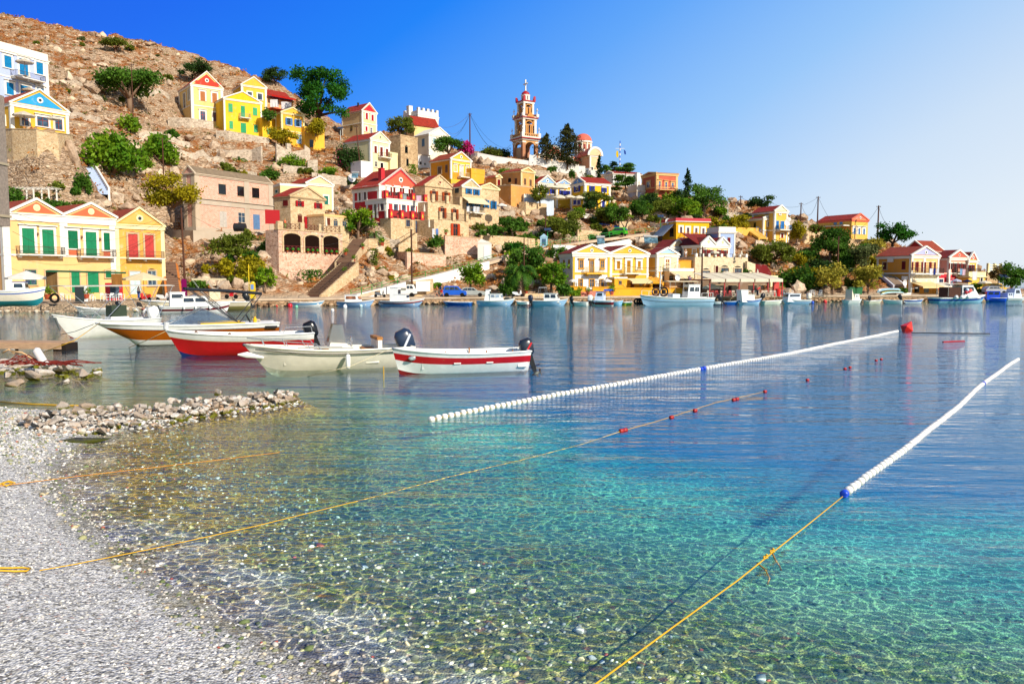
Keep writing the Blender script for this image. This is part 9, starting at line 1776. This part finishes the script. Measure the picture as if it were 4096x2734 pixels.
# ---------------- people ----------------
SKIN=P_('#c88a68',.6); SKIN2=P_('#b8785a',.6)
def person(label,p,h_,pose,shirt=None,trousers=None,hair='#3a2418',skin=SKIN,rz=0,hat=None,group=None,dress=None,pack=None):
 """one continuous skinned body; clothes are separate close-fitting skins"""
 o=thing('person',label,'person',p,rz,group); k=h_/1.75
 J=dict(pel=(0,0,.95),wst=(0,0,1.1),chs=(0,-.01,1.32),nck=(0,-.01,1.50),hd0=(0,-.015,1.58),hd1=(0,-.03,1.68),hd2=(0,-.02,1.74),hL=(.09,0,.92),kL=(.11,-.03,.5),aL=(.11,.03,.09),tL=(.12,-.13,.04),hR=(-.09,0,.92),kR=(-.11,-.03,.5),aR=(-.11,.03,.09),tR=(-.12,-.13,.04),sL=(.18,0,1.42),eL=(.23,.02,1.14),wL=(.24,-.05,.90),fL=(.24,-.08,.80),sR=(-.18,0,1.42),eR=(-.23,.02,1.14),wR=(-.24,-.05,.90),fR=(-.24,-.08,.80)); J.update(pose)
 Rr=dict(pel=.14,wst=.12,chs=.145,nck=.055,hd0=.075,hd1=.098,hd2=.07,hL=.095,kL=.06,aL=.04,tL=.03,hR=.095,kR=.06,aR=.04,tR=.03,sL=.062,eL=.042,wL=.032,fL=.03,sR=.062,eR=.042,wR=.032,fR=.03)
 E=[('pel','wst'),('wst','chs'),('chs','nck'),('nck','hd0'),('hd0','hd1'),('hd1','hd2'),('pel','hL'),('hL','kL'),('kL','aL'),('aL','tL'),('pel','hR'),('hR','kR'),('kR','aR'),('aR','tR'),('chs','sL'),('sL','eL'),('eL','wL'),('wL','fL'),('chs','sR'),('sR','eR'),('eR','wR'),('wR','fR')]
 def skin_(name,keys,edges,mat,sc_=1.0,cut={}):
  idx={q:i for i,q in enumerate(keys)}; me=bpy.data.meshes.new(name); me.from_pydata([tuple(Vector(cut.get(q,J.get(q)))*k) for q in keys],[(idx[a],idx[b]) for a,b in edges],[]); me.materials.append(mat); ob=bpy.data.objects.new(name,me); link(ob,o); md=ob.modifiers.new('s','SKIN');
  for i,q in enumerate(keys): v=me.skin_vertices[0].data[i]; rr_=Rr.get(q,.07)*sc_*k; v.radius=(rr_,rr_*(.72 if q in('chs','wst','pel') else 1)); v.use_root=(q=='pel' or i==0 and 'pel' not in keys)
  ob.modifiers.new('u','SUBSURF').levels=1; ob.modifiers['u'].render_levels=1; md.use_smooth_shade=True; return ob
 skin_('body',list(J),E,skin)
 if shirt: skin_('shirt',['pel','wst','chs','sL','mL','sR','mR'],[('pel','wst'),('wst','chs'),('chs','sL'),('sL','mL'),('chs','sR'),('sR','mR')],P_(shirt,.8),1.16,{'mL':tuple(Vector(J['sL']).lerp(Vector(J['eL']),.7)),'mR':tuple(Vector(J['sR']).lerp(Vector(J['eR']),.7))})
 if trousers:
  f=trousers[1]; skin_('trousers',['pel','hL','qL','hR','qR'],[('pel','hL'),('hL','qL'),('pel','hR'),('hR','qR')],P_(trousers[0],.8),1.14,{'qL':tuple(Vector(J['hL']).lerp(Vector(J['kL']),f) if f<=1 else Vector(J['kL']).lerp(Vector(J['aL']),f-1)),'qR':tuple(Vector(J['hR']).lerp(Vector(J['kR']),f) if f<=1 else Vector(J['kR']).lerp(Vector(J['aR']),f-1))})
 hd=Vector(J['hd1'])*k; m=MB(); m.lathe([(.105*k*math.sin(a*math.pi/8),.105*k*math.cos(math.pi-a*math.pi/8)) for a in range(3,9)],(hd.x,hd.y+.018*k,hd.z+.025*k),10); m.build('hair' if not hat else 'cap',P_(hat or hair,.8),o,True)
 if pack: m=MB(); c=Vector(J['chs'])*k; m.box(c.x-.15,c.x+.15,c.y+.12,c.y+.3,c.z-.25,c.z+.15); m.build('backpack',P_(pack,.8),o)
 return o
WK=dict(hL=(.08,0,.92),kL=(.10,-.2,.52),aL=(.10,-.28,.10),tL=(.10,-.42,.08),kR=(-.10,.08,.5),aR=(-.10,.30,.16),tR=(-.10,.20,.05),eL=(.22,.12,1.16),wL=(.22,.05,.93),fL=(.22,.0,.85),eR=(-.22,-.06,1.15),wR=(-.22,-.24,.98),fR=(-.22,-.32,.93))
SIT=dict(pel=(0,0,.55),wst=(0,0,.70),chs=(0,-.02,.92),nck=(0,-.02,1.10),hd0=(0,-.03,1.18),hd1=(0,-.05,1.28),hd2=(0,-.04,1.34),hL=(.09,-.02,.54),kL=(.11,-.42,.52),aL=(.11,-.42,.1),tL=(.11,-.56,.05),hR=(-.09,-.02,.54),kR=(-.11,-.42,.52),aR=(-.11,-.42,.1),tR=(-.11,-.56,.05),sL=(.18,0,1.02),eL=(.22,-.1,.78),wL=(.15,-.32,.75),fL=(.12,-.4,.76),sR=(-.18,0,1.02),eR=(-.22,-.1,.78),wR=(-.15,-.32,.75),fR=(-.12,-.4,.76))
def gp(x,D,z=zq): p=at(x,1180,D); p.z=z; return p
person('walker in orange top beside the blue minivan',gp(1748,118),1.7,WK,'#e88a3a',('#c8b49a',.5),rz=-1.4); person('walker with dark cap, blue top, red shorts and backpack',gp(1766,118.3),1.8,WK,'#2a3a6a',('#d8281c',.7),hat='#1a2438',rz=1.5,pack='#1c2c5a')
person('man in white shirt and blue jeans before the ochre house',gp(555,101,1.15),1.78,{},'#f4f4f4',('#3a5a9a',1.85),rz=2.6); person('person in orange top and green wrap on the stone terrace',A('R4',1283,697,130.5),1.7,dict(wL=(.1,-.25,1.2),fL=(.05,-.3,1.25)),'#d85a24',('#7a9a4a',1.8),hat='#c8a05a',rz=-2)
person('waiter in red shirt leaning over a table under the awning',gp(3030,122.4),1.75,dict(chs=(0,-.22,1.28),nck=(0,-.36,1.40),hd0=(0,-.42,1.46),hd1=(0,-.48,1.53),hd2=(0,-.5,1.6),sL=(.18,-.28,1.34),sR=(-.18,-.28,1.34),eL=(.22,-.38,1.08),wL=(.2,-.5,.88),fL=(.2,-.56,.82),eR=(-.22,-.38,1.08),wR=(-.2,-.5,.88),fR=(-.2,-.56,.82)),'#d8142c',('#2a2a3a',1.8),rz=2.2)
person('person in blue seated on the terrace left of the fishing boat mast',A('S1',938,1262,131),1.65,SIT,'#2a4a9a',('#3a3a4a',1.6),rz=.2); person('man in white with cap standing behind the tavern railing',A('S1',895,1010,143),1.72,{},'#f0f0ec',('#8a8a90',1.8),hat='#e8e4dc'); person('person in pale top and dark shorts by the far right tree',gp(4039,150,.9),1.55,WK,'#b89a8a',('#1c2440',.7),rz=2.8)
person('bather in blue seated under the white parasol beside the ruin',A('R6',1718,510,166.5),1.6,SIT,'#2a5ab8',('#2a3a5a',1.2))
# ---------------- assorted things ----------------
def box(label,cat,name,p,sx_,sy,sz_,mat,rz=0): m=MB(); m.box(-sx_/2,sx_/2,-sy/2,sy/2,0,sz_); m.box(-sx_*.46,sx_*.46,-sy/2-.02,-sy/2,sz_*.1,sz_*.9); o=m.build(name,mat,None,loc=p); o.rotation_euler=(0,0,rz); tag(o,label,cat); return o
p=gp(1012,108,1.1); o=thing('phone_booth','yellow public telephone pillar with blue panel by the left quay','telephone',p); m=MB(); m.box(-.28,.28,-.25,.25,.0,2.1); m.lathe([(.28,2.1),(.22,2.25),(.05,2.3)],(0,0,0),10); m.build('body',P_('#e8c81c'),o); m=MB(); m.box(-.2,.2,-.27,-.25,1.2,1.9); m.build('panel',P_('#7a9ad0'),o); m=MB(); m.tube([(-.5,0,0),(-.5,0,4.6)],.06,6); m.build('post',P_('#e8c81c'),o)
p=gp(738,104,1.1); o=thing('banner_flag','purple feather banner beside the left quay pole','banner',p); m=MB(); m.tube([(.35,0,0),(.35,0,2.6)],.03,5); m.build('pole',BLK,o); m=MB(); m.prism([(-.35,0,.1),(.33,0,.0),(.33,0,2.5),(-.2,0,2.7),(-.38,0,2.4)],(0,.02,0)); m.build('cloth',fabric('#8c1460'),o)
p=A('R4',810,720,146); o=thing('water_tank','black plastic water tank lying before the brick shell','water tank',p); m=MB(); m.tube([(-1.1,0,.75),(-1.0,0,.75),(1.0,0,.75),(1.1,0,.75)],[.5,.75,.75,.5],14); m.build('tank',P_('#1e2228',.5),o); m=MB(); m.box(-.8,-.6,-.6,.6,0,.4); m.box(.6,.8,-.6,.6,0,.4); m.lathe([(.25,1.45),(.25,1.62)],(0,0,0),10); m.build('fittings',BLK,o)
m=MB(); m.prism([(-1.2,0,0),(1.2,0,0),(1.2,0,2.3),(-1.2,0,2.4)],(0,.1,0)); o=m.build('screen',P_('#b0101a',.8),None,loc=A('R4',1150,640,137)); o.rotation_euler=(0,0,.15); tag(o,'bright red slatted screen beside the stone terrace','screen')
def heater(label,reg,x,y,D): p=A(reg,x,y,D); o=thing('solar_heater',label,'solar heater',p); m=MB(); m.tube([(-.8,.3,1.4),(-.75,.3,1.4),(.75,.3,1.4),(.8,.3,1.4)],[.2,.28,.28,.2],12); m.build('tank',metal('#e0dcd4',.4),o); m=MB(); m.prism([(-.7,-.9,.1),(.7,-.9,.1),(.7,.2,1.2),(-.7,.2,1.2)],(0,.06,.06)); m.build('collector',glass('#5a7a8a'),o); m=MB(); m.bar((-.6,.3,-.2),(-.6,.3,1.3),.05); m.bar((.6,.3,-.2),(.6,.3,1.3),.05); m.build('stand',BLK,o)
heater('solar water heater above the crimson house roof','R5',345,1185,176); heater('left solar water heater behind the grey rocks','R8',1850,700,158); heater('right solar water heater behind the grey rocks','R8',1930,705,159); heater('solar water heater behind the white waterfront house','R8',1262,715,149)
def dish(label,reg,x,y,D,r): p=A(reg,x,y,D); o=thing('satellite_dish',label,'satellite dish',p); m=MB(); m.lathe([(.01,.0),(r*.5,.05),(r,.22)],(0,0,0),14,cap=False); q=m.build('dish',P_('#dcdcdc'),o); q.rotation_euler=(math.pi/2,0,.5); m=MB(); m.bar((0,.05,0),(0,.1,-r*1.3),.05); m.build('arm',BLK,o)
for t in (('grey satellite dish above the crimson house roof','R5',303,1175,178,.9),('white satellite dish over the cream awning','S1',803,1200,129,.55),('satellite dish on the balcony with blue shutters','S2',770,437,174,.75),('white satellite dish on the ochre side wall','S3',563,863,139.5,.55),('satellite dish behind the crimson fascia','S1',700,612,163,.6)): dish(*t)
def towels(label,reg,pts,D,c,hh=1.1):
 for i,(x,y,w_) in enumerate(pts):
  p=A(reg,x,y,D); s=D/F/REG[reg][2]; W=w_*s; m=MB(); n=5
  for k in range(n): a,b=-W/2+W*k/n,-W/2+W*(k+1)/n; f=lambda t: .05*math.sin(t*7+i); m.prism([(a,f(a),-hh),(b,f(b),-hh),(b,0,0),(a,0,0)],(0,.02,0))
  tag(m.build('hanging_cloth',fabric(c[i%len(c)]),None,loc=p),label,'laundry','laundry: '+label)
towels('white sheet drying on the veranda under the red roof','R3',[(1075,478,70),(1175,500,60),(1222,505,45),(1318,545,35)],224,['#f4f4f6'],2.0); towels('white sheet hanging beside the yellow terrace block','R3',[(1510,705,58)],209,['#f4f4f6'],2.2); towels('washing over the crimson house upper railing','R6',[(700,330,40),(850,345,50)],154,['#cfe0e4','#f0c8dc']); towels('towel over the fence under the stone house','R6',[(1003,690,25),(1040,690,28)],145,['#f4f4f8','#7a9ae0'],1.8)
towels('white washing on the line under the cream awning','R6',[(1365,455,28),(1435,458,26),(1468,462,30)],163,['#eef2f8']); towels('towels drying on the balcony of the ochre waterfront house','S3',[(850,715,34),(885,715,26),(918,715,22)],140,['#eef0f8','#2a3a8a']); towels('towels drying on the pink house balcony','S3',[(1165,718,30),(1192,722,30)],148,['#8ab8e0','#e8c8d8']); towels('white sheet on the last yellow balcony','S3',[(1305,745,50)],148,['#f6f6fa'],1.6); towels('white towel on the railing of the far balcony','S3',[(1065,840,30)],143,['#f0f0fa'],1.4)
towels('brown sack cloth hung as a sunshade by the dark door','R2',[(498,1175,105)],92,['#8a6a44'],2.4); towels('woven brown screen beside the drinks fridge','R2',[(1125,1195,105)],95,['#a8743c'],1.5)
m=MB(); a=A('R2',440,1172,91); b=A('R2',1215,1190,98); c=b-a; m.tube([Vector((0,0,0)),c],.05,5); m.prism([Vector((0,0,0)),c,c+Vector((-.7,1.6,.15)),Vector((-.7,1.6,.15))],(0,0,.04)); tag(m.build('sunshade',fabric('#2f6a4a'),None,loc=a),'narrow green and blue shade cloth strung over the waterfront doors','sunshade')
o=thing('drinks_fridge','red drinks fridge with glass door under a green canopy','fridge',gp(457,97,1.15)); m=MB(); m.box(-.9,.9,-.35,.35,0,2.1); m.build('body',P_('#c8202c'),o); m=MB(); m.box(-.3,.8,-.37,-.35,.3,1.9); m.build('glass_door',glass('#3a4a54'),o)
for i,(x,D,c) in enumerate(((333,92,'#f0f0f4'),(318,91.5,'#2a3438'))): box(('white menu board' if i==0 else 'dark slatted menu board')+' on the left waterfront','board','menu_board',gp(x,D,1.15),1.0,.1,1.8,P_(c,.7))
for lb,reg,x,y,D,s_ in (('terracotta pot with a shrub by the pink steps','R8',1105,1340,124.6,1),('large terracotta pot before the yellow wall','R8',1400,1345,125.5,1.3),('pot with an agave before the white terrace','R8',1000,1342,124.5,1),('flower pot at the dark steps bottom','R6',75,1168,126,1),('flower pot halfway up the dark steps','R6',172,1035,131,.9),('flower pot on the terrace edge by the dark steps','R6',85,965,131,1),('red flower barrel below the crimson house','R6',465,875,144,1.5),('terracotta pot on the stone terrace fence','R6',1132,755,146,.9),('pot plant on the seventh stair post','R6',262,905,137,.9),('terracotta pot by the low kerb wall','L3',495,580,122,.9),('flower tub on the left waterfront','L1',810,285,91,1.3),('small green tub plant on the left waterfront','L1',1465,265,92,1.1)):
 p=A(reg,x,y,D); o=thing('flower_pot',lb,'plant pot',p); m=MB(); m.lathe([(.2*s_,0),(.3*s_,.42*s_),(.33*s_,.45*s_)],(0,0,0),10); m.build('pot',plain('#b04a30'),o); rr=np.random.default_rng(int(x)); v=rr.normal(size=(160,3))*np.array([.22,.22,.2])*s_+np.array([0,0,.75*s_]); V,Fq,CC=leafquads(v,.11*s_,rr.random((160,1))*np.ones((1,3)),rr); npmesh('plant',V,Fq,FC['bright'],o,col=CC)
m=MB(); m.tube([(.45*math.cos(a*.42),0,.45*math.sin(a*.42)) for a in range(16)],.14,7); tag(m.build('tyre',TYR,None,loc=A('L1',925,262,90)),'old black tyre on the left rubble','tyre','tyres')
for x in (2545,2556,2568): m=MB(); m.tube([(.38*math.cos(a*.42),0,.38*math.sin(a*.42)) for a in range(16)],.13,7); tag(m.build('tyre',TYR,None,loc=gnd(x,1205,.4)-Vector((0,.6,0))),'black tyre fender hung on the quay beside the caique bow','tyre','tyre fenders by the caique')
r=np.random.default_rng(8)
# post at the left edge, small shrine, pergola, far railing, quayside rubble
PG=wood('#9a8c80','weathered_wood'); a=at(-8,905,20); hh=(905-480)/F*20; o=thing('timber_post','thick weathered grey timber post at the left frame edge','post',at(-8,1400,20));
m=MB(); zt=a.z-o.location.z; m.box(-.33,.34,-.2,.2,zt,zt+3.2); m.box(-.9,-.33,-.1,.1,-1.5,zt+3.2); m.build('timber',PG,o); m=MB()
for z in (zt+.22,zt+1.5): m.box(-.36,.37,-.23,.23,z,z+.06)
m.build('rope_binding',P_('#a89a80',.8),o)
p=A('R8',548,748,156.5); o=thing('shrine','little pale blue roadside shrine with pitched roof','shrine',p); m=MB(); m.box(-.7,.7,-.6,.6,0,1.9); m.prism([(-.85,-.7,1.9),(.85,-.7,1.9),(0,-.7,2.6)],(0,1.4,0)); m.build('body',P_('#9cc4dc',.6),o); m=MB(); m.box(-.4,.4,-.63,-.6,.3,1.6); m.build('door',P_('#3a5a78'),o)
p=A('R6',1535,1020,148); o=thing('garden_gate_hut','white panelled gate hut at the top of the ramp','hut',p); m=MB(); m.box(-1.2,1.3,-.6,1.0,0,3.1); m.prism([(-1.3,-.7,3.1),(1.4,-.7,3.1),(-.6,-.7,3.9)],(0,1.8,0)); m.build('body',WHITE,o); m=MB(); m.box(-.1,1.0,-.65,-.6,.2,2.6); m.build('door',P_('#dfe6ea'),o)
p=A('R2',140,470,121); o=thing('pergola','white wooden pergola behind the left gable','pergola',p); s=121/F/2.413; m=MB(); W=370*s
for x in (40*s,185*s,330*s): m.box(x-.08,x+.08,-.08,.08,-1,95*s); m.box(x-.08,x+.08,2,2.16,-1,100*s)
m.build('post',WHITE,o); m=MB(); m.box(0,W,-.1,.1,95*s,101*s); m.box(0,W,1.95,2.15,100*s,106*s)
for k in range(9): m.box(W*k/8-.05,W*k/8+.05,-.4,2.5,107*s,110*s)
m.build('beam',WHITE,o)
m=MB();
for k in range(8): m.box(k*1.2-.03,k*1.2+.03,-.03,.03,0,1.1)
m.box(0,10,-.03,.03,1.05,1.11); m.box(0,10,-.03,.03,.5,.55); tag(m.build('railing',P_('#2a3a6a'),None,loc=gp(4018,151,.95)),'dark blue railing against the open sea','railing')
n=520; xs=r.uniform(700,4090,n); P__=[];
for x_ in xs:
 k=float(np.interp(x_,[q[0] for q in QL],qk)); d=float(np.interp(x_,[q[0] for q in QL],qd))-r.uniform(.0,.8); P__.append((k*d,d,r.uniform(.0,.45)))
scatter('rubble',np.array(P__),r.uniform(.15,.42,n),np.array([hexc('#a88a68'),hexc('#8a6a50'),hexc('#c4a888')])[r.choice(3,n)],SCR,kind='stuff',label='brown rubble along the foot of the quay',cat='rubble',seed=21)
# leafless tree
p=A('R8',1575,590,171); o=thing('tree','bare leafless black tree beside the green car','tree',p); m=MB(); m.tube([(0,0,-.3),(-.1,0,1.2),(.3,0,2.6),(.9,0,3.6)],[.2,.16,.1,.04],6); m.tube([(-.1,0,1.2),(-.9,0,2.5),(-.9,0,3.6)],[.13,.08,.03],5); m.tube([(.2,0,2.2),(1.3,0,3.4)],[.08,.03],5); m.tube([(-.8,0,2.3),(-1.4,0,3.3)],[.06,.02],5); m.build('trunk',plain('#241a14',.9),o)
